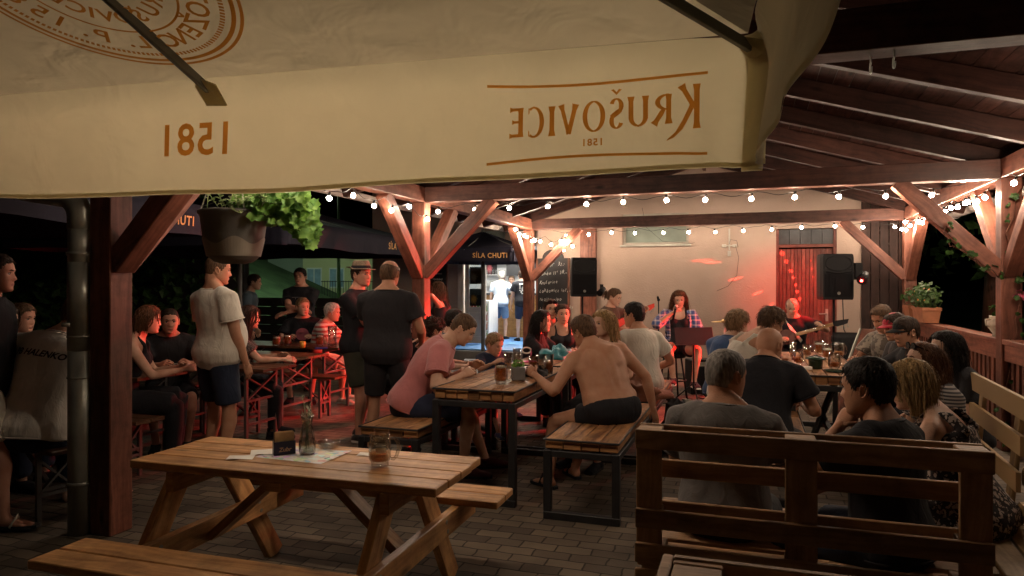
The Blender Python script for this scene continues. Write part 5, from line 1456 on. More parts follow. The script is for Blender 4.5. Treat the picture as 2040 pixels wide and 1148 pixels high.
# right table
mug(on_b(1589, 728), 'beer mug at the left side of the crowded table', .45, 0, .2)
mug(on_b(1662, 737), 'beer mug on a saucer at the near end of the crowded table', .35, 0, .5)
mug(on_b(1648, 716), 'beer mug in the middle of the crowded table', .6, .01, 1.0)
mug(on_b(1672, 712), 'beer mug at the right rim of the crowded table', .3, 0, .2)
mug(on_b(1632, 707), 'beer mug farthest back on the crowded table', .75, .012, 2.0)
tumbler(on_b(1608, 708), 'pink lit glass behind the green dish', .11, .045, .5)
tumbler(on_b(1580, 712), 'slim glass next to the bald man', .15, .033, .3)
gd = empty('green_dish', on_b(1625, 734), .1, 'dark green covered ashtray in the middle of the crowded table', 'ashtray')
M['green'] = plain('dark_green_enamel', (.02, .05, .03), .25)
q = MB(); q.lathe([(0, 0), (.055, 0), (.06, .07), (.062, .075), (.085, .082), (.085, .088), (.05, .105), (.015, .115), (0, .116)], 28); q.build('body', M['green'], gd)
q = MB(); q.lathe([(0, 0), (.06, 0), (.085, .012), (.08, .014), (.055, .006), (0, .006)], 28); o = q.build('saucer', M['green'], None, loc=on_b(1662, 741)); tag(o, 'dark green saucer by the near end of the crowded table', 'saucer')
q = MB(); q.box((0, 0, .014), (.09, .06, .028)); q.box((.03, .05, .012), (.06, .04, .024)); o = q.build('cigarette_box', M['paper'], None, .002, on_b(1605, 737), .3); tag(o, 'pale cigarette packet in front of the green dish', 'packet')
# back left table
ZC = .7805
def on_c(u, v): return at(u, v, FPX * (CAM_H - ZC) / (v - 568))
mug(on_c(551, 691), 'dim beer mug at the left of the terrace table', .7, .01, .2)
mug(on_c(573, 689), 'dark beer mug next to the boy with the pink disc shirt', .8, .01, .8)
mug(on_c(637, 690), 'dark beer mug in front of the white haired man', .8, .012, .5)
q = MB(); q.lathe([(0, 0), (.03, 0), (.036, .075), (.033, .075), (.028, .01), (0, .01)], 20); o = q.build('candle_cup', M['orange'], None, loc=on_c(603, 693)); tag(o, 'orange candle cup on the terrace table', 'candle')
cv = empty('glass_vase', on_c(662, 692), 0, 'tall clear glass vase on the terrace table by the man in the hat', 'vase')
q = MB(); q.lathe([(0, 0), (.05, 0), (.055, .03), (.045, .12), (.055, .25), (.05, .25), (.04, .12), (.05, .03), (0, .012)], 24); q.build('glass_body', M['glass'], cv)
q = MB(); q.box((0, 0, .008), (.14, .07, .016)); o = q.build('blue_phone', plain('blue_plastic', (.03, .05, .3), .35), None, .003, on_c(640, 695), .3); tag(o, 'blue cased phone on the terrace table', 'phone')
mug(at(818, 662, 8.6) * 1.0 + Vector((0, 0, -.2)), 'beer mug in the left hand of the bald man', .4, 0, .2) if False else None

# ================================================================ stage gear
def speaker(pos, yaw, label):
    t = empty('loudspeaker', pos, yaw, label, 'loudspeaker', 'loudspeakers on stands beside the stage')
    w2, h, d = .195, .60, .34; q = MB()
    rings = []
    for z, k in ((0, .93), (.012, .98), (.04, 1.0), (h - .05, 1.0), (h - .012, .97), (h, .90)):
        o = [(-w2, -.15), (w2, -.15), (w2 * 1.02, -.05), (w2 * .78, d - .15), (-w2 * .78, d - .15), (-w2 * 1.02, -.05)]
        rings.append([Vector((x * k, (y) * (k if y > 0 else .5 + k / 2), z)) for x, y in o])
    for a, b in zip(rings, rings[1:]):
        for i in range(6): q.poly([a[i], a[(i + 1) % 6], b[(i + 1) % 6], b[i]])
    q.poly(rings[0][::-1]); q.poly(rings[-1]); q.build('cabinet', M['blackplastic'], t, .006)
    q = MB(); q.grid(lambda u, v: ((u - .5) * .355, -.152 - .012 * (1 - (2 * u - 1) ** 2), .04 + v * .30), 12, 6); q.build('grille', M['grille'], t)
    q = MB()
    def horn(u, v):
        a = (u - .5) * 2; b = (v - .5) * 2; dpt = (1 - abs(a) ** 2) * (1 - abs(b) ** 2)
        return (a * .165, -.153 + .075 * dpt, .475 + b * (.085 + .012 * math.cos(a * PI)))
    q.grid(horn, 16, 12); q.build('horn', M['darkgrey'], t)
    q = MB(); q.tube([(-.17, -.156, .365), (-.06, -.164, .352), (.06, -.164, .352), (.17, -.156, .365)], .006, 6); q.tube([(.165 * math.cos(a), -.156, .475 + .10 * math.sin(a)) for a in [2 * PI * i / 24 for i in range(25)]], .005, 5); q.build('trim', M['blackplastic'], t)
    q = MB(); q.lathe([(.0, 0), (.021, 0), (.021, .002), (.016, .002), (.016, .001), (0, .001)], 20)
    q.v = [Vector((p.x, -.1655 - p.z, .085 + p.y)) for p in q.v]
    for k in range(3):
        a = PI / 2 + k * 2 * PI / 3; q.bar((0, -.168, .085), (.016 * math.cos(a), -.168, .085 + .016 * math.sin(a)), .004, .002, up=(0, 1, 0))
    q.build('badge', M['zinc'], t)
    return t
def stand(pos, label, h):
    t = empty('speaker_stand', (pos[0], pos[1], 0), .3, label, 'speaker stand', 'tripod stands carrying the loudspeakers')
    q = MB(); q.tube([(0, 0, .25), (0, 0, h * .62)], .02, 12); q.build('lower_tube', M['blackplastic'], t)
    q = MB(); q.tube([(0, 0, h * .55), (0, 0, h)], .0155, 12); q.build('upper_tube', M['blackplastic'], t)
    q = MB(); q.tube([(0, 0, h * .58), (0, 0, h * .64)], .032, 12); q.tube([(0, 0, h * .61), (.06, 0, h * .61)], .01, 8); q.build('collar', M['blackplastic'], t)
    for k in range(3):
        a = k * 2 * PI / 3; q = MB(); q.tube([(.02 * math.cos(a), .02 * math.sin(a), .75), (.52 * math.cos(a), .52 * math.sin(a), .012)], .011, 8); q.bar((.02 * math.cos(a), .02 * math.sin(a), .3), (.30 * math.cos(a), .30 * math.sin(a), .33), .02, .012); q.build('leg', M['blackplastic'], t)
sp1 = at(1661, 597, 9.3); speaker(sp1, -.05, 'black loudspeaker on a stand in front of the red door'); stand(sp1, 'black tripod stand under the right loudspeaker', sp1.z)
sp2 = at(1160, 591, 10.9); speaker(sp2, .12, 'black loudspeaker on a stand beside the chalkboard'); stand(sp2, 'black tripod stand under the left loudspeaker', sp2.z)
# small red stage lamp clamped to the right speaker
rl = empty('stage_lamp', sp1 + Vector((.27, -.22, .25)), 0, 'small black stage lamp with red lens clamped to the right loudspeaker', 'stage lamp')
q = MB(); q.tube([(.05, .04, .08), (-.06, -.10, 0)], [.05, .06], 16); q.box((-.03, .05, .12), (.09, .05, .22)); q.bar((-.03, .05, .1), (-.09, .25, .1), .03, .02); q.build('housing', M['blackplastic'], rl)
q = MB(); q.ball((-.066, -.108, -.003), .016, 10); q.build('lens', M['redled'], rl)
cb_ = MB(); p0 = sp1 + Vector((.16, .1, .1)); cb_.tube([p0, p0 + Vector((.02, 0, -.5)), p0 + Vector((.15, .05, -.72)), p0 + Vector((.4, .1, -.70)), p0 + Vector((.62, .3, -.4))], .007, 6); tag(cb_.build('speaker_cable', M['wire']), 'black cable looping from the right loudspeaker to the wall', 'cable')
ll = empty('stage_lamp', sp2 + Vector((.30, -.05, .05)), 0, 'small black lamp added on the left loudspeaker stand to redden the terrace floor', 'stage lamp')  # added lamp, gives the red light on the left floor a source
q = MB(); q.tube([(.03, .06, .07), (-.05, -.10, 0)], [.04, .05], 16); q.box((0, .05, .08), (.05, .05, .12)); q.bar((0, .05, .05), (-.30, .05, -.05), .02, .02); q.build('housing', M['blackplastic'], ll)
# assumed place of a disco effect lamp beside the guitarist, not built
fx_pos = PV(a_of(1690, 8.55), 8.62, 1.05)
# mic stand
ms_ = empty('microphone_stand', at(1312, 775, 9.5), 0, 'straight black microphone stand left of the singer', 'microphone stand'); ms_.location.z = 0
q = MB(); q.lathe([(0, 0), (.13, 0), (.13, .02), (.02, .035), (0, .035)], 24); q.build('base', M['blackplastic'], ms_)
q = MB(); q.tube([(0, 0, .03), (0, 0, .85)], .012, 10); q.tube([(0, 0, .84), (0, 0, .9)], .018, 10); q.tube([(0, 0, .85), (0, 0, 1.33)], .008, 10); q.build('pole', M['blackplastic'], ms_)
q = MB(); q.tube([(0, 0, 1.31), (-.02, -.04, 1.36)], .014, 10); q.box((0, 0, 1.32), (.03, .04, .03)); q.build('clip', M['blackplastic'], ms_)
# music stand
mu = empty('music_stand', at(1382, 770, 8.9), 0, 'black music stand with flat desk in front of the singer', 'music stand'); mu.location.z = 0
q = MB()
for k in range(3):
    a = k * 2.09 + .5; q.tube([(0, 0, .28), (.3 * math.cos(a), .3 * math.sin(a), .01)], .009, 6)
q.build('tripod', M['blackplastic'], mu)
q = MB(); q.tube([(0, 0, .2), (0, 0, .86)], .012, 10); q.build('pole', M['blackplastic'], mu)
q = MB(); q.obox((0, -.01, .875), (.24, .0, .005), (0, .004, 0), (0, .045, .105)); q.obox((0, -.06, .768), (.24, 0, .005), (0, .025, 0), (0, 0, .004)); q.build('desk', M['blackplastic'], mu, .002)
# bar stool
def bar_stool(pos, h, label):
    t = empty('bar_stool', (pos[0], pos[1], 0), .2, label, 'bar stool')
    q = MB(); q.lathe([(0, h - .05), (.16, h - .05), (.175, h - .03), (.17, h), (0, h + .005)], 24); q.build('seat', M['blackplastic'], t)
    for k in range(4):
        a = k * PI / 2 + .78; q = MB(); q.tube([(.12 * math.cos(a), .12 * math.sin(a), h - .05), (.2 * math.cos(a), .2 * math.sin(a), 0)], .013, 8); q.build('leg', M['blackplastic'], t)
    q = MB(); q.tube([(.178 * math.cos(a), .178 * math.sin(a), .25) for a in [2 * PI * i / 20 for i in range(21)]], .009, 6); q.build('foot_ring', M['blackplastic'], t)
sgp = at(1340, 690, 9.42); bar_stool(sgp, .60, 'black bar stool under the singer')
gsp = at(1216, 690, 10.15); bar_stool(gsp, .62, 'black bar stool under the bass player by the wall')
am = empty('amplifier', at(1402, 760, 9.9), .1, 'black guitar amplifier on the floor behind the music stand', 'amplifier'); am.location.z = 0
q = MB(); q.box((0, 0, .24), (.46, .26, .48)); q.build('cabinet', M['blackplastic'], am, .01)
q = MB(); q.box((0, -.133, .2), (.40, .008, .34)); q.build('grille', M['grille'], am); 
q = MB(); q.box((0, -.133, .42), (.42, .008, .06)); q.build('panel', M['zinc'], am)
cym = empty('cymbal_stand', at(1443, 770, 10.0), 0, 'small cymbal on a thin stand behind the man in blue', 'cymbal stand'); cym.location.z = 0
M['brass'] = plain('cymbal_brass', (.75, .5, .2), .3, 1.0, .1)
q = MB()
for k in range(3): a = k * 2.09; q.tube([(0, 0, .4), (.3 * math.cos(a), .3 * math.sin(a), 0)], .009, 6)
q.tube([(0, 0, .2), (0, 0, 1.04)], .01, 8); q.build('stand', M['zinc'], cym)
q = MB(); q.lathe([(0, 1.03), (.03, 1.03), (.05, 1.012), (.18, .995), (.18, .993), (.05, 1.009), (0, 1.02)], 28); q.build('cymbal', M['brass'], cym)
# chair and leaning board by the right wall
cr = empty('black_chair', at(1702, 770, 8.6), -.35, 'black chair with curved armrests behind the crowded table', 'chair'); cr.location.z = 0
q = MB(); q.box((0, 0, .44), (.46, .44, .03)); q.build('seat', M['blackplastic'], cr, .006)
q = MB(); q.grid(lambda u, v: ((u - .5) * .44, .22 + .06 * v - .03 * (1 - (2 * u - 1) ** 2) * -1, .46 + v * .46), 8, 6); o = q.build('backrest', M['blackplastic'], cr); o.modifiers.new('t', 'SOLIDIFY').thickness = .02
for x in (-.21, .21):
    for y in (-.2, .2):
        q = MB(); q.tube([(x, y, .44), (x * 1.08, y * 1.08, 0)], .014, 8); q.build('leg', M['blackplastic'], cr)
    q = MB(); q.tube([(x, -.2, .44), (x * 1.1, -.18, .62), (x * 1.1, 0, .66), (x, .24, .66)], .014, 8); q.build('armrest', M['blackplastic'], cr)
lb = empty('leaning_board', at(1722, 770, 8.2), -.9, 'dark wide board leaning against the timbers behind the man with short hair', 'board'); lb.location.z = 0
q = MB(); q.obox((0, 0, .5), (.20, 0, 0), (0, .012, 0), (.10, .16, .5)); q.build('panel', M['beam_dark'], lb, .003)
q = MB(); q.bar((-.33, -.18, .0), (-.12, .16, 1.0), .02, .02); q.build('metal_edge', M['zinc'], lb)

# jacket on the bench
jk = lump('brown_jacket', 'rust brown jacket bunched on the bench behind the man in the white shirt', 'jacket', (B2[0] - .1, B2[1] + .35, .523), (.26, .30, .15), cloth('rust_jacket_cloth', (.22, .085, .045)), 11, .55)
bp_ = lump('black_backpack', 'black backpack on the floor right of the rust brown jacket', 'backpack', (B2[0] + .32, B2[1] + .5, 0), (.2, .2, .42), M['ink'], 13, .35)

for k, (p, lab) in enumerate((([(1330, 778, 9.3), (1360, 790, 9.0), (1395, 778, 9.4), (1402, 772, 9.8)], 'thin black cable on the floor between stool and amplifier'), ([(1312, 772, 9.5), (1290, 782, 9.2), (1330, 792, 8.9), (1400, 785, 9.1), (1470, 780, 9.2)], 'long black cable snaking across the stage floor'))):
    q = MB(); P = [Vector((at(u, v, Y).x, Y, .006)) for u, v, Y in p]; pts = []
    for i in range(len(P) - 1):
        for j in range(8): pts.append(P[i].lerp(P[i + 1], j / 8) + Vector((.05 * math.sin(j * 1.1 + i), .06 * math.sin(j * .8 + i * 2), 0)))
    q.tube(pts, .006, 6); tag(q.build('floor_cable', M['wire']), lab, 'cable')
pdl = empty('effect_pedal', (at(1366, 780, 9.1).x, 9.05, 0), .2, 'small metal effect pedal on the floor under the music stand', 'pedal')
q = MB(); q.slab([(-.04, -.06, 0), (.04, -.06, 0), (.04, .06, 0), (-.04, .06, 0)], (0, 0, .05)); q.build('case', M['zinc'], pdl, .004)
q = MB(); q.tube([(0, -.03, .05), (0, -.03, .065)], .012, 10); q.build('switch', M['chrome'], pdl)
# ================================================================ people
JOBS = []           # volumes waiting for the voxel remesh
HEADW = [(.118, .0, .0, -.01), (.112, .030, .035, -.045), (.100, .050, .058, -.070), (.080, .065, .078, -.087), (.055, .0735, .089, -.096), (.030, .0765, .0935, -.099),
         (.005, .0755, .0935, -.097), (-.020, .0735, .092, -.092), (-.045, .0695, .0905, -.082), (-.065, .0645, .0895, -.068), (-.085, .0565, .0885, -.050), (-.102, .0445, .086, -.028), (-.114, .029, .078, .0), (-.120, .0, .05, .03)]
def head_sec(z):
    H_ = HEADW
    if z >= H_[0][0]: return H_[0][1:]
    for a, b in zip(H_, H_[1:]):
        if z >= b[0]:
            t = (a[0] - z) / (a[0] - b[0])
            return tuple(a[i] + (b[i] - a[i]) * t for i in (1, 2, 3))
    return H_[-1][1:]
def gs(x, s): return math.exp(-(x / s) ** 2)
def head_pt(z, a, fem=0.0, kid=0.0):
    """point of the head surface at height z and azimuth a (0 = face front)"""
    w, f, b = head_sec(z)
    c, s = math.cos(a), math.sin(a)
    mid = (f + b) / 2; half = (f - b) / 2
    x = w * math.copysign(abs(s) ** .86, s); y = mid + half * math.copysign(abs(c) ** .92, c)
    if c > 0:
        ax = abs(x)
        nose = gs(x, .0125 + .006 * max(0, min(1, (.0 - z) / .04)) * (1 if z > -.046 else .6))
        if z > .012: np_ = 0.0
        elif z > -.036: np_ = (.012 - z) / .048
        elif z > -.050: np_ = 1 - (-.036 - z) / .014
        else: np_ = 0
        y += .024 * (1 - .2 * fem - .35 * kid) * nose * np_ ** 1.3
        y -= .0135 * gs(ax - .031, .015) * gs(z - .001, .0125)
        y += .0055 * (1 - fem * .7) * gs(z - .021, .008) * (1 if ax < .045 else gs(ax - .045, .012))
        y += .0065 * gs(x, .019) * (gs(z + .0625, .0045) + 1.05 * gs(z + .0725, .005)); y -= .005 * gs(x, .021) * gs(z + .0675, .0022)
        y -= .003 * gs(x, .02) * gs(z + .084, .006); y += .006 * gs(x, .018) * gs(z + .103, .010)
        y += .003 * gs(ax - .042, .016) * gs(z + .03, .018)
    return Vector((x, y, z))
HAIRLINE = [(0, .073), (.5, .070), (.85, .050), (1.15, .018), (1.35, -.012), (1.52, .012), (1.75, .015), (1.95, -.030), (2.3, -.055), (PI, -.066)]
def hl(a):
    a = abs((a + PI) % (2 * PI) - PI)
    for p, q in zip(HAIRLINE, HAIRLINE[1:]):
        if a <= q[0]: return p[1] + (q[1] - p[1]) * (a - p[0]) / (q[0] - p[0])
    return HAIRLINE[-1][1]
ZS = [.118 - .238 * (1 - math.cos(PI * i / 40)) / 2 for i in range(41)]
NA = 44
def head_mesh(mb, Mx, fem, kid, lipm=1):
    """head surface with eyes and ears; Mx places it"""
    b = len(mb.v)
    for z in ZS:
        for k in range(NA):
            a = 2 * PI * k / NA; mb.v.append(Mx @ head_pt(z, a, fem, kid))
    for i in range(len(ZS) - 1):
        for k in range(NA):
            j = (k + 1) % NA; a = 2 * PI * (k + .5) / NA; zc = (ZS[i] + ZS[i + 1]) / 2
            p = head_pt(zc, a, fem, kid)
            m = 0
            if p.y > .05 and abs(p.x) < .021 and -.0765 < zc < -.0605: m = 1
            mb._face((b + (i + 1) * NA + k, b + (i + 1) * NA + j, b + i * NA + j, b + i * NA + k), None, m, True)
    for s in (-1, 1):
        # eye
        e = Vector((s * .0305, head_sec(.001)[1] * .915 - .0125, .001)); tmp = MB(); tmp.ball((0, 0, 0), .0118, 12)
        for f in tmp.f: mb._face([len(mb.v) + i for i in f], None, 2, True)
        mb.v += [Mx @ (e + p) for p in tmp.v]
        tmp = MB(); tmp.ball((0, .0078, -.0005), (.0068, .0050, .0068), 8)
        for f in tmp.f: mb._face([len(mb.v) + i for i in f], None, 3, True)
        mb.v += [Mx @ (e + p) for p in tmp.v]
        # lid
        tmp = MB(); tmp.ball((0, 0, .0062), (.0142, .0112, .0062), 10)
        for f in tmp.f: mb._face([len(mb.v) + i for i in f], None, 0, True)
        mb.v += [Mx @ (e + p) for p in tmp.v]
        tmp = MB(); tmp.tube([(s * .0165, e.y + .0075, .004), (s * .0245, e.y + .0125, .0075), (s * .033, e.y + .0125, .0078), (s * .0435, e.y + .006, .003)], .0021 + .0007 * fem, 5)
        for f in tmp.f: mb._face([len(mb.v) + i for i in f], None, 3, True)
        mb.v += [Mx @ p for p in tmp.v]
        # eyebrow
        tmp = MB(); tmp.tube([(s * .014, head_pt(.019, .2).y + .0, .0185), (s * .03, head_pt(.022, .4).y + .001, .0235), (s * .044, head_pt(.02, .66).y + .001, .019)], [.0040, .0044, .0018], 5)
        for f in tmp.f: mb._face([len(mb.v) + i for i in f], None, 4, True)
        mb.v += [Mx @ p for p in tmp.v]
        # ear: folded oval shell
        tmp = MB(); nn = 14; rims = []
        for rr, off in ((1.0, .004), (1.06, .011), (.84, .016), (.55, .008), (.1, .006)):
            rims.append([(s * (.071 + off), -.012 + .017 * rr * math.cos(t) - .004 * math.sin(t), -.010 + (.033 - .005 * (math.sin(t) < 0)) * rr * math.sin(t)) for t in [2 * PI * i / nn for i in range(nn)]])
        for r0, r1 in zip(rims, rims[1:]):
            for i in range(nn): tmp.poly([r0[i], r0[(i + 1) % nn], r1[(i + 1) % nn], r1[i]], 0, None, True)
        for f in tmp.f: mb._face([len(mb.v) + i for i in f], None, 0, True)
        mb.v += [Mx @ p for p in tmp.v]

def hair_mesh(style, Mx, down, seed, fem, length=.3, fine=False):
    """cap of hair with many clumps; down = world down in head space"""
    q = MB(); r_ = random.Random(seed); down = Vector(down).normalized()
    bald = style in ('balding', 'fringe')
    thick = {'buzz': .004, 'short': .011, 'balding': .007, 'fringe': .006, 'messy': .018, 'curly': .026, 'long': .014, 'bob': .018, 'tied': .010}[style]
    def cover(z, a):
        d = z - hl(a)
        if bald:
            aa = abs((a + PI) % (2 * PI) - PI)
            top = (.052 if style == 'balding' else .032) + .035 * max(0, (aa - 1.2) / 2)
            if aa < .95: return -1
            if z > top: return min(d, (top - z) + .004) if z < top + .006 else -1
        return d
    # cap
    idx = {}; zl = [z for z in ZS if z > -.09]
    for i, z in enumerate(zl):
        for k in range(NA):
            a = 2 * PI * k / NA; d = cover(z, a)
            if d < -.012: continue
            p = head_pt(z, a, fem); n = Vector((p.x, p.y * .8, p.z * .75)).normalized()
            t = thick * max(0, min(1, (d + .004) / .022)); lump = 1 + .5 * mnoise.noise(p * 38 + Vector((seed, 0, 0)))
            if style == 'curly': lump = 1 + .9 * mnoise.noise(p * 45 + Vector((seed, 0, 0)))
            idx[i, k] = len(q.v); q.v.append(Mx @ (p + n * (t * lump + (.0012 if d > -.004 else -.002))))
    for i in range(len(zl) - 1):
        for k in range(NA):
            j = (k + 1) % NA; f = [idx.get(x) for x in ((i + 1, k), (i + 1, j), (i, j), (i, k))]
            if None not in f: q._face(f, None, 0, True)
    def fall(p, nrm, away, jit, L, lift):
        cur = p + nrm * lift; pts = [p + nrm * thick * .6]; n_ = 10 if style == 'long' else 7; st = L / (n_ - 1)
        for k in range(n_):
            f = min(1, k / 3.0); dd = (away * (1 - f) + down * (.25 + f) + jit * .085).normalized(); cur = cur + dd * st
            e = Vector((cur.x / .090, (cur.y + .003) / .110, cur.z / .130))
            if e.length < 1: e.normalize(); cur = Vector((e.x * .090, e.y * .110 - .003, e.z * .130))
            if cur.z < -.03 and cur.y > .02: cur.y -= .012; cur.x += math.copysign(.004, cur.x)
            if cur.z < -.05: cur.y = min(cur.y, .045)
            pts.append(cur.copy())
        return pts
    if style in ('long', 'bob'):
        rows = []
        for k in range(31):
            a = 1.5 + (2 * PI - 3.0) * k / 30; p = head_pt(.03 if abs(a - PI) > 1.2 else .01, a, fem); nrm = Vector((p.x, p.y * .8, p.z * .75)).normalized()
            j = Vector((mnoise.noise((k * .6, seed, 0)), mnoise.noise((k * .6, seed, 5)), 0)) * 1.6
            rows.append(fall(p, nrm, Vector((p.x, p.y, -.02)).normalized() * .2 + down, j, length * (.93 + .1 * mnoise.noise((k * .4, seed, 3))), thick * .75))
        for r0, r1 in zip(rows, rows[1:]):
            for i in range(len(r0) - 1): q.poly([Mx @ r0[i], Mx @ r1[i], Mx @ r1[i + 1], Mx @ r0[i + 1]], 0, None, True)
    # clumps
    near = fine
    n = int({'buzz': 120, 'short': 420, 'balding': 150, 'fringe': 110, 'messy': 420, 'curly': 360, 'long': 520, 'bob': 440, 'tied': 260}[style] * ((3.4 if style in ('long', 'bob') else 2.2) if near else 1))
    for _ in range(n):
        z = r_.uniform(-.05, .115); a = r_.uniform(-PI, PI)
        if cover(z, a) < .002: continue
        p = head_pt(z, a, fem); nrm = Vector((p.x, p.y * .8, p.z * .75)).normalized()
        crown = Vector((0, -.05, .115)); away = (p - crown); away = (away - nrm * away.dot(nrm))
        away = away.normalized() if away.length > 1e-4 else Vector((0, 1, 0))
        if style in ('long', 'bob', 'tied'):
            part = Vector((math.copysign(1, p.x) * .8, -.55, -.2)); away = (part - nrm * part.dot(nrm)).normalized()
        jit = Vector((r_.gauss(0, 1), r_.gauss(0, 1), r_.gauss(0, 1)))
        if style in ('long', 'bob'):
            pts = fall(p, nrm, away, jit, length * r_.uniform(.82, 1.08), thick * r_.uniform(.8, 1.5))
            wv = r_.uniform(.003, .006) if not fine else r_.uniform(.0011, .0026)
            q.tube([Mx @ x for x in pts], [wv * Mx.median_scale * (1 - .07 * i) if i else .003 for i in range(len(pts))], 4, 0, False, .55)
        elif style == 'curly':
            cen = p + nrm * (thick * r_.uniform(.5, 1.25)); u1 = jit.normalized(); u2 = u1.orthogonal().normalized(); rr = r_.uniform(.008, .016)
            q.tube([Mx @ (cen + u1 * rr * math.cos(t) + u2 * rr * math.sin(t) + nrm * t * .002) for t in [i * .9 for i in range(8)]], .0042, 3, 0, False)
        else:
            L = {'buzz': .007, 'short': .026, 'balding': .016, 'fringe': .012, 'messy': .052, 'tied': .045}[style] * r_.uniform(.6, 1.2)
            lift = .35 if style == 'messy' else .07
            p0 = p + nrm * thick * .55; p1 = p0 + (away + nrm * lift + jit * (.18 if style == 'messy' else .10)).normalized() * L * .5; p2 = p1 + (away - nrm * .15 + jit * (.22 if style == 'messy' else .13) + down * .2).normalized() * L * .5
            q.tube([Mx @ p0, Mx @ p1, Mx @ p2], [.0046, .0040, .0008] if not fine else [.0030, .0026, .0005], 4, 0, False, .5)
    for _ in range(90 if fine else 30):
        if style in ('buzz', 'fringe', 'balding'): break
        z = r_.uniform(.0, .116); a = r_.uniform(-PI, PI)
        if cover(z, a) < .01: continue
        p = head_pt(z, a, fem); nrm = Vector((p.x, p.y * .8, p.z * .75)).normalized(); jit = Vector((r_.gauss(0, 1), r_.gauss(0, 1), r_.gauss(0, 1)))
        p0 = p + nrm * thick * .8; tn = nrm.cross(jit).normalized(); L = r_.uniform(.02, .05)
        q.tube([Mx @ p0, Mx @ (p0 + (nrm * .6 + tn) * L * .5), Mx @ (p0 + nrm * L * .35 + tn * L + down * L * .35)], .0008, 3, 0, False)
    if style == 'tied':
        pts = [Vector((0, -.10, .02)), Vector((0, -.135, .03)), Vector((.0, -.145, -.0))]
        for _ in range(26):
            j = Vector((r_.gauss(0, .012), r_.gauss(0, .012), r_.gauss(0, .012))); end = pts[2] + j * 2 + down * .045 * length / .3
            q.tube([Mx @ (pts[0] + j * .4), Mx @ (pts[1] + j), Mx @ (pts[2] + j * 1.4), Mx @ end], [.006, .01, .009, .003], 4, 0, False)
    return q

def ik(a, t, l1, l2, hint):
    a, t = Vector(a), Vector(t); d = t - a; L = d.length
    if L > (l1 + l2) * .995: t = a + d.normalized() * (l1 + l2) * .995; d = t - a; L = d.length
    if L < abs(l1 - l2) + .02: L = abs(l1 - l2) + .02
    u = d.normalized(); x = (l1 * l1 - l2 * l2 + L * L) / (2 * L); h = math.sqrt(max(l1 * l1 - x * x, 0))
    hn = Vector(hint); hn = hn - u * hn.dot(u)
    if hn.length < 1e-4: hn = u.orthogonal()
    return a + u * x + hn.normalized() * h, t

def hand_mesh(mb, W, d, pn, s, side, curl=.5, m=0):
    """palm and five separate fingers; W wrist, d pointing direction, pn palm normal"""
    d = Vector(d).normalized(); pn = Vector(pn); pn = (pn - d * pn.dot(d)).normalized(); x = d.cross(pn).normalized() * side
    pw, pl = .042 * s, .095 * s
    r0 = [(W - d * .02 * s, x * .027 * s, pn * .02 * s), (W + d * .01 * s, x * .030 * s, pn * .018 * s), (W + d * .05 * s, x * .041 * s, pn * .016 * s), (W + d * .085 * s, x * .042 * s, pn * .013 * s), (W + d * .098 * s, x * .038 * s, pn * .008 * s)]
    mb.loft(r0, 12, True, m)
    for i, (off, L) in enumerate(((-.031, .072), (-.011, .082), (.010, .076), (.029, .060))):
        p = W + d * (.088 + (-.006 if i in (0, 3) else 0)) * s + x * off * s * -1; dd = d.copy(); pts = [p - d * .012 * s]; a = curl * .9
        pts.append(p)
        for seg, fr_ in enumerate((.45, .31, .24)):
            dd = (Quaternion(d.cross(pn), a * (1 if seg else .7) * 1.0).to_matrix() @ dd) if seg or curl > .2 else dd
            pts.append(pts[-1] + dd.normalized() * L * fr_ * s)
        mb.tube(pts, [.0092 * s, .0092 * s, .0086 * s, .0078 * s, .0055 * s], 7, m)
    tb = W + d * .03 * s + x * .028 * s; td = (d * .65 + x * .7 + pn * .35 * (curl + .3)).normalized()
    mb.tube([W + d * .01 * s + x * .015 * s, tb, tb + td * .034 * s, tb + (td * .7 + d * .5 + pn * curl * .5).normalized() * .062 * s], [.014 * s, .0125 * s, .0105 * s, .007 * s], 8, m)

# torso profile: distance along the spine from the hip centre -> half width, half depth, forward shift
TOR_M = [(-.12, .10, .075, .0), (-.08, .150, .105, -.006), (0, .168, .118, -.010), (.08, .160, .110, -.002), (.16, .150, .100, .004), (.25, .158, .105, .004), (.34, .172, .114, .002), (.41, .172, .108, -.004), (.46, .145, .090, -.008), (.50, .095, .070, -.010), (.535, .062, .060, -.006)]
TOR_F = [(-.12, .10, .08, .0), (-.08, .155, .112, -.008), (0, .172, .122, -.012), (.08, .155, .105, -.002), (.16, .130, .088, .002), (.25, .136, .092, .002), (.34, .150, .100, .0), (.41, .150, .092, -.006), (.46, .125, .076, -.008), (.50, .08, .06, -.010), (.535, .052, .052, -.006)]
def tor(prof, t):
    if t <= prof[0][0]: return prof[0][1:]
    for a, b in zip(prof, prof[1:]):
        if t <= b[0]:
            k = (t - a[0]) / (b[0] - a[0]); return tuple(a[i] + (b[i] - a[i]) * k for i in (1, 2, 3))
    return prof[-1][1:]
EYEW = plain('eye_white', (.55, .52, .49), .25); IRIS = plain('iris', (.03, .022, .018), .15)
SKINS = {k: skin('skin_' + k, c) for k, c in {'fair': (.62, .40, .29), 'tan': (.52, .29, .185), 'ruddy': (.58, .31, .22)}.items()}
LIPS = {k: plain('lips_' + k, c, .45) for k, c in {'fair': (.43, .19, .16), 'tan': (.34, .15, .11), 'ruddy': (.40, .16, .13)}.items()}
HC = {k: hairmat('hair_' + k, c) for k, c in {'black': (.018, .014, .012), 'dark': (.045, .027, .018), 'brown': (.11, .062, .034), 'chestnut': (.13, .055, .025), 'grey': (.22, .20, .18), 'white': (.6, .57, .52), 'blond': (.40, .26, .115), 'sand': (.26, .165, .085)}.items()}
CLOUD = bpy.data.textures.new('fold_noise', 'CLOUDS'); CLOUD.noise_scale = .2; CLOUD.noise_depth = 2

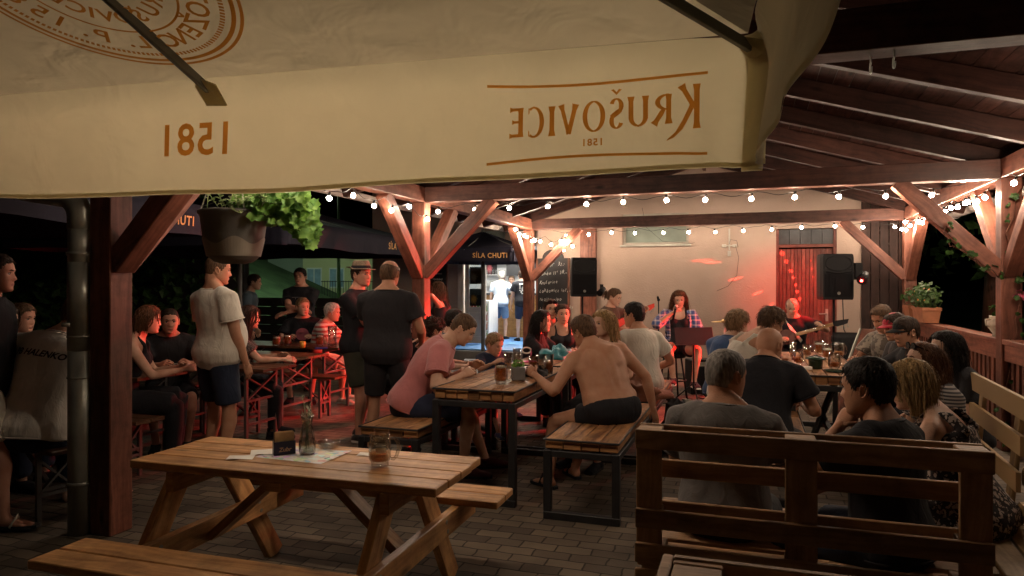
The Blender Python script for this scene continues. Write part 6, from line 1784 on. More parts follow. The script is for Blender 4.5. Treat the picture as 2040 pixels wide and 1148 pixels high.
FOLD = bpy.data.textures.new('fine_fold_noise', 'MARBLE'); FOLD.noise_scale = .22; FOLD.turbulence = 7; FOLD.noise_depth = 1; FOLD.marble_type = 'SOFT'
def volume(name, mb, mats, vox, wrinkle, parent, extra=None, smooth=5):
    o = mb.build(name, mats); r = o.modifiers.new('r', 'REMESH'); r.mode = 'VOXEL'; r.voxel_size = vox; r.use_smooth_shade = True
    sm = o.modifiers.new('s', 'SMOOTH'); sm.factor = .5; sm.iterations = smooth
    if wrinkle:
        for tx, st in ((CLOUD, wrinkle), (FOLD, wrinkle * .62)):
            dm = o.modifiers.new('d', 'DISPLACE'); dm.texture = tx; dm.strength = st; dm.mid_level = .38; dm.texture_coords = 'LOCAL'
        s2 = o.modifiers.new('s2', 'SMOOTH'); s2.factor = .4; s2.iterations = 1
    o.parent = parent
    JOBS.append((o, mats, extra)); return o

def finish_people():
    dg = bpy.context.evaluated_depsgraph_get(); dg.update()
    done = []
    for o, mats, extra in JOBS:
        ev = o.evaluated_get(dg); me = bpy.data.meshes.new_from_object(ev, depsgraph=dg); done.append(me)
    for (o, mats, extra), me in zip(JOBS, done):
        o.modifiers.clear()
        if extra is not None and extra.v:
            nv, nf = len(me.vertices), len(me.polygons)
            co = np.empty(nv * 3, np.float32); me.vertices.foreach_get('co', co)
            lt = np.empty(nf, np.int32); me.polygons.foreach_get('loop_total', lt); li = np.empty(len(me.loops), np.int32); me.loops.foreach_get('vertex_index', li)
            faces = np.split(li, np.cumsum(lt)[:-1])
            V = co.reshape(-1, 3).tolist() + [tuple(p) for p in extra.v]; F = [f.tolist() for f in faces] + [tuple(i + nv for i in f) for f in extra.f]
            m2 = bpy.data.meshes.new(o.name); m2.from_pydata(V, [], F)
            for mm in (mats if isinstance(mats, (list, tuple)) else [mats]): m2.materials.append(mm)
            m2.polygons.foreach_set('material_index', [0] * nf + extra.m); m2.polygons.foreach_set('use_smooth', [True] * len(F))
            me = m2
        if extra is None or not extra.v:
          me.materials.clear()
          for mm in (mats if isinstance(mats, (list, tuple)) else [mats]): me.materials.append(mm)
        old = o.data; o.data = me; me.name = o.name; bpy.data.meshes.remove(old); me.update()

PID = [0]
def person(label, head, face, pose='stand', seat=.5, lean=8, side=0, twist=0, hrot=(0, 0, 0), lh=None, rh=None, le=None, re=None, lf=None, rf=None, sex='m', fat=0.0, tone='fair',
           hair=('short', 'brown'), hlen=.3, top=('tee', None), bot=('shorts', None), shoe=('sneaker', None), s=None, group=None, curl=(.5, .5), palm=None, hat=None, ground=0.0, far=False, slouch=1.0, wide=1.07):
    PID[0] += 1; pid = PID[0]
    fem = 1.0 if sex == 'f' else 0.0; kid = 1.0 if sex == 'k' else 0.0
    prof = TOR_F if sex == 'f' else TOR_M
    target = at(*head); target.z -= ground
    sn = 1.0
    def spine(sc, hz):
        """frames along the back"""
        out = []; p = Vector((0, 0, hz)); dt = .02
        def ang(t): 
            k = max(0, min(1, (t + .1) / .6)); return lean * (.55 + .75 * k * slouch)
        t = 0.0; fr = {}
        def frame(t):
            A = Matrix.Rotation(R(side * max(0, min(1, t / .4))), 3, 'Y') @ Matrix.Rotation(R(-ang(t)), 3, 'X') @ Matrix.Rotation(R(-twist * max(0, min(1, t / .45))), 3, 'Z')
            return A
        pts = [(0.0, p.copy(), frame(0))]
        while t < .56:
            A = frame(t + dt / 2); p = p + A @ Vector((0, 0, dt * sc)); t += dt; pts.append((t, p.copy(), frame(t)))
        A0 = frame(0); pts.insert(0, (-.12, Vector((0, 0, hz)) - A0 @ Vector((0, 0, .12 * sc)), A0))
        return pts
    def sp(pts, t):
        for a, b in zip(pts, pts[1:]):
            if t <= b[0]:
                k = (t - a[0]) / (b[0] - a[0]); return a[1].lerp(b[1], k), b[2]
        return pts[-1][1], pts[-1][2]
    def head_c(sc, hz):
        pts = spine(sc, hz); nb, A = sp(pts, .52)
        nd = A @ Matrix.Rotation(R(lean * .35 - 12), 3, 'X') @ Vector((0, .02, 1)); hsz = .93 if sex == 'f' else (1.0 if not kid else 1.0)
        return pts, nb, nb + nd.normalized() * (.045 * sc + .100 * hsz * min(sc, 1.0)) , hsz
    if pose == 'sit': hz = lambda sc: seat + .092 * sc
    else: hz = lambda sc: .955 * sc
    if s is None:
        lo, hi = .5, 1.4
        for _ in range(30):
            mid = (lo + hi) / 2
            if head_c(mid, hz(mid))[2].z < target.z: lo = mid
            else: hi = mid
        s = (lo + hi) / 2
    if not (.82 < s < 1.12) and not kid: print('SCALE', pid, label, round(s, 2))
    s = max(.5, min(1.25, s))
    pts, nb, hc, hsz = head_c(s, hz(s))
    hs = hsz * (.85 + .15 * s) if not kid else .88
    rz = -R(face); rot = Matrix.Rotation(rz, 3, 'Z'); off = rot @ Vector((hc.x, hc.y, 0))
    root = empty('person', (target.x - off.x, target.y - off.y, ground), rz, label, 'person' if not kid else 'person', group)
    S_, W_, D_ = s, (1 + .16 * fat), 1 + .42 * fat
    body = MB(); ex = MB()
    mats = [SKINS[tone], LIPS[tone], EYEW, IRIS, HC[hair[1]] if hair else HC['brown']]
    def rings(infl, t0, t1, fatd=1.0, step=.03, flare=0.0):
        out = []; n = max(3, int((t1 - t0) / step)); 
        for i in range(n + 1):
            t = t0 + (t1 - t0) * i / n; w_, d_, o_ = tor(prof, t); c, A = sp(pts, t); belly = math.exp(-((t - .13) / .15) ** 2)
            w2 = w_ * S_ * (wide if t < .5 else 1) * (1 + .16 * fat * (belly + .4)) + infl + flare * max(0, (.1 - t)); d2 = d_ * S_ * (1 + .45 * fat * belly) + infl + flare * max(0, (.1 - t))
            y = (o_ + .055 * fat * belly) * S_
            out.append((c + A @ Vector((0, y, 0)), A @ Vector((w2, 0, 0)), A @ Vector((0, d2, 0))))
        return out
    body.loft(rings(0, -.12, .535), 20, True, 0, .88)
    _, A_neck = sp(pts, .50)
    # shoulders, arms
    cs, A_s = sp(pts, .445); sw = (.185 if sex != 'f' else .158) * S_ * (1 + .08 * fat) * (.5 + .5 * wide)
    l1, l2 = .285 * S_, .255 * S_
    arms = {}
    for sg, H_, el, nm in ((-1, lh, le, 'L'), (1, rh, re, 'R')):
        sh = cs + A_s @ Vector((sg * sw, -.012 * S_, -.018 * S_))
        if H_ is None: H_ = 'hang' if pose == 'stand' else 'lap'
        if H_ == 'hang': H_ = sh + Vector((sg * .07, .06, -.52 * S_))
        elif H_ == 'lap': H_ = Vector((sg * .12, .36 * S_, seat + .20))
        elif H_ == 'table': H_ = Vector((sg * .15, .42, .82))
        elif H_ == 'chin': H_ = hc + Vector((sg * .03, .10, -.17))
        else: H_ = Vector(H_)
        hint = Vector(el) if el else Vector((sg * .55, -.7, -.35))
        e, wr = ik(sh, H_, l1, l2, hint); arms[nm] = (sh, e, wr)
        k = S_ * (1 if sex != 'f' else .86) * (1 + .12 * fat)
        body.tube([cs + A_s @ Vector((sg * .07 * S_, -.01, -.0)), sh, sh.lerp(e, .12), sh.lerp(e, .5), e], [.055 * k, .058 * k, .056 * k, .048 * k, .040 * k], 12)
        body.tube([sh.lerp(e, .9), e, e.lerp(wr, .25), e.lerp(wr, .65), wr, wr + (wr - e).normalized() * .03 * S_], [.036 * k, .040 * k, .042 * k, .034 * k, .026 * k, .024 * k], 12)
        d = (wr - e).normalized(); pnv = (palm or {}).get(nm, Vector((-sg * .8, 0, -.6)) if H_ is not None else None)
        hand_mesh(ex, wr, d, Vector(pnv), S_ * (1 if sex != 'f' else .9) if not kid else .72, sg, curl[0 if sg < 0 else 1])
        body.ball(sh, .060 * k, 10)
        body.tube([nb + A_s @ Vector((sg * .02, -.02, .03 * S_)), cs + A_s @ Vector((sg * sw * .55, -.02, .022 * S_)), sh + Vector((0, 0, .01))], [.038 * k, .045 * k, .05 * k], 10)
    if sex == 'f':
        for sg in (-1, 1): c, A = sp(pts, .335); body.ball(c + A @ Vector((sg * .068 * S_, .085 * S_, 0)), .058 * S_, 10)
    if not top:
        for sg in (-1, 1):
            cols = [sp(pts, t)[0] + sp(pts, t)[1] @ Vector((sg * .034 * S_, (tor(prof, t)[2] - tor(prof, t)[1] * (1 + .1 * fat) + .024) * S_, 0)) for t in (.12, .18, .24, .30, .36, .42)]
            body.tube(cols, [.016, .028, .034, .035, .032, .02], 10)
            c, A = sp(pts, .37); tb = MB(); tb.ball((0, 0, 0), (.062, .017, .085), 14)
            Q = Matrix.Rotation(R(sg * 14), 3, 'Y') @ Matrix.Rotation(R(sg * 14), 3, 'Z')
            body.merge([c + A @ (Q @ p + Vector((sg * .105 * S_, (tor(prof, .37)[2] - tor(prof, .37)[1]) * S_ * .90, 0))) for p in tb.v], tb.f)
            c, A = sp(pts, .09); tb = MB(); tb.ball((0, 0, 0), (.035, .06, .05), 12)
            body.merge([c + A @ (p + Vector((sg * .145 * S_ * wide, -.01, 0))) for p in tb.v], tb.f)
    # neck and skull core
    hm = Matrix.Translation(hc) @ (sp(pts, .52)[1] @ Matrix.Rotation(R(lean * 1.0), 3, 'X')).to_4x4() @ Matrix.Rotation(R(-hrot[0]), 4, 'Z') @ Matrix.Rotation(R(hrot[1]), 4, 'X') @ Matrix.Rotation(R(hrot[2]), 4, 'Y') @ Matrix.Scale(hs, 4)
    nk = (.061 if sex != 'f' else .049) * S_ * (1 + .15 * fat); base = hm @ Vector((0, -.028, -.07))
    body.tube([nb - A_neck @ Vector((0, .01, .06 * S_)), nb, nb.lerp(base, .5), base, hm @ Vector((0, -.02, .0))], [nk * 1.15, nk * 1.06, nk * .96, nk * .95, nk], 14)
    core = MB(); core.ball((0, -.004, .0), (.066, .078, .095), 14); body.merge([hm @ p for p in core.v], core.f)
    head_mesh(ex, hm, fem, kid)
    # legs
    hz0 = hz(s); th, shn = .425 * S_, .42 * S_; legs = {}
    for sg, F_, nm in ((-1, lf, 'L'), (1, rf, 'R')):
        hj = Vector((sg * .088 * S_ * W_, 0, hz0 - .03 * S_))
        if F_ is None: F_ = (sg * .12 * S_, 0.0, 0) if pose == 'stand' else (sg * .13, .40 * S_, 0)
        fz = F_[2] if len(F_) > 2 else 0.0
        an = Vector((F_[0], F_[1] - .0, fz + .085 * S_))
        kn, an = ik(hj, an, th, shn, Vector((sg * .12, 1, .15)) if pose == 'stand' else Vector((sg * .25, .8, .8)))
        legs[nm] = (hj, kn, an); k = S_ * (1 + .10 * fat)
        body.tube([hj + Vector((0, 0, .03)), hj, hj.lerp(kn, .3), hj.lerp(kn, .75), kn], [.080 * k, .088 * k, .084 * k, .062 * k, .054 * k], 14)
        cal = (kn - an).cross(Vector((1, 0, 0))).normalized() * .012
        body.tube([kn.lerp(hj, .1), kn, kn.lerp(an, .28) + cal, kn.lerp(an, .6), an, an - Vector((0, 0, .03))], [.052 * k, .052 * k, .057 * k, .043 * k, .034 * k, .036 * k], 14)
        fd = Vector((sg * .18, 1, 0)).normalized() if len(F_) < 4 else Vector((math.sin(F_[3]), math.cos(F_[3]), 0)); fx = Vector((fd.y, -fd.x, 0)); gz_ = an.z - .085 * S_
        ft = [(an - fd * .055 * S_ + Vector((0, 0, gz_ + .03 * S_ - an.z)), fx * .028 * S_, Vector((0, 0, .026 * S_))), (an - fd * .03 * S_ + Vector((0, 0, gz_ + .042 * S_ - an.z)), fx * .033 * S_, Vector((0, 0, .04 * S_))),
              (an + fd * .06 * S_ + Vector((0, 0, gz_ + .036 * S_ - an.z)), fx * .038 * S_, Vector((0, 0, .034 * S_))), (an + fd * .13 * S_ + Vector((0, 0, gz_ + .024 * S_ - an.z)), fx * .045 * S_, Vector((0, 0, .020 * S_))), (an + fd * .18 * S_ + Vector((0, 0, gz_ + .018 * S_ - an.z)), fx * .034 * S_, Vector((0, 0, .013 * S_)))]
        body.loft(ft, 12)
        if shoe and shoe[0] in ('sneaker', 'slide'):
            q = MB()
            if shoe[0] == 'sneaker':
                up = Vector((0, 0, .008)); q.loft([(c + up * .3 - (fd * .012 if i == 0 else Vector((0, 0, 0))) + (fd * .016 if i == 4 else Vector((0, 0, 0))), a * 1.16, b * (1.15 if i < 3 else 1.35)) for i, (c, a, b) in enumerate(ft)], 14)
                q.tube([an + Vector((0, 0, -.045)), an + Vector((0, 0, -.005))], [.046 * S_, .043 * S_], 12)
            else:
                q.tube([ft[2][0] + fx * .046 + Vector((0, 0, -.02)), ft[2][0] + fd * .02 + Vector((0, 0, .040)), ft[2][0] - fx * .046 + Vector((0, 0, -.02))], .02, 6, 0, True, .3, up=(0, 1, 0))
            o = q.build('shoe', shoe[1], root)
            q = MB(); out = []
            for yy, ww in ((-.075, .022), (-.055, .034), (0, .037), (.07, .042), (.13, .050), (.175, .044), (.205, .022)): out.append((yy, ww))
            P = [an + fd * y * S_ + fx * w_ * S_ for y, w_ in out] + [an + fd * y * S_ - fx * w_ * S_ for y, w_ in out[::-1]]
            for p in P: p.z = gz_ + .002
            q.slab(P, (0, 0, .020)); q.build('sole', M['ink'] if shoe[0] == 'slide' or len(shoe) < 3 else shoe[2], o)
    vox = .0135 if target.y < 7.5 else .016
    if far: vox = .02
    volume('body', body, mats, vox, 0, root, ex, 4)
    # clothing
    if top and top[0] not in (None, 'none'):
        q = MB(); kind, tm = top[0], top[1]; inf = .018 + .004 * fat
        if kind in ('tank', 'halter'):
            q.loft(rings(inf, -.09 if pose == 'stand' else -.06, .385, flare=.05), 20, True, 0, .9)
            for sg in (-1, 1):
                pa = [sp(pts, t)[0] + sp(pts, t)[1] @ Vector(v) * S_ for t, v in ((.36, (sg * .085, .105, 0)), (.44, (sg * .088, .075, .02)), (.485, (sg * .085, .0, .02)), (.45, (sg * .088, -.085, .01)), (.36, (sg * .085, -.118, 0)))]
                if sex == 'm': pa = [p + sp(pts, .4)[1] @ Vector((sg * .015, 0, .004)) for p in pa]
                q.tube(pa, .028 if sex == 'm' else .022, 8, 0, True, .6)
        else:
            q.loft(rings(inf, -.135 if pose == 'stand' else -.06, .512, flare=.10), 20, True, 0, .9)
        if sex == 'f':
            for sg in (-1, 1): c, A = sp(pts, .335); q.ball(c + A @ Vector((sg * .066 * S_, .088 * S_, 0)), .066 * S_, 10)
        if kind in ('tee', 'long', 'open'):
            for nm, sg in (('L', -1), ('R', 1)):
                sh, e, wr = arms[nm]; k = S_ * (1 if sex != 'f' else .88) * (1 + .12 * fat)
                q.tube([cs + A_s @ Vector((sg * .05 * S_, -.005, .0)), cs + A_s @ Vector((sg * .12 * S_, -.008, .008 * S_)), sh, sh.lerp(e, .35), sh.lerp(e, .62)], [.066 * k, .071 * k, .078 * k, .078 * k, .085 * k], 14)
                if kind in ('long', 'open'): q.tube([sh.lerp(e, .55), e, e.lerp(wr, .5), e.lerp(wr, .88)], [.064 * k, .058 * k, .05 * k, .044 * k], 12)
        if kind in ('tee', 'long', 'open') and not far:
            rb = MB()
            for t0, inf2 in ((.508, .020), (-.128 if pose == 'stand' else -.055, inf + .024 if pose == 'stand' else inf + .016)):
                c, ax, ay = rings(inf2, t0, t0 + .001)[0]
                rb.tube([c + ax * math.cos(2 * PI * k / 22) + ay * math.sin(2 * PI * k / 22) for k in range(23)], .0055, 5, 0, False)
            for nm in ('L', 'R'):
                sh, e, wr = arms[nm]
                if kind == 'tee':
                    k_ = S_ * (1 if sex != 'f' else .88) * (1 + .12 * fat); dd = (e - sh).normalized(); u1 = dd.orthogonal().normalized(); u2 = dd.cross(u1); c = sh.lerp(e, .60)
                    rb.tube([c + (u1 * math.cos(2 * PI * k / 18) + u2 * math.sin(2 * PI * k / 18)) * .083 * k_ for k in range(19)], .005, 5, 0, False)
            seam = rb
        else: seam = None
        so_ = volume('shirt', q, tm, .0125 if not far else .02, .015, root, seam, 5)
    if bot and bot[0] not in (None, 'none'):
        q = MB(); kind, bm = bot[0], bot[1]
        q.loft(rings(.010, -.125, .085 if kind != 'trunks' else .06), 20, True, 0, .9)
        for nm in ('L', 'R'):
            hj, kn, an = legs[nm]; k = S_ * (1 + .10 * fat); fr = {'shorts': .92, 'trunks': .45, 'short': .42, 'jeans': 1.0, 'skirt': .6}[kind]
            q.tube([hj + Vector((0, 0, .04)), hj, hj.lerp(kn, fr * .5), hj.lerp(kn, fr)], [.094 * k, .102 * k, .100 * k, (.088 if fr > .8 else .098) * k], 16)
            if kind == 'jeans': q.tube([hj.lerp(kn, .9), kn, kn.lerp(an, .5), kn.lerp(an, .93)], [.076 * k, .070 * k, .066 * k, .058 * k], 14)
        volume({'shorts': 'shorts', 'trunks': 'swimming_trunks', 'short': 'shorts', 'jeans': 'trousers', 'skirt': 'skirt'}[kind], q, bm, .014 if not far else .02, .013, root, None, 5)
    if hair and hair[0] != 'bald':
        dn = hm.inverted().to_3x3() @ Vector((0, 0, -1))
        hair_mesh(hair[0], hm, dn, pid, fem, hlen, target.y < 5).build('hair', HC[hair[1]], root)
    if hat:
        q = MB(); kind = hat[0]
        def P(x, y, z): return hm @ Vector((x, y, z))
        if kind == 'fedora':
            cr = [(0, 0, .122), (.030, .04, .135), (.055, .075, .137), (.070, .088, .125), (.080, .098, .085), (.0845, .103, .058)]
            q.loft([(P(0, -.004, z), hm.to_3x3() @ Vector((max(a, .001), 0, 0)), hm.to_3x3() @ Vector((0, max(b, .001), 0))) for a, b, z in cr], 24, False); q.build('hat', hat[1], root)
            q = MB(); q.grid(lambda u, v: P(*( ((.083 + .052 * v) * math.sin(2 * PI * u)), -.004 + (.101 + .052 * v) * math.cos(2 * PI * u), .058 + (-.012 * v if math.cos(2 * PI * u) > 0 else .012 * v) + .006 * v * abs(math.sin(2 * PI * u)))), 40, 3)
            b_ = q.build('hat_brim', hat[1], root); b_.modifiers.new('t', 'SOLIDIFY').thickness = .003
            q = MB(); q.loft([(P(0, -.004, z), hm.to_3x3() @ Vector((a, 0, 0)), hm.to_3x3() @ Vector((0, b, 0))) for a, b, z in ((.0868, .1053, .0605), (.0840, .102, .086))], 28, False); q.build('hat_band', hat[2], root)
        else:
            q.grid(lambda u, v: P(*(lambda a, e: (.086 * math.cos(e) * math.sin(a), -.006 + .106 * math.cos(e) * math.cos(a), .036 + .092 * math.sin(e) * (1 + .0 * a)))(2 * PI * u, .02 + v * PI / 2 * .99)), 32, 10)
            q.build('cap', hat[1], root)
            q = MB(); q.grid(lambda u, v: P(*(lambda a, rr: ((.078) * math.sin(a) * (1 - .12 * v), .030 + (.066 + .075 * v * math.cos(a) ** .5) * math.cos(a), .042 - .012 * v - .022 * math.sin(a) ** 2))((u - .5) * PI * .93, v)), 20, 5)
            b_ = q.build('cap_visor', hat[1], root); b_.modifiers.new('t', 'SOLIDIFY').thickness = .004
    return dict(root=root, hm=hm, hc=hc, arms=arms, legs=legs, sp=lambda t: sp(pts, t), s=s, cs=cs, A=A_s)
C_ = {}
for k, c in {'white': (.66, .61, .52), 'cream': (.58, .54, .44), 'black': (.018, .018, .022), 'black2': (.026, .025, .028), 'navy': (.025, .032, .065), 'blue': (.045, .10, .24), 'pink': (.55, .20, .20), 'grey': (.13, .12, .115),
             'darkgrey': (.055, .052, .052), 'denim': (.05, .085, .16), 'lightdenim': (.13, .23, .40), 'darkdenim': (.022, .03, .055), 'teal': (.08, .12, .15), 'brown': (.10, .06, .04), 'olive': (.05, .05, .035), 'paleblue': (.55, .66, .80), 'wine': (.10, .03, .035)}.items():
    C_[k] = cloth('cloth_' + k, c)
C_['stripe'] = cloth('striped_jersey', (.60, .54, .48), pattern='stripe', c2=(.40, .07, .06), pscale=1.0)
C_['finestripe'] = cloth('fine_striped_jersey', (.05, .045, .05), pattern='stripe', c2=(.30, .27, .25), pscale=3.0)
C_['floral'] = cloth('floral_print', (.035, .03, .032), pattern='floral', c2=(.46, .38, .33), pscale=1.3)
C_['dots'] = cloth('small_print', (.05, .04, .04), pattern='floral', c2=(.22, .17, .15), pscale=2.2)
C_['plaid'] = cloth('blue_plaid', (.05, .11, .30), pattern='plaid', c2=(.55, .50, .52))
C_['camo'] = cloth('mottled_grey_print', (.24, .21, .17), pattern='camo', c2=(.10, .085, .07))
C_['straw'] = plain('straw_hat', (.17, .12, .075), .8, 0, .25, 30, .5, 150)
C_['capblack'] = cloth('cap_black', (.02, .022, .022)); C_['capred'] = cloth('cap_red', (.50, .035, .06))
SH = {'w': ('sneaker', C_['cream'], M['paper']), 'k': ('sneaker', C_['black'], M['ink']), 'g': ('sneaker', C_['darkgrey'], M['paper']), 's': ('slide', C_['cream']), 'b': None, 'r': ('sneaker', C_['wine'], M['paper']), 'n': ('sneaker', C_['blue'], M['paper'])}
LG, MG, BGp, RG = 'drinkers on the left terrace', 'guests at the middle block tables', 'musicians on the stage', 'guests at the crowded right table'

# ---- far left
person('man at the left edge of the view, dark clothes, striped bath slides', (-6, 545, 4.45), 75, fat=.3, lean=3, top=('tee', C_['black']), bot=('shorts', C_['cream']), shoe=SH['s'], hair=('short', 'dark'), tone='ruddy', group=LG, lf=(-.1, -.18, 0), rf=(.14, .16, 0))
person('dark haired woman sitting in the shadow behind the man at the left edge', (8, 640, 5.3), 90, 'sit', sex='f', hair=('bob', 'dark'), hlen=.22, top=('tee', C_['black2']), bot=('jeans', C_['darkdenim']), shoe=SH['k'], tone='fair', group=LG, lean=14)
person('man in a dim grey shirt, sitting in profile left of the downpipe', (44, 634, 5.9), 95, 'sit', hair=('short', 'brown'), top=('tee', C_['darkgrey']), bot=('shorts', C_['black']), shoe=SH['k'], tone='ruddy', lean=18, group=LG)
pl = person('man in a white shirt with black back lettering, half hidden by the downpipe', (156, 628, 4.75), 6, 'sit', seat=.5, lean=20, hair=('short', 'brown'), top=('tee', cloth('brightened_white_cloth', (.84, .80, .72))), bot=('jeans', C_['darkdenim']), shoe=SH['b'], fat=.35, group=LG, rh=(.2, .5, .72), lh=(-.2, .45, .72), side=8)  # his white cloth is lightened to make up for the shade on him
person('woman in a dark tank top with her bare arm on the table', (296, 638, 6.0), 70, 'sit', sex='f', seat=.48, lean=16, hair=('bob', 'chestnut'), hlen=.12, top=('tank', C_['black']), bot=('jeans', C_['black']), shoe=SH['k'], group=LG, rh=(.10, .50, .80), lh=(-.1, .45, .80))
m6 = person('man in a black printed shirt with one cheek lit red', (338, 640, 6.65), 150, 'sit', seat=.48, lean=10, hair=('buzz', 'dark'), top=('tee', C_['black2']), bot=('shorts', C_['black']), shoe=SH['k'], tone='ruddy', group=LG, lh=(-.15, .40, .80), rh=(.1, .42, .80))
person('stout man in a white shirt standing with his back turned', (434, 538, 5.85), 40, fat=.95, wide=1.26, lean=-2, hair=('buzz', 'brown'), top=('tee', C_['white']), bot=('shorts', C_['darkdenim']), shoe=SH['w'], tone='tan', group=LG, rh=(.25, .13, .84), lh=(-.24, .18, .86), hrot=(22, -6, 0))
person('long dark haired woman in a patterned blouse reaching over the table', (497, 632, 7.0), 72, 'sit', sex='f', seat=.48, lean=12, hair=('long', 'dark'), hlen=.40, top=('tee', C_['dots']), bot=('jeans', C_['black']), shoe=SH['k'], group=LG, rh=(.12, .50, .78), lh=(-.1, .45, .8))
person('man in a dim blue shirt standing far back by the fence', (507, 562, 10.8), 80, hair=('short', 'dark'), top=('tee', C_['teal']), bot=('shorts', C_['black']), shoe=SH['k'], group=LG, far=True)
m10 = person('bearded man in a black shirt standing with folded arms', (598, 551, 10.2), 185, fat=.4, hair=('short', 'black'), top=('tee', C_['black']), bot=('shorts', C_['black2']), shoe=SH['k'], tone='ruddy', group=LG, lh=(.14, .24, 1.12), rh=(-.12, .27, 1.17), le=(-.8, .2, -.4), re=(.8, .2, -.4), lean=0)
m11 = person('boy in a black shirt with a pink disc, sitting at the terrace table', (603, 612, 9.35), 168, 'sit', seat=.5, lean=6, hair=('short', 'sand'), top=('tee', C_['black']), bot=('shorts', C_['black2']), shoe=SH['k'], group=LG, hrot=(-30, 0, 0), lh=(-.16, .36, .84), rh=(.16, .36, .84))
person('white haired man in a red striped shirt sitting in profile', (662, 622, 9.15), 95, 'sit', seat=.5, lean=16, hair=('short', 'white'), top=('tee', C_['stripe']), bot=('shorts', C_['cream']), shoe=SH['w'], tone='ruddy', group=LG, lh=(-.15, .42, .84), rh=(.15, .42, .84))
person('man in a straw hat and black shirt laughing with folded arms', (720, 547, 6.9), 108, fat=.2, wide=1.14, lean=0, hair=('short', 'dark'), top=('tee', C_['black']), bot=('shorts', C_['olive']), shoe=SH['g'], tone='ruddy', group=LG, lh=(.16, .25, 1.14), rh=(-.10, .28, 1.10), le=(-.8, .1, -.5), re=(.7, -.3, -.6), hat=('fedora', C_['straw'], C_['black']), lf=(-.13, -.06, 0), rf=(.13, .08, 0), hrot=(12, 0, 0))
person('balding man in a black shirt standing with his back to the view', (777, 546, 6.3), 12, fat=.3, wide=1.22, lean=4, hair=('balding', 'brown'), top=('tee', C_['black2']), bot=('shorts', C_['black2']), shoe=SH['k'], tone='tan', group=LG, rh=(.24, .24, 1.0), lh=(-.05, .34, 1.12), lf=(-.16, 0, 0), rf=(.17, .05, 0), le=(-.8, -.2, -.5))
person('long haired woman half hidden by the post, one hand raised to her face', (872, 578, 9.6), 275, sex='f', lean=4, hair=('long', 'brown'), hlen=.34, top=('tank', C_['black2']), bot=('jeans', C_['black']), shoe=SH['k'], group=LG, lh=(-.14, .18, 1.38), rh=(.05, .2, 1.1), curl=(.9, .5))

# ---- middle tables
person('curly haired woman in black sitting behind the man in pink', (864, 660, 6.75), 60, 'sit', sex='f', seat=.5, lean=34, hair=('curly', 'dark'), top=('tank', C_['black']), bot=('jeans', C_['black']), shoe=SH['k'], group=MG)
person('dark haired man bent down behind the man in pink', (906, 640, 7.2), 85, 'sit', seat=.5, lean=18, hair=('short', 'black'), top=('tee', C_['navy']), bot=('shorts', C_['black']), shoe=SH['k'], group=MG)
person('man in a pink shirt leaning over the table with bowed head', (922, 655, 5.65), 84, 'sit', seat=.50, lean=35, hair=('buzz', 'brown'), top=('tee', C_['pink']), bot=('shorts', C_['navy']), shoe=('sneaker', C_['wine'], M['ink']), tone='fair', group=MG, hrot=(10, -24, 0), rh=(.20, .42, .82), lh=(-.12, .50, .84), re=(.7, -.5, -.7), lf=(-.16, .62, 0), rf=(.10, .44, 0))
person('small fair haired boy in a dark shirt with his knee pulled up', (985, 686, 6.7), 150, 'sit', sex='k', seat=.50, lean=12, hair=('short', 'sand'), top=('tee', C_['navy']), bot=('shorts', C_['darkdenim']), shoe=SH['n'], group=MG, hrot=(-20, -14, 0), lf=(-.1, .26, .30), rf=(.1, .36, .12), lh=(-.12, .26, .72), rh=(.1, .28, .80))
person('woman with long black hair smiling in profile', (1080, 640, 7.25), 112, 'sit', sex='f', seat=.5, lean=10, hair=('long', 'black'), hlen=.46, top=('long', C_['black']), bot=('jeans', C_['black']), shoe=SH['k'], group=MG, rh=(.14, .42, .84), lh=(-.1, .42, .84))
wg = person('woman with sunglasses on her hair, face behind the black haired woman', (1097, 616, 8.0), 168, 'sit', sex='f', seat=.56, lean=4, hair=('tied', 'dark'), top=('halter', C_['black2']), bot=('jeans', C_['black']), shoe=SH['k'], group=MG)
person('young woman in a black halter top, her shoulder lit red', (1121, 626, 7.9), 172, 'sit', sex='f', seat=.52, lean=4, hair=('tied', 'dark'), top=('halter', C_['black']), bot=('jeans', C_['black']), shoe=SH['k'], group=MG)
person('blond woman in a black sleeveless top turning towards the view', (1202, 645, 6.05), 222, 'sit', sex='f', seat=.52, lean=6, hair=('bob', 'blond'), hlen=.20, top=('tank', C_['black']), bot=('jeans', C_['black']), shoe=SH['k'], group=MG, hrot=(14, 2, 4), lh=(-.2, .3, .72), rh=(.0, .36, .76))
person('bare backed man in black swimming trunks sitting on the block bench', (1163, 660, 5.42), 332, 'sit', seat=.523, lean=29, side=-5, hair=('short', 'brown'), top=None, bot=('trunks', C_['black']), shoe=('slide', C_['black']), tone='tan', fat=.5, wide=1.25, group=MG, lh=(-.42, .42, .84), rh=(.42, .06, .575), le=(-.5, -.2, -.8), re=(.8, -.4, -.1), lf=(-.34, .34, 0), rf=(-.02, .48, 0), twist=4, curl=(.6, .35), hrot=(-14, -6, 0))
person('man in a white shirt sitting with his back turned, dark cropped hair', (1263, 628, 6.65), 336, 'sit', seat=.523, lean=10, hair=('short', 'black'), top=('tee', C_['white']), bot=('shorts', C_['brown']), shoe=SH['k'], tone='tan', group=MG, rh=(.30, .24, .70), lh=(-.16, .42, .84), hrot=(-28, 0, 0), fat=.1)

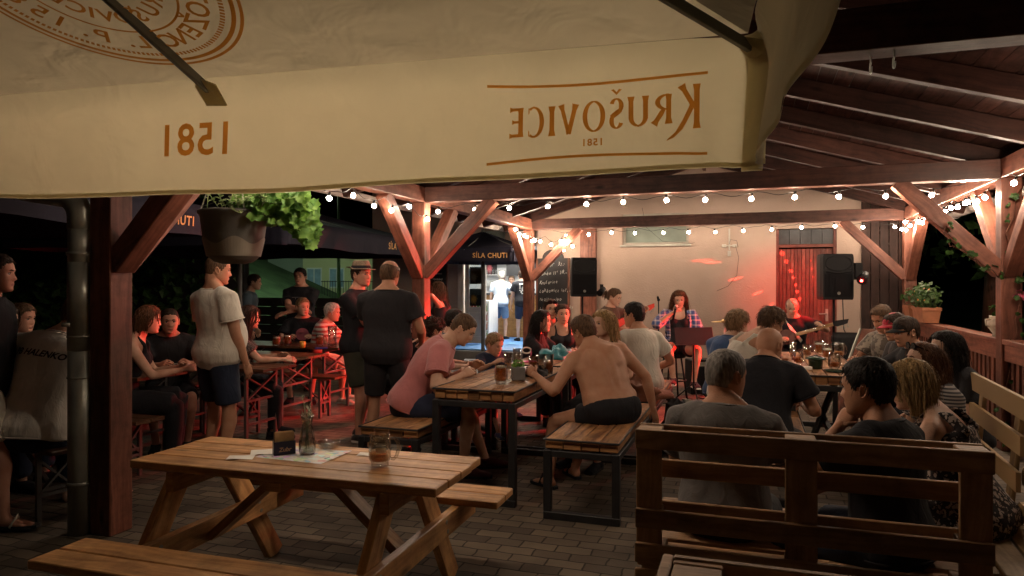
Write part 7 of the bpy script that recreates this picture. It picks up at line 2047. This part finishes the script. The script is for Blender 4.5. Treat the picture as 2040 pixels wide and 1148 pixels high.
# ---- shop
person('grey haired man in a pale shirt and denim shorts at the shop bar', (1000, 551, 16.2), 14, ground=.28, hair=('short', 'white'), top=('tee', C_['paleblue']), bot=('shorts', C_['lightdenim']), shoe=SH['k'], tone='fair', far=True, fat=.3, rh=(.3, .12, .98))
person('barmaid with tied hair behind the counter', (1019, 558, 17.6), 185, ground=.28, sex='f', hair=('tied', 'brown'), top=('tank', C_['cream']), bot=('jeans', C_['darkdenim']), shoe=SH['k'], far=True)
mr_ = person('man in a black shirt with a white back emblem at the shop bar', (1040, 549, 15.7), 350, ground=.28, hair=('short', 'dark'), top=('tee', C_['black']), bot=('shorts', C_['darkdenim']), shoe=SH['k'], far=True, fat=.2)

# ---- stage
gl = person('bass player with tied back hair beside the cream wall', (1224, 592, 10.0), 125, 'sit', seat=.62, lean=8, hair=('tied', 'brown'), top=('tee', C_['brown']), bot=('jeans', C_['darkdenim']), shoe=SH['k'], tone='fair', group=BGp, lh=(-.48, .30, 1.16), rh=(.12, .30, .92), lf=(-.15, .32, .2), rf=(.15, .36, .2), hrot=(0, -12, 0))
sg = person('singer in an open blue plaid shirt and black top on a bar stool', (1353, 596, 9.35), 188, 'sit', sex='f', seat=.60, lean=4, fat=.5, hair=('long', 'chestnut'), hlen=.30, top=('tank', C_['black']), bot=('short', C_['black']), shoe=SH['r'], tone='fair', group=BGp, lh=(-.17, .33, .84), rh=(.10, .26, 1.16), re=(.8, -.3, -.6), hrot=(0, -15, 0), lf=(-.16, .36, .20), rf=(.10, .36, .24), curl=(.5, 1.0))
gr_ = person('guitarist with a bald red lit head in front of the door', (1578, 612, 9.65), 200, 'sit', seat=.5, lean=14, hair=('balding', 'grey'), top=('tee', C_['black']), bot=('jeans', C_['black']), shoe=SH['k'], tone='fair', group=BGp, lh=(-.36, .36, .98), rh=(.16, .32, .78), hrot=(0, -18, 0))

# ---- right table
person('man with greying curly hair in a dark blue shirt', (1470, 645, 6.35), 55, 'sit', seat=.5, lean=16, hair=('messy', 'sand'), top=('tee', C_['blue']), bot=('shorts', C_['black']), shoe=SH['k'], tone='fair', group=RG, rh=(.14, .42, .83), lh=(-.1, .42, .83))
person('long curly haired guest in a white vest bent over the table', (1537, 642, 5.95), 82, 'sit', seat=.5, lean=30, hair=('messy', 'brown'), top=('tank', C_['white']), bot=('shorts', C_['black']), shoe=SH['k'], tone='tan', group=RG, rh=(.14, .46, .83), lh=(-.1, .46, .83), hrot=(0, -10, 0))
person('man with a shaved head in a black shirt, seen from behind', (1533, 688, 4.75), 32, 'sit', seat=.5, lean=29, hair=('bald', 'dark'), top=('tee', C_['black']), bot=('shorts', C_['black']), shoe=SH['k'], tone='tan', fat=.45, group=RG, rh=(.20, .40, .72), lh=(-.12, .44, .8), hrot=(18, -8, 0))
person('grey haired man in a grey shirt on the dark pallet bench', (1446, 748, 3.2), 22, 'sit', seat=.434, lean=10, hair=('buzz', 'grey'), top=('tee', C_['grey']), bot=('shorts', C_['black2']), shoe=SH['w'], tone='tan', fat=.5, group=RG, hrot=(38, -6, 0), rh=(.18, .40, .66), lh=(-.16, .40, .62))
person('man with thick black hair resting his chin on his hand', (1728, 772, 2.86), 322, 'sit', seat=.434, lean=8, hair=('short', 'black'), top=('tee', C_['black']), bot=('jeans', C_['darkdenim']), shoe=SH['k'], tone='tan', fat=.35, group=RG, lh='chin', le=(-.6, .5, -.8), hrot=(-6, -2, 0), rh=(.16, .40, .60), curl=(1.0, .5))
person('man with short hair in a mottled shirt looking down at the table', (1757, 634, 6.75), 248, 'sit', seat=.5, lean=14, hair=('short', 'brown'), top=('tee', C_['camo']), bot=('shorts', C_['black']), shoe=SH['k'], tone='tan', group=RG, rh=(.14, .42, .80), lh=(-.1, .42, .80), hrot=(0, -20, 0))
person('man in a red cap bent forward behind the man in the black cap', (1783, 651, 6.25), 265, 'sit', seat=.5, lean=18, hair=('short', 'dark'), top=('tee', C_['darkgrey']), bot=('shorts', C_['black']), shoe=SH['k'], tone='tan', group=RG, hat=('cap', C_['capred']), hrot=(0, -8, 0))
person('man in a black cap and black shirt sitting in profile', (1805, 661, 5.75), 268, 'sit', seat=.5, lean=12, hair=('short', 'dark'), top=('tee', C_['black2']), bot=('shorts', C_['black']), shoe=SH['k'], tone='tan', group=RG, hat=('cap', C_['capblack']), rh=(.1, .44, .8), lh=(-.1, .40, .78), hrot=(0, -8, 0), fat=.2)
ws = person('woman with long brown hair and sunglasses pushed up, head tilted back', (1838, 722, 4.15), 272, 'sit', sex='f', seat=.40, lean=12, hair=('long', 'chestnut'), hlen=.36, top=('tee', C_['finestripe']), bot=('jeans', C_['darkdenim']), shoe=SH['k'], tone='fair', group=RG, hrot=(0, 16, 0))
person('woman with dark straight hair facing left beside the railing', (1884, 694, 4.75), 268, 'sit', sex='f', seat=.42, lean=10, hair=('long', 'black'), hlen=.32, top=('tee', C_['black2']), bot=('jeans', C_['darkdenim']), shoe=SH['k'], tone='fair', group=RG, hrot=(0, 2, 0))
person('blond woman in a floral dress with bare shoulders', (1815, 768, 3.35), 316, 'sit', sex='f', seat=.40, lean=24, hair=('bob', 'blond'), hlen=.17, top=('tank', C_['floral']), bot=('skirt', C_['floral']), shoe=SH['k'], tone='fair', fat=.7, group=RG, hrot=(-10, -6, 0), lh=(-.2, .42, .66), rh=(.15, .4, .62))
finish_people()

# ---- things people wear as separate prints, hold or play
def in_root(P, f): return f
def back_print(p, name, fn_list, matl, t0, front=False, w0=0.0, off=.019):
    """flat print carried on the chest or back of the shirt, shrunk onto it"""
    q = MB(); sp_, A = p['sp'](t0)
    for kind in fn_list: kind(q, lambda x, y: sp_ + A @ Vector(((x if front else -x) * 1.0, (.30 if front else -.30), y)))
    if not front:
        pass
    o = q.build(name, matl, p['root'])
    sh = [c for c in p['root'].children if c.name.startswith('shirt')][0]
    bpy.context.view_layer.update()
    d = (A @ Vector((0, -1 if front else 1, 0))).normalized(); ok = True
    from mathutils.bvhtree import BVHTree
    bv = BVHTree.FromPolygons([v.co for v in sh.data.vertices], [tuple(f.vertices) for f in sh.data.polygons])
    for v in o.data.vertices:
        hit = bv.ray_cast(v.co, d)
        if hit[0] is not None: v.co = hit[0] - d * .003
        else: v.co = v.co + d * .15
    return o
def txt(t, size, **k): return lambda q, fn: put_text(q, t, size, fn, **k)
def disc(r, cy=0.0, n=10):
    def f(q, fn):
        for i in range(n):
            for k in range(24):
                a, b = 2 * PI * k / 24, 2 * PI * (k + 1) / 24; r0, r1 = r * i / n, r * (i + 1) / n
                pts = [fn(rr * math.cos(t), cy + rr * math.sin(t)) for rr, t in ((r0, a), (r1, a), (r1, b), (r0, b))]
                q.poly(pts if i else pts[1:])
    return f
def rects(rs, n=4):
    def f(q, fn):
        for x0, y0, x1, y1 in rs:
            nx, ny = max(1, int(abs(x1 - x0) / .02)), max(1, int(abs(y1 - y0) / .02))
            for i in range(nx):
                for j in range(ny):
                    X = [x0 + (x1 - x0) * (i + k) / nx for k in (0, 1)]; Y = [y0 + (y1 - y0) * (j + k) / ny for k in (0, 1)]
                    q.poly([fn(X[0], Y[0]), fn(X[1], Y[0]), fn(X[1], Y[1]), fn(X[0], Y[1])])
    return f
def flip(k): return lambda q, fn: k(q, lambda x, y: fn(-x, y))
M['pinkprint'] = plain('pink_print', (.36, .10, .13), .8)
back_print(pl, 'back_lettering', [flip(txt('PB HALENKOV', .058, shear=.25, bold=.0016))], M['ink'], .37)
back_print(m11, 'chest_disc', [disc(.085)], M['pinkprint'], .30, True)
back_print(m6, 'chest_lettering', [flip(txt('kill \u2019em', .05, bold=.001))], M['paper'], .24, True)
back_print(m10, 'chest_print', [rects([(-.08, .0, .08, .008), (-.05, -.02, -.03, -.004), (.02, -.024, .03, -.004)])], M['slate'], .36, True)
back_print(mr_, 'back_emblem', [rects([(-.05, .10, .07, .125), (.07, .0, .095, .125), (-.095, .02, -.05, .045), (-.095, -.07, -.07, .02), (-.05, .02, -.025, .10), (-.02, .03, .03, .05), (.02, -.05, .045, .03), (-.05, -.05, .02, -.03), (-.05, -.03, -.03, .0), (-.07, -.11, .05, -.085), (.045, -.085, .07, -.04), (.07, -.04, .095, -.015)])], M['paper'], .30)

# open plaid shirt of the singer: two front panels, back and sleeves over the black top
q = MB(); spt = sg['sp']; S_ = sg['s']
def pl_side(sgn):
    rows = []
    for i in range(15):
        t = -.04 + .53 * i / 14; w_, d_, o_ = tor(TOR_F, t); c, A = spt(t); belly = math.exp(-((t - .16) / .13) ** 2); w2 = w_ * S_ * (1 + .16 * .5 * (belly + .4)) + .034; d2 = d_ * S_ * (1 + .45 * .5 * belly) + .040 + .03 * math.exp(-((t - .33) / .09) ** 2); yb = (o_ + .028 * belly) * S_
        row = []
        for k in range(15):
            a = R(-90 + 8 + 130 * k / 14 * (1 if t < .42 else .98))
            row.append(c + A @ Vector((sgn * w2 * math.cos(a) * (1.0), yb + d2 * math.sin(a) + .006 * math.sin(k * 1.3 + i * .5), 0)))
        rows.append(row)
    for r0, r1 in zip(rows, rows[1:]):
        for k in range(14): q.poly([r0[k], r0[k + 1], r1[k + 1], r1[k]], 0, None, True)
# back is closed, the front stays open in the middle
for sgn in (-1, 1): pl_side(sgn)
for nm, sgn in (('L', -1), ('R', 1)):
    sh, e, wr = sg['arms'][nm]
    q.tube([sg['cs'] + sg['A'] @ Vector((sgn * .06, -.01, .0)), sh + Vector((0, 0, .012)), sh.lerp(e, .3), sh.lerp(e, .7), e, e.lerp(wr, .25)], [.060, .078, .080, .074, .068, .066], 14)
o = q.build('plaid_shirt', C_['plaid'], sg['root']); o.modifiers.new('t', 'SOLIDIFY').thickness = .004

def world(p, v): return p['root'].matrix_world @ Vector(v)
bpy.context.view_layer.update()
# microphone in the singer's right hand
wr = world(sg, sg['arms']['R'][2]); up = Vector((.15, -.25, 1)).normalized()
mc = empty('microphone', wr + Vector((.01, -.07, .0)), 0, 'black microphone held by the singer', 'microphone')
q = MB(); q.tube([-up * .10, up * .06], [.011, .016], 12); q.build('handle', M['blackplastic'], mc)
q = MB(); q.ball(up * .085, .026, 14); q.build('grille', M['zinc'], mc)

def guitar(p, label, colr, headcol, neck_to, body_at, bass=True):
    B_ = world(p, body_at); N_ = world(p, neck_to); d = (N_ - B_).normalized(); fwd = p['root'].matrix_world.to_3x3() @ Vector((0, 1, .25)); fwd = (fwd - d * fwd.dot(d)).normalized(); x = d.cross(fwd)
    t = empty('guitar', B_, 0, label, 'guitar')
    out = []; 
    for k in range(36):
        a = 2 * PI * k / 36; r_l = .20 * math.cos(a); wv = .155 - .035 * math.cos(2 * a) * 0 + (.0 if True else 0)
        wd = (.165 if math.cos(a) < 0 else .125) * math.sin(a); wd *= 1 - .28 * math.exp(-((r_l - .02) / .06) ** 2)
        out.append(d * r_l + x * wd - fwd * .03)
    q = MB(); q.slab(out, fwd * (.045 if bass else .085)); q.build('body', colr, t, .006)
    q = MB(); L = (N_ - B_).length; q.bar(d * .12 + fwd * .022, d * (L) + fwd * .022, .045, .022, up=fwd); q.build('neck', M['bar'], t)
    q = MB(); q.slab([d * L + x * .02 + fwd * .012, d * (L + .04) + x * .045 + fwd * .012, d * (L + .17) + x * .04 + fwd * .012, d * (L + .20) - x * .01 + fwd * .012, d * (L + .05) - x * .035 + fwd * .012, d * L - x * .022 + fwd * .012], fwd * .015); h_ = q.build('headstock', headcol, t, .003)
    q = MB()
    for k in range(4): c = d * (L + .04 + k * .04) + x * .05 + fwd * .02; q.tube([c, c + x * .03], .006, 6); q.ball(c + x * .035, .009, 8)
    q.build('tuners', M['zinc'], h_)
    q = MB(); q.bar(-d * .10 + fwd * (.017 if bass else .058), -d * .08 + fwd * (.017 if bass else .058), .09, .012, up=fwd); q.build('bridge', M['chrome'], t)
    q = MB()
    for k in range(4): q.tube([-d * .09 + x * (.006 * (k - 1.5)) + fwd * (.026 if bass else .06), d * L + x * .006 * (k - 1.5) + fwd * .036], .0012, 4)
    q.build('strings', M['chrome'], t)
    return t
M['redgloss'] = plain('red_gloss_lacquer', (.45, .06, .035), .25); M['sunburst'] = plain('dark_sunburst', (.10, .03, .02), .25)
guitar(gl, 'bass guitar with red headstock played beside the wall', M['redgloss'], M['redgloss'], (-.56, .36, 1.17), (.12, .27, .93))
guitar(gr_, 'black guitar with shiny tuners played in front of the red door', M['sunburst'], M['blackplastic'], (-.50, .40, 1.0), (.14, .29, .78), False)
q = MB(); spt = gr_['sp']; pts = [spt(.46)[0] + spt(.46)[1] @ Vector((.10, -.10, .03)), spt(.5)[0] + spt(.5)[1] @ Vector((.09, 0, .035)), spt(.4)[0] + spt(.4)[1] @ Vector((.02, .15, 0)), spt(.2)[0] + spt(.2)[1] @ Vector((-.12, .15, 0))]
q.tube(pts, .03, 6, 0, True, .15); tag(q.build('guitar_strap', C_['white'], gr_['root']))
# sunglasses on two heads
def shades(p, z=.085, y=.085):
    hm = p['hm']; q = MB()
    for s_ in (-1, 1):
        q.loft([(hm @ Vector((s_ * .032, y + k * .003, z)), hm.to_3x3() @ Vector((.027 * (1 - k * .1), 0, 0)), hm.to_3x3() @ Vector((0, .006, .021 * (1 - .1 * k)))) for k in (-1, 0, 1)], 16, True)
        q.tube([hm @ Vector((s_ * .058, y - .004, z + .004)), hm @ Vector((s_ * .086, .03, z - .012)), hm @ Vector((s_ * .084, -.03, z - .035))], .003, 6)
    q.tube([hm @ Vector((-.01, y + .006, z + .004)), hm @ Vector((.01, y + .006, z + .004))], .003, 6)
    q.build('sunglasses', plain('dark_lens', (.01, .01, .012), .08), p['root'])
shades(ws, .088, .098); shades(wg, .09, .095)
# phone pouch on the belt of the man at the bar and mug held by the bald man are small but visible

# ================================================================ lamps
def spot(name, pos, target, energy, angle, blend=.4, colr=(1, .02, .015), radius=.03):
    l = bpy.data.lights.new(name, 'SPOT'); l.energy = energy; l.spot_size = R(angle); l.spot_blend = blend; l.color = colr; l.shadow_soft_size = radius
    o = bpy.data.objects.new(name, l); col.objects.link(o); o.location = pos
    o.rotation_euler = (Vector(target) - Vector(pos)).to_track_quat('-Z', 'Y').to_euler(); return o
lamp_p = sp1 + Vector((.18, -.36, .24))
spot('red_stage_beam', lamp_p, (-2.4, 7.7, .0), 1700, 44, .6)
# narrow beams of an assumed effect lamp, not built: red flecks on wall and door
fx = sp1 + Vector((.20, .34, .35))
spot('red_guitar_beam', fx + Vector((-.02, -.1, -.05)), at(1578, 612, 9.68), 280, 62, .8, (1, .01, .01))
spot('red_door_beam', fx + Vector((.0, .02, -.03)), at(1572, 580, 11.4), 130, 56, .9, (1, .01, .01))
fw = PV(a_of(1705, BW), BW - .32, 2.05)
flecks = [(1400, 519, 1.4), (1420, 523, 1.2), (1465, 556, 1.4), (1510, 584, 1.3), (1535, 608, 1.0), (1562, 506, 1.5), (1570, 522, 1.3), (1579, 540, 1.2), (1584, 553, 1.0), (1588, 567, 1.0), (1591, 580, 1.0), (1596, 594, 1.0), (1617, 520, .8), (1619, 536, .8), (1622, 552, .8)]
for u, v, k in flecks:
    a = a_of(u, BW); spot('red_fleck', fw if u < 1540 else fx, PV(a, BW, z_of(v, a, BW)), 2800 if u < 1540 else (1800 if u < 1600 else 600), (1.0 if u < 1540 else 1.6) * k, .5, (1, .05, .03), .004)
# blue glint on a brace of the far left post
spot('blue_beam', PV(2.6, 7.2, .6), PV(.6, 8.6, 2.05), 60, 7, .6, (.08, .05, 1.0), .02)

spot('red_stage_wash', lamp_p, (-2.5, 5.2, 1.4), 120, 70, .8)

lp2 = ll.location + Vector((-.06, -.14, -.01))  # start of the red beams from the lamp added on the left stand
spot('added_red_beam', lp2, (-2.4, 8.1, 0), 750, 40, .5)
for u, v, k, e_ in ((330, 862, 2.2, 500), (480, 852, 1.6, 700), (560, 838, 1.6, 700), (610, 828, 2.2, 600), (700, 826, 2.2, 500), (815, 830, 2.0, 500)):
    spot('red_floor_fleck', lp2, at(u, v, FPX * CAM_H / (v - 568)), e_ * 3.0, k, .3, (1, .02, .02), .004)
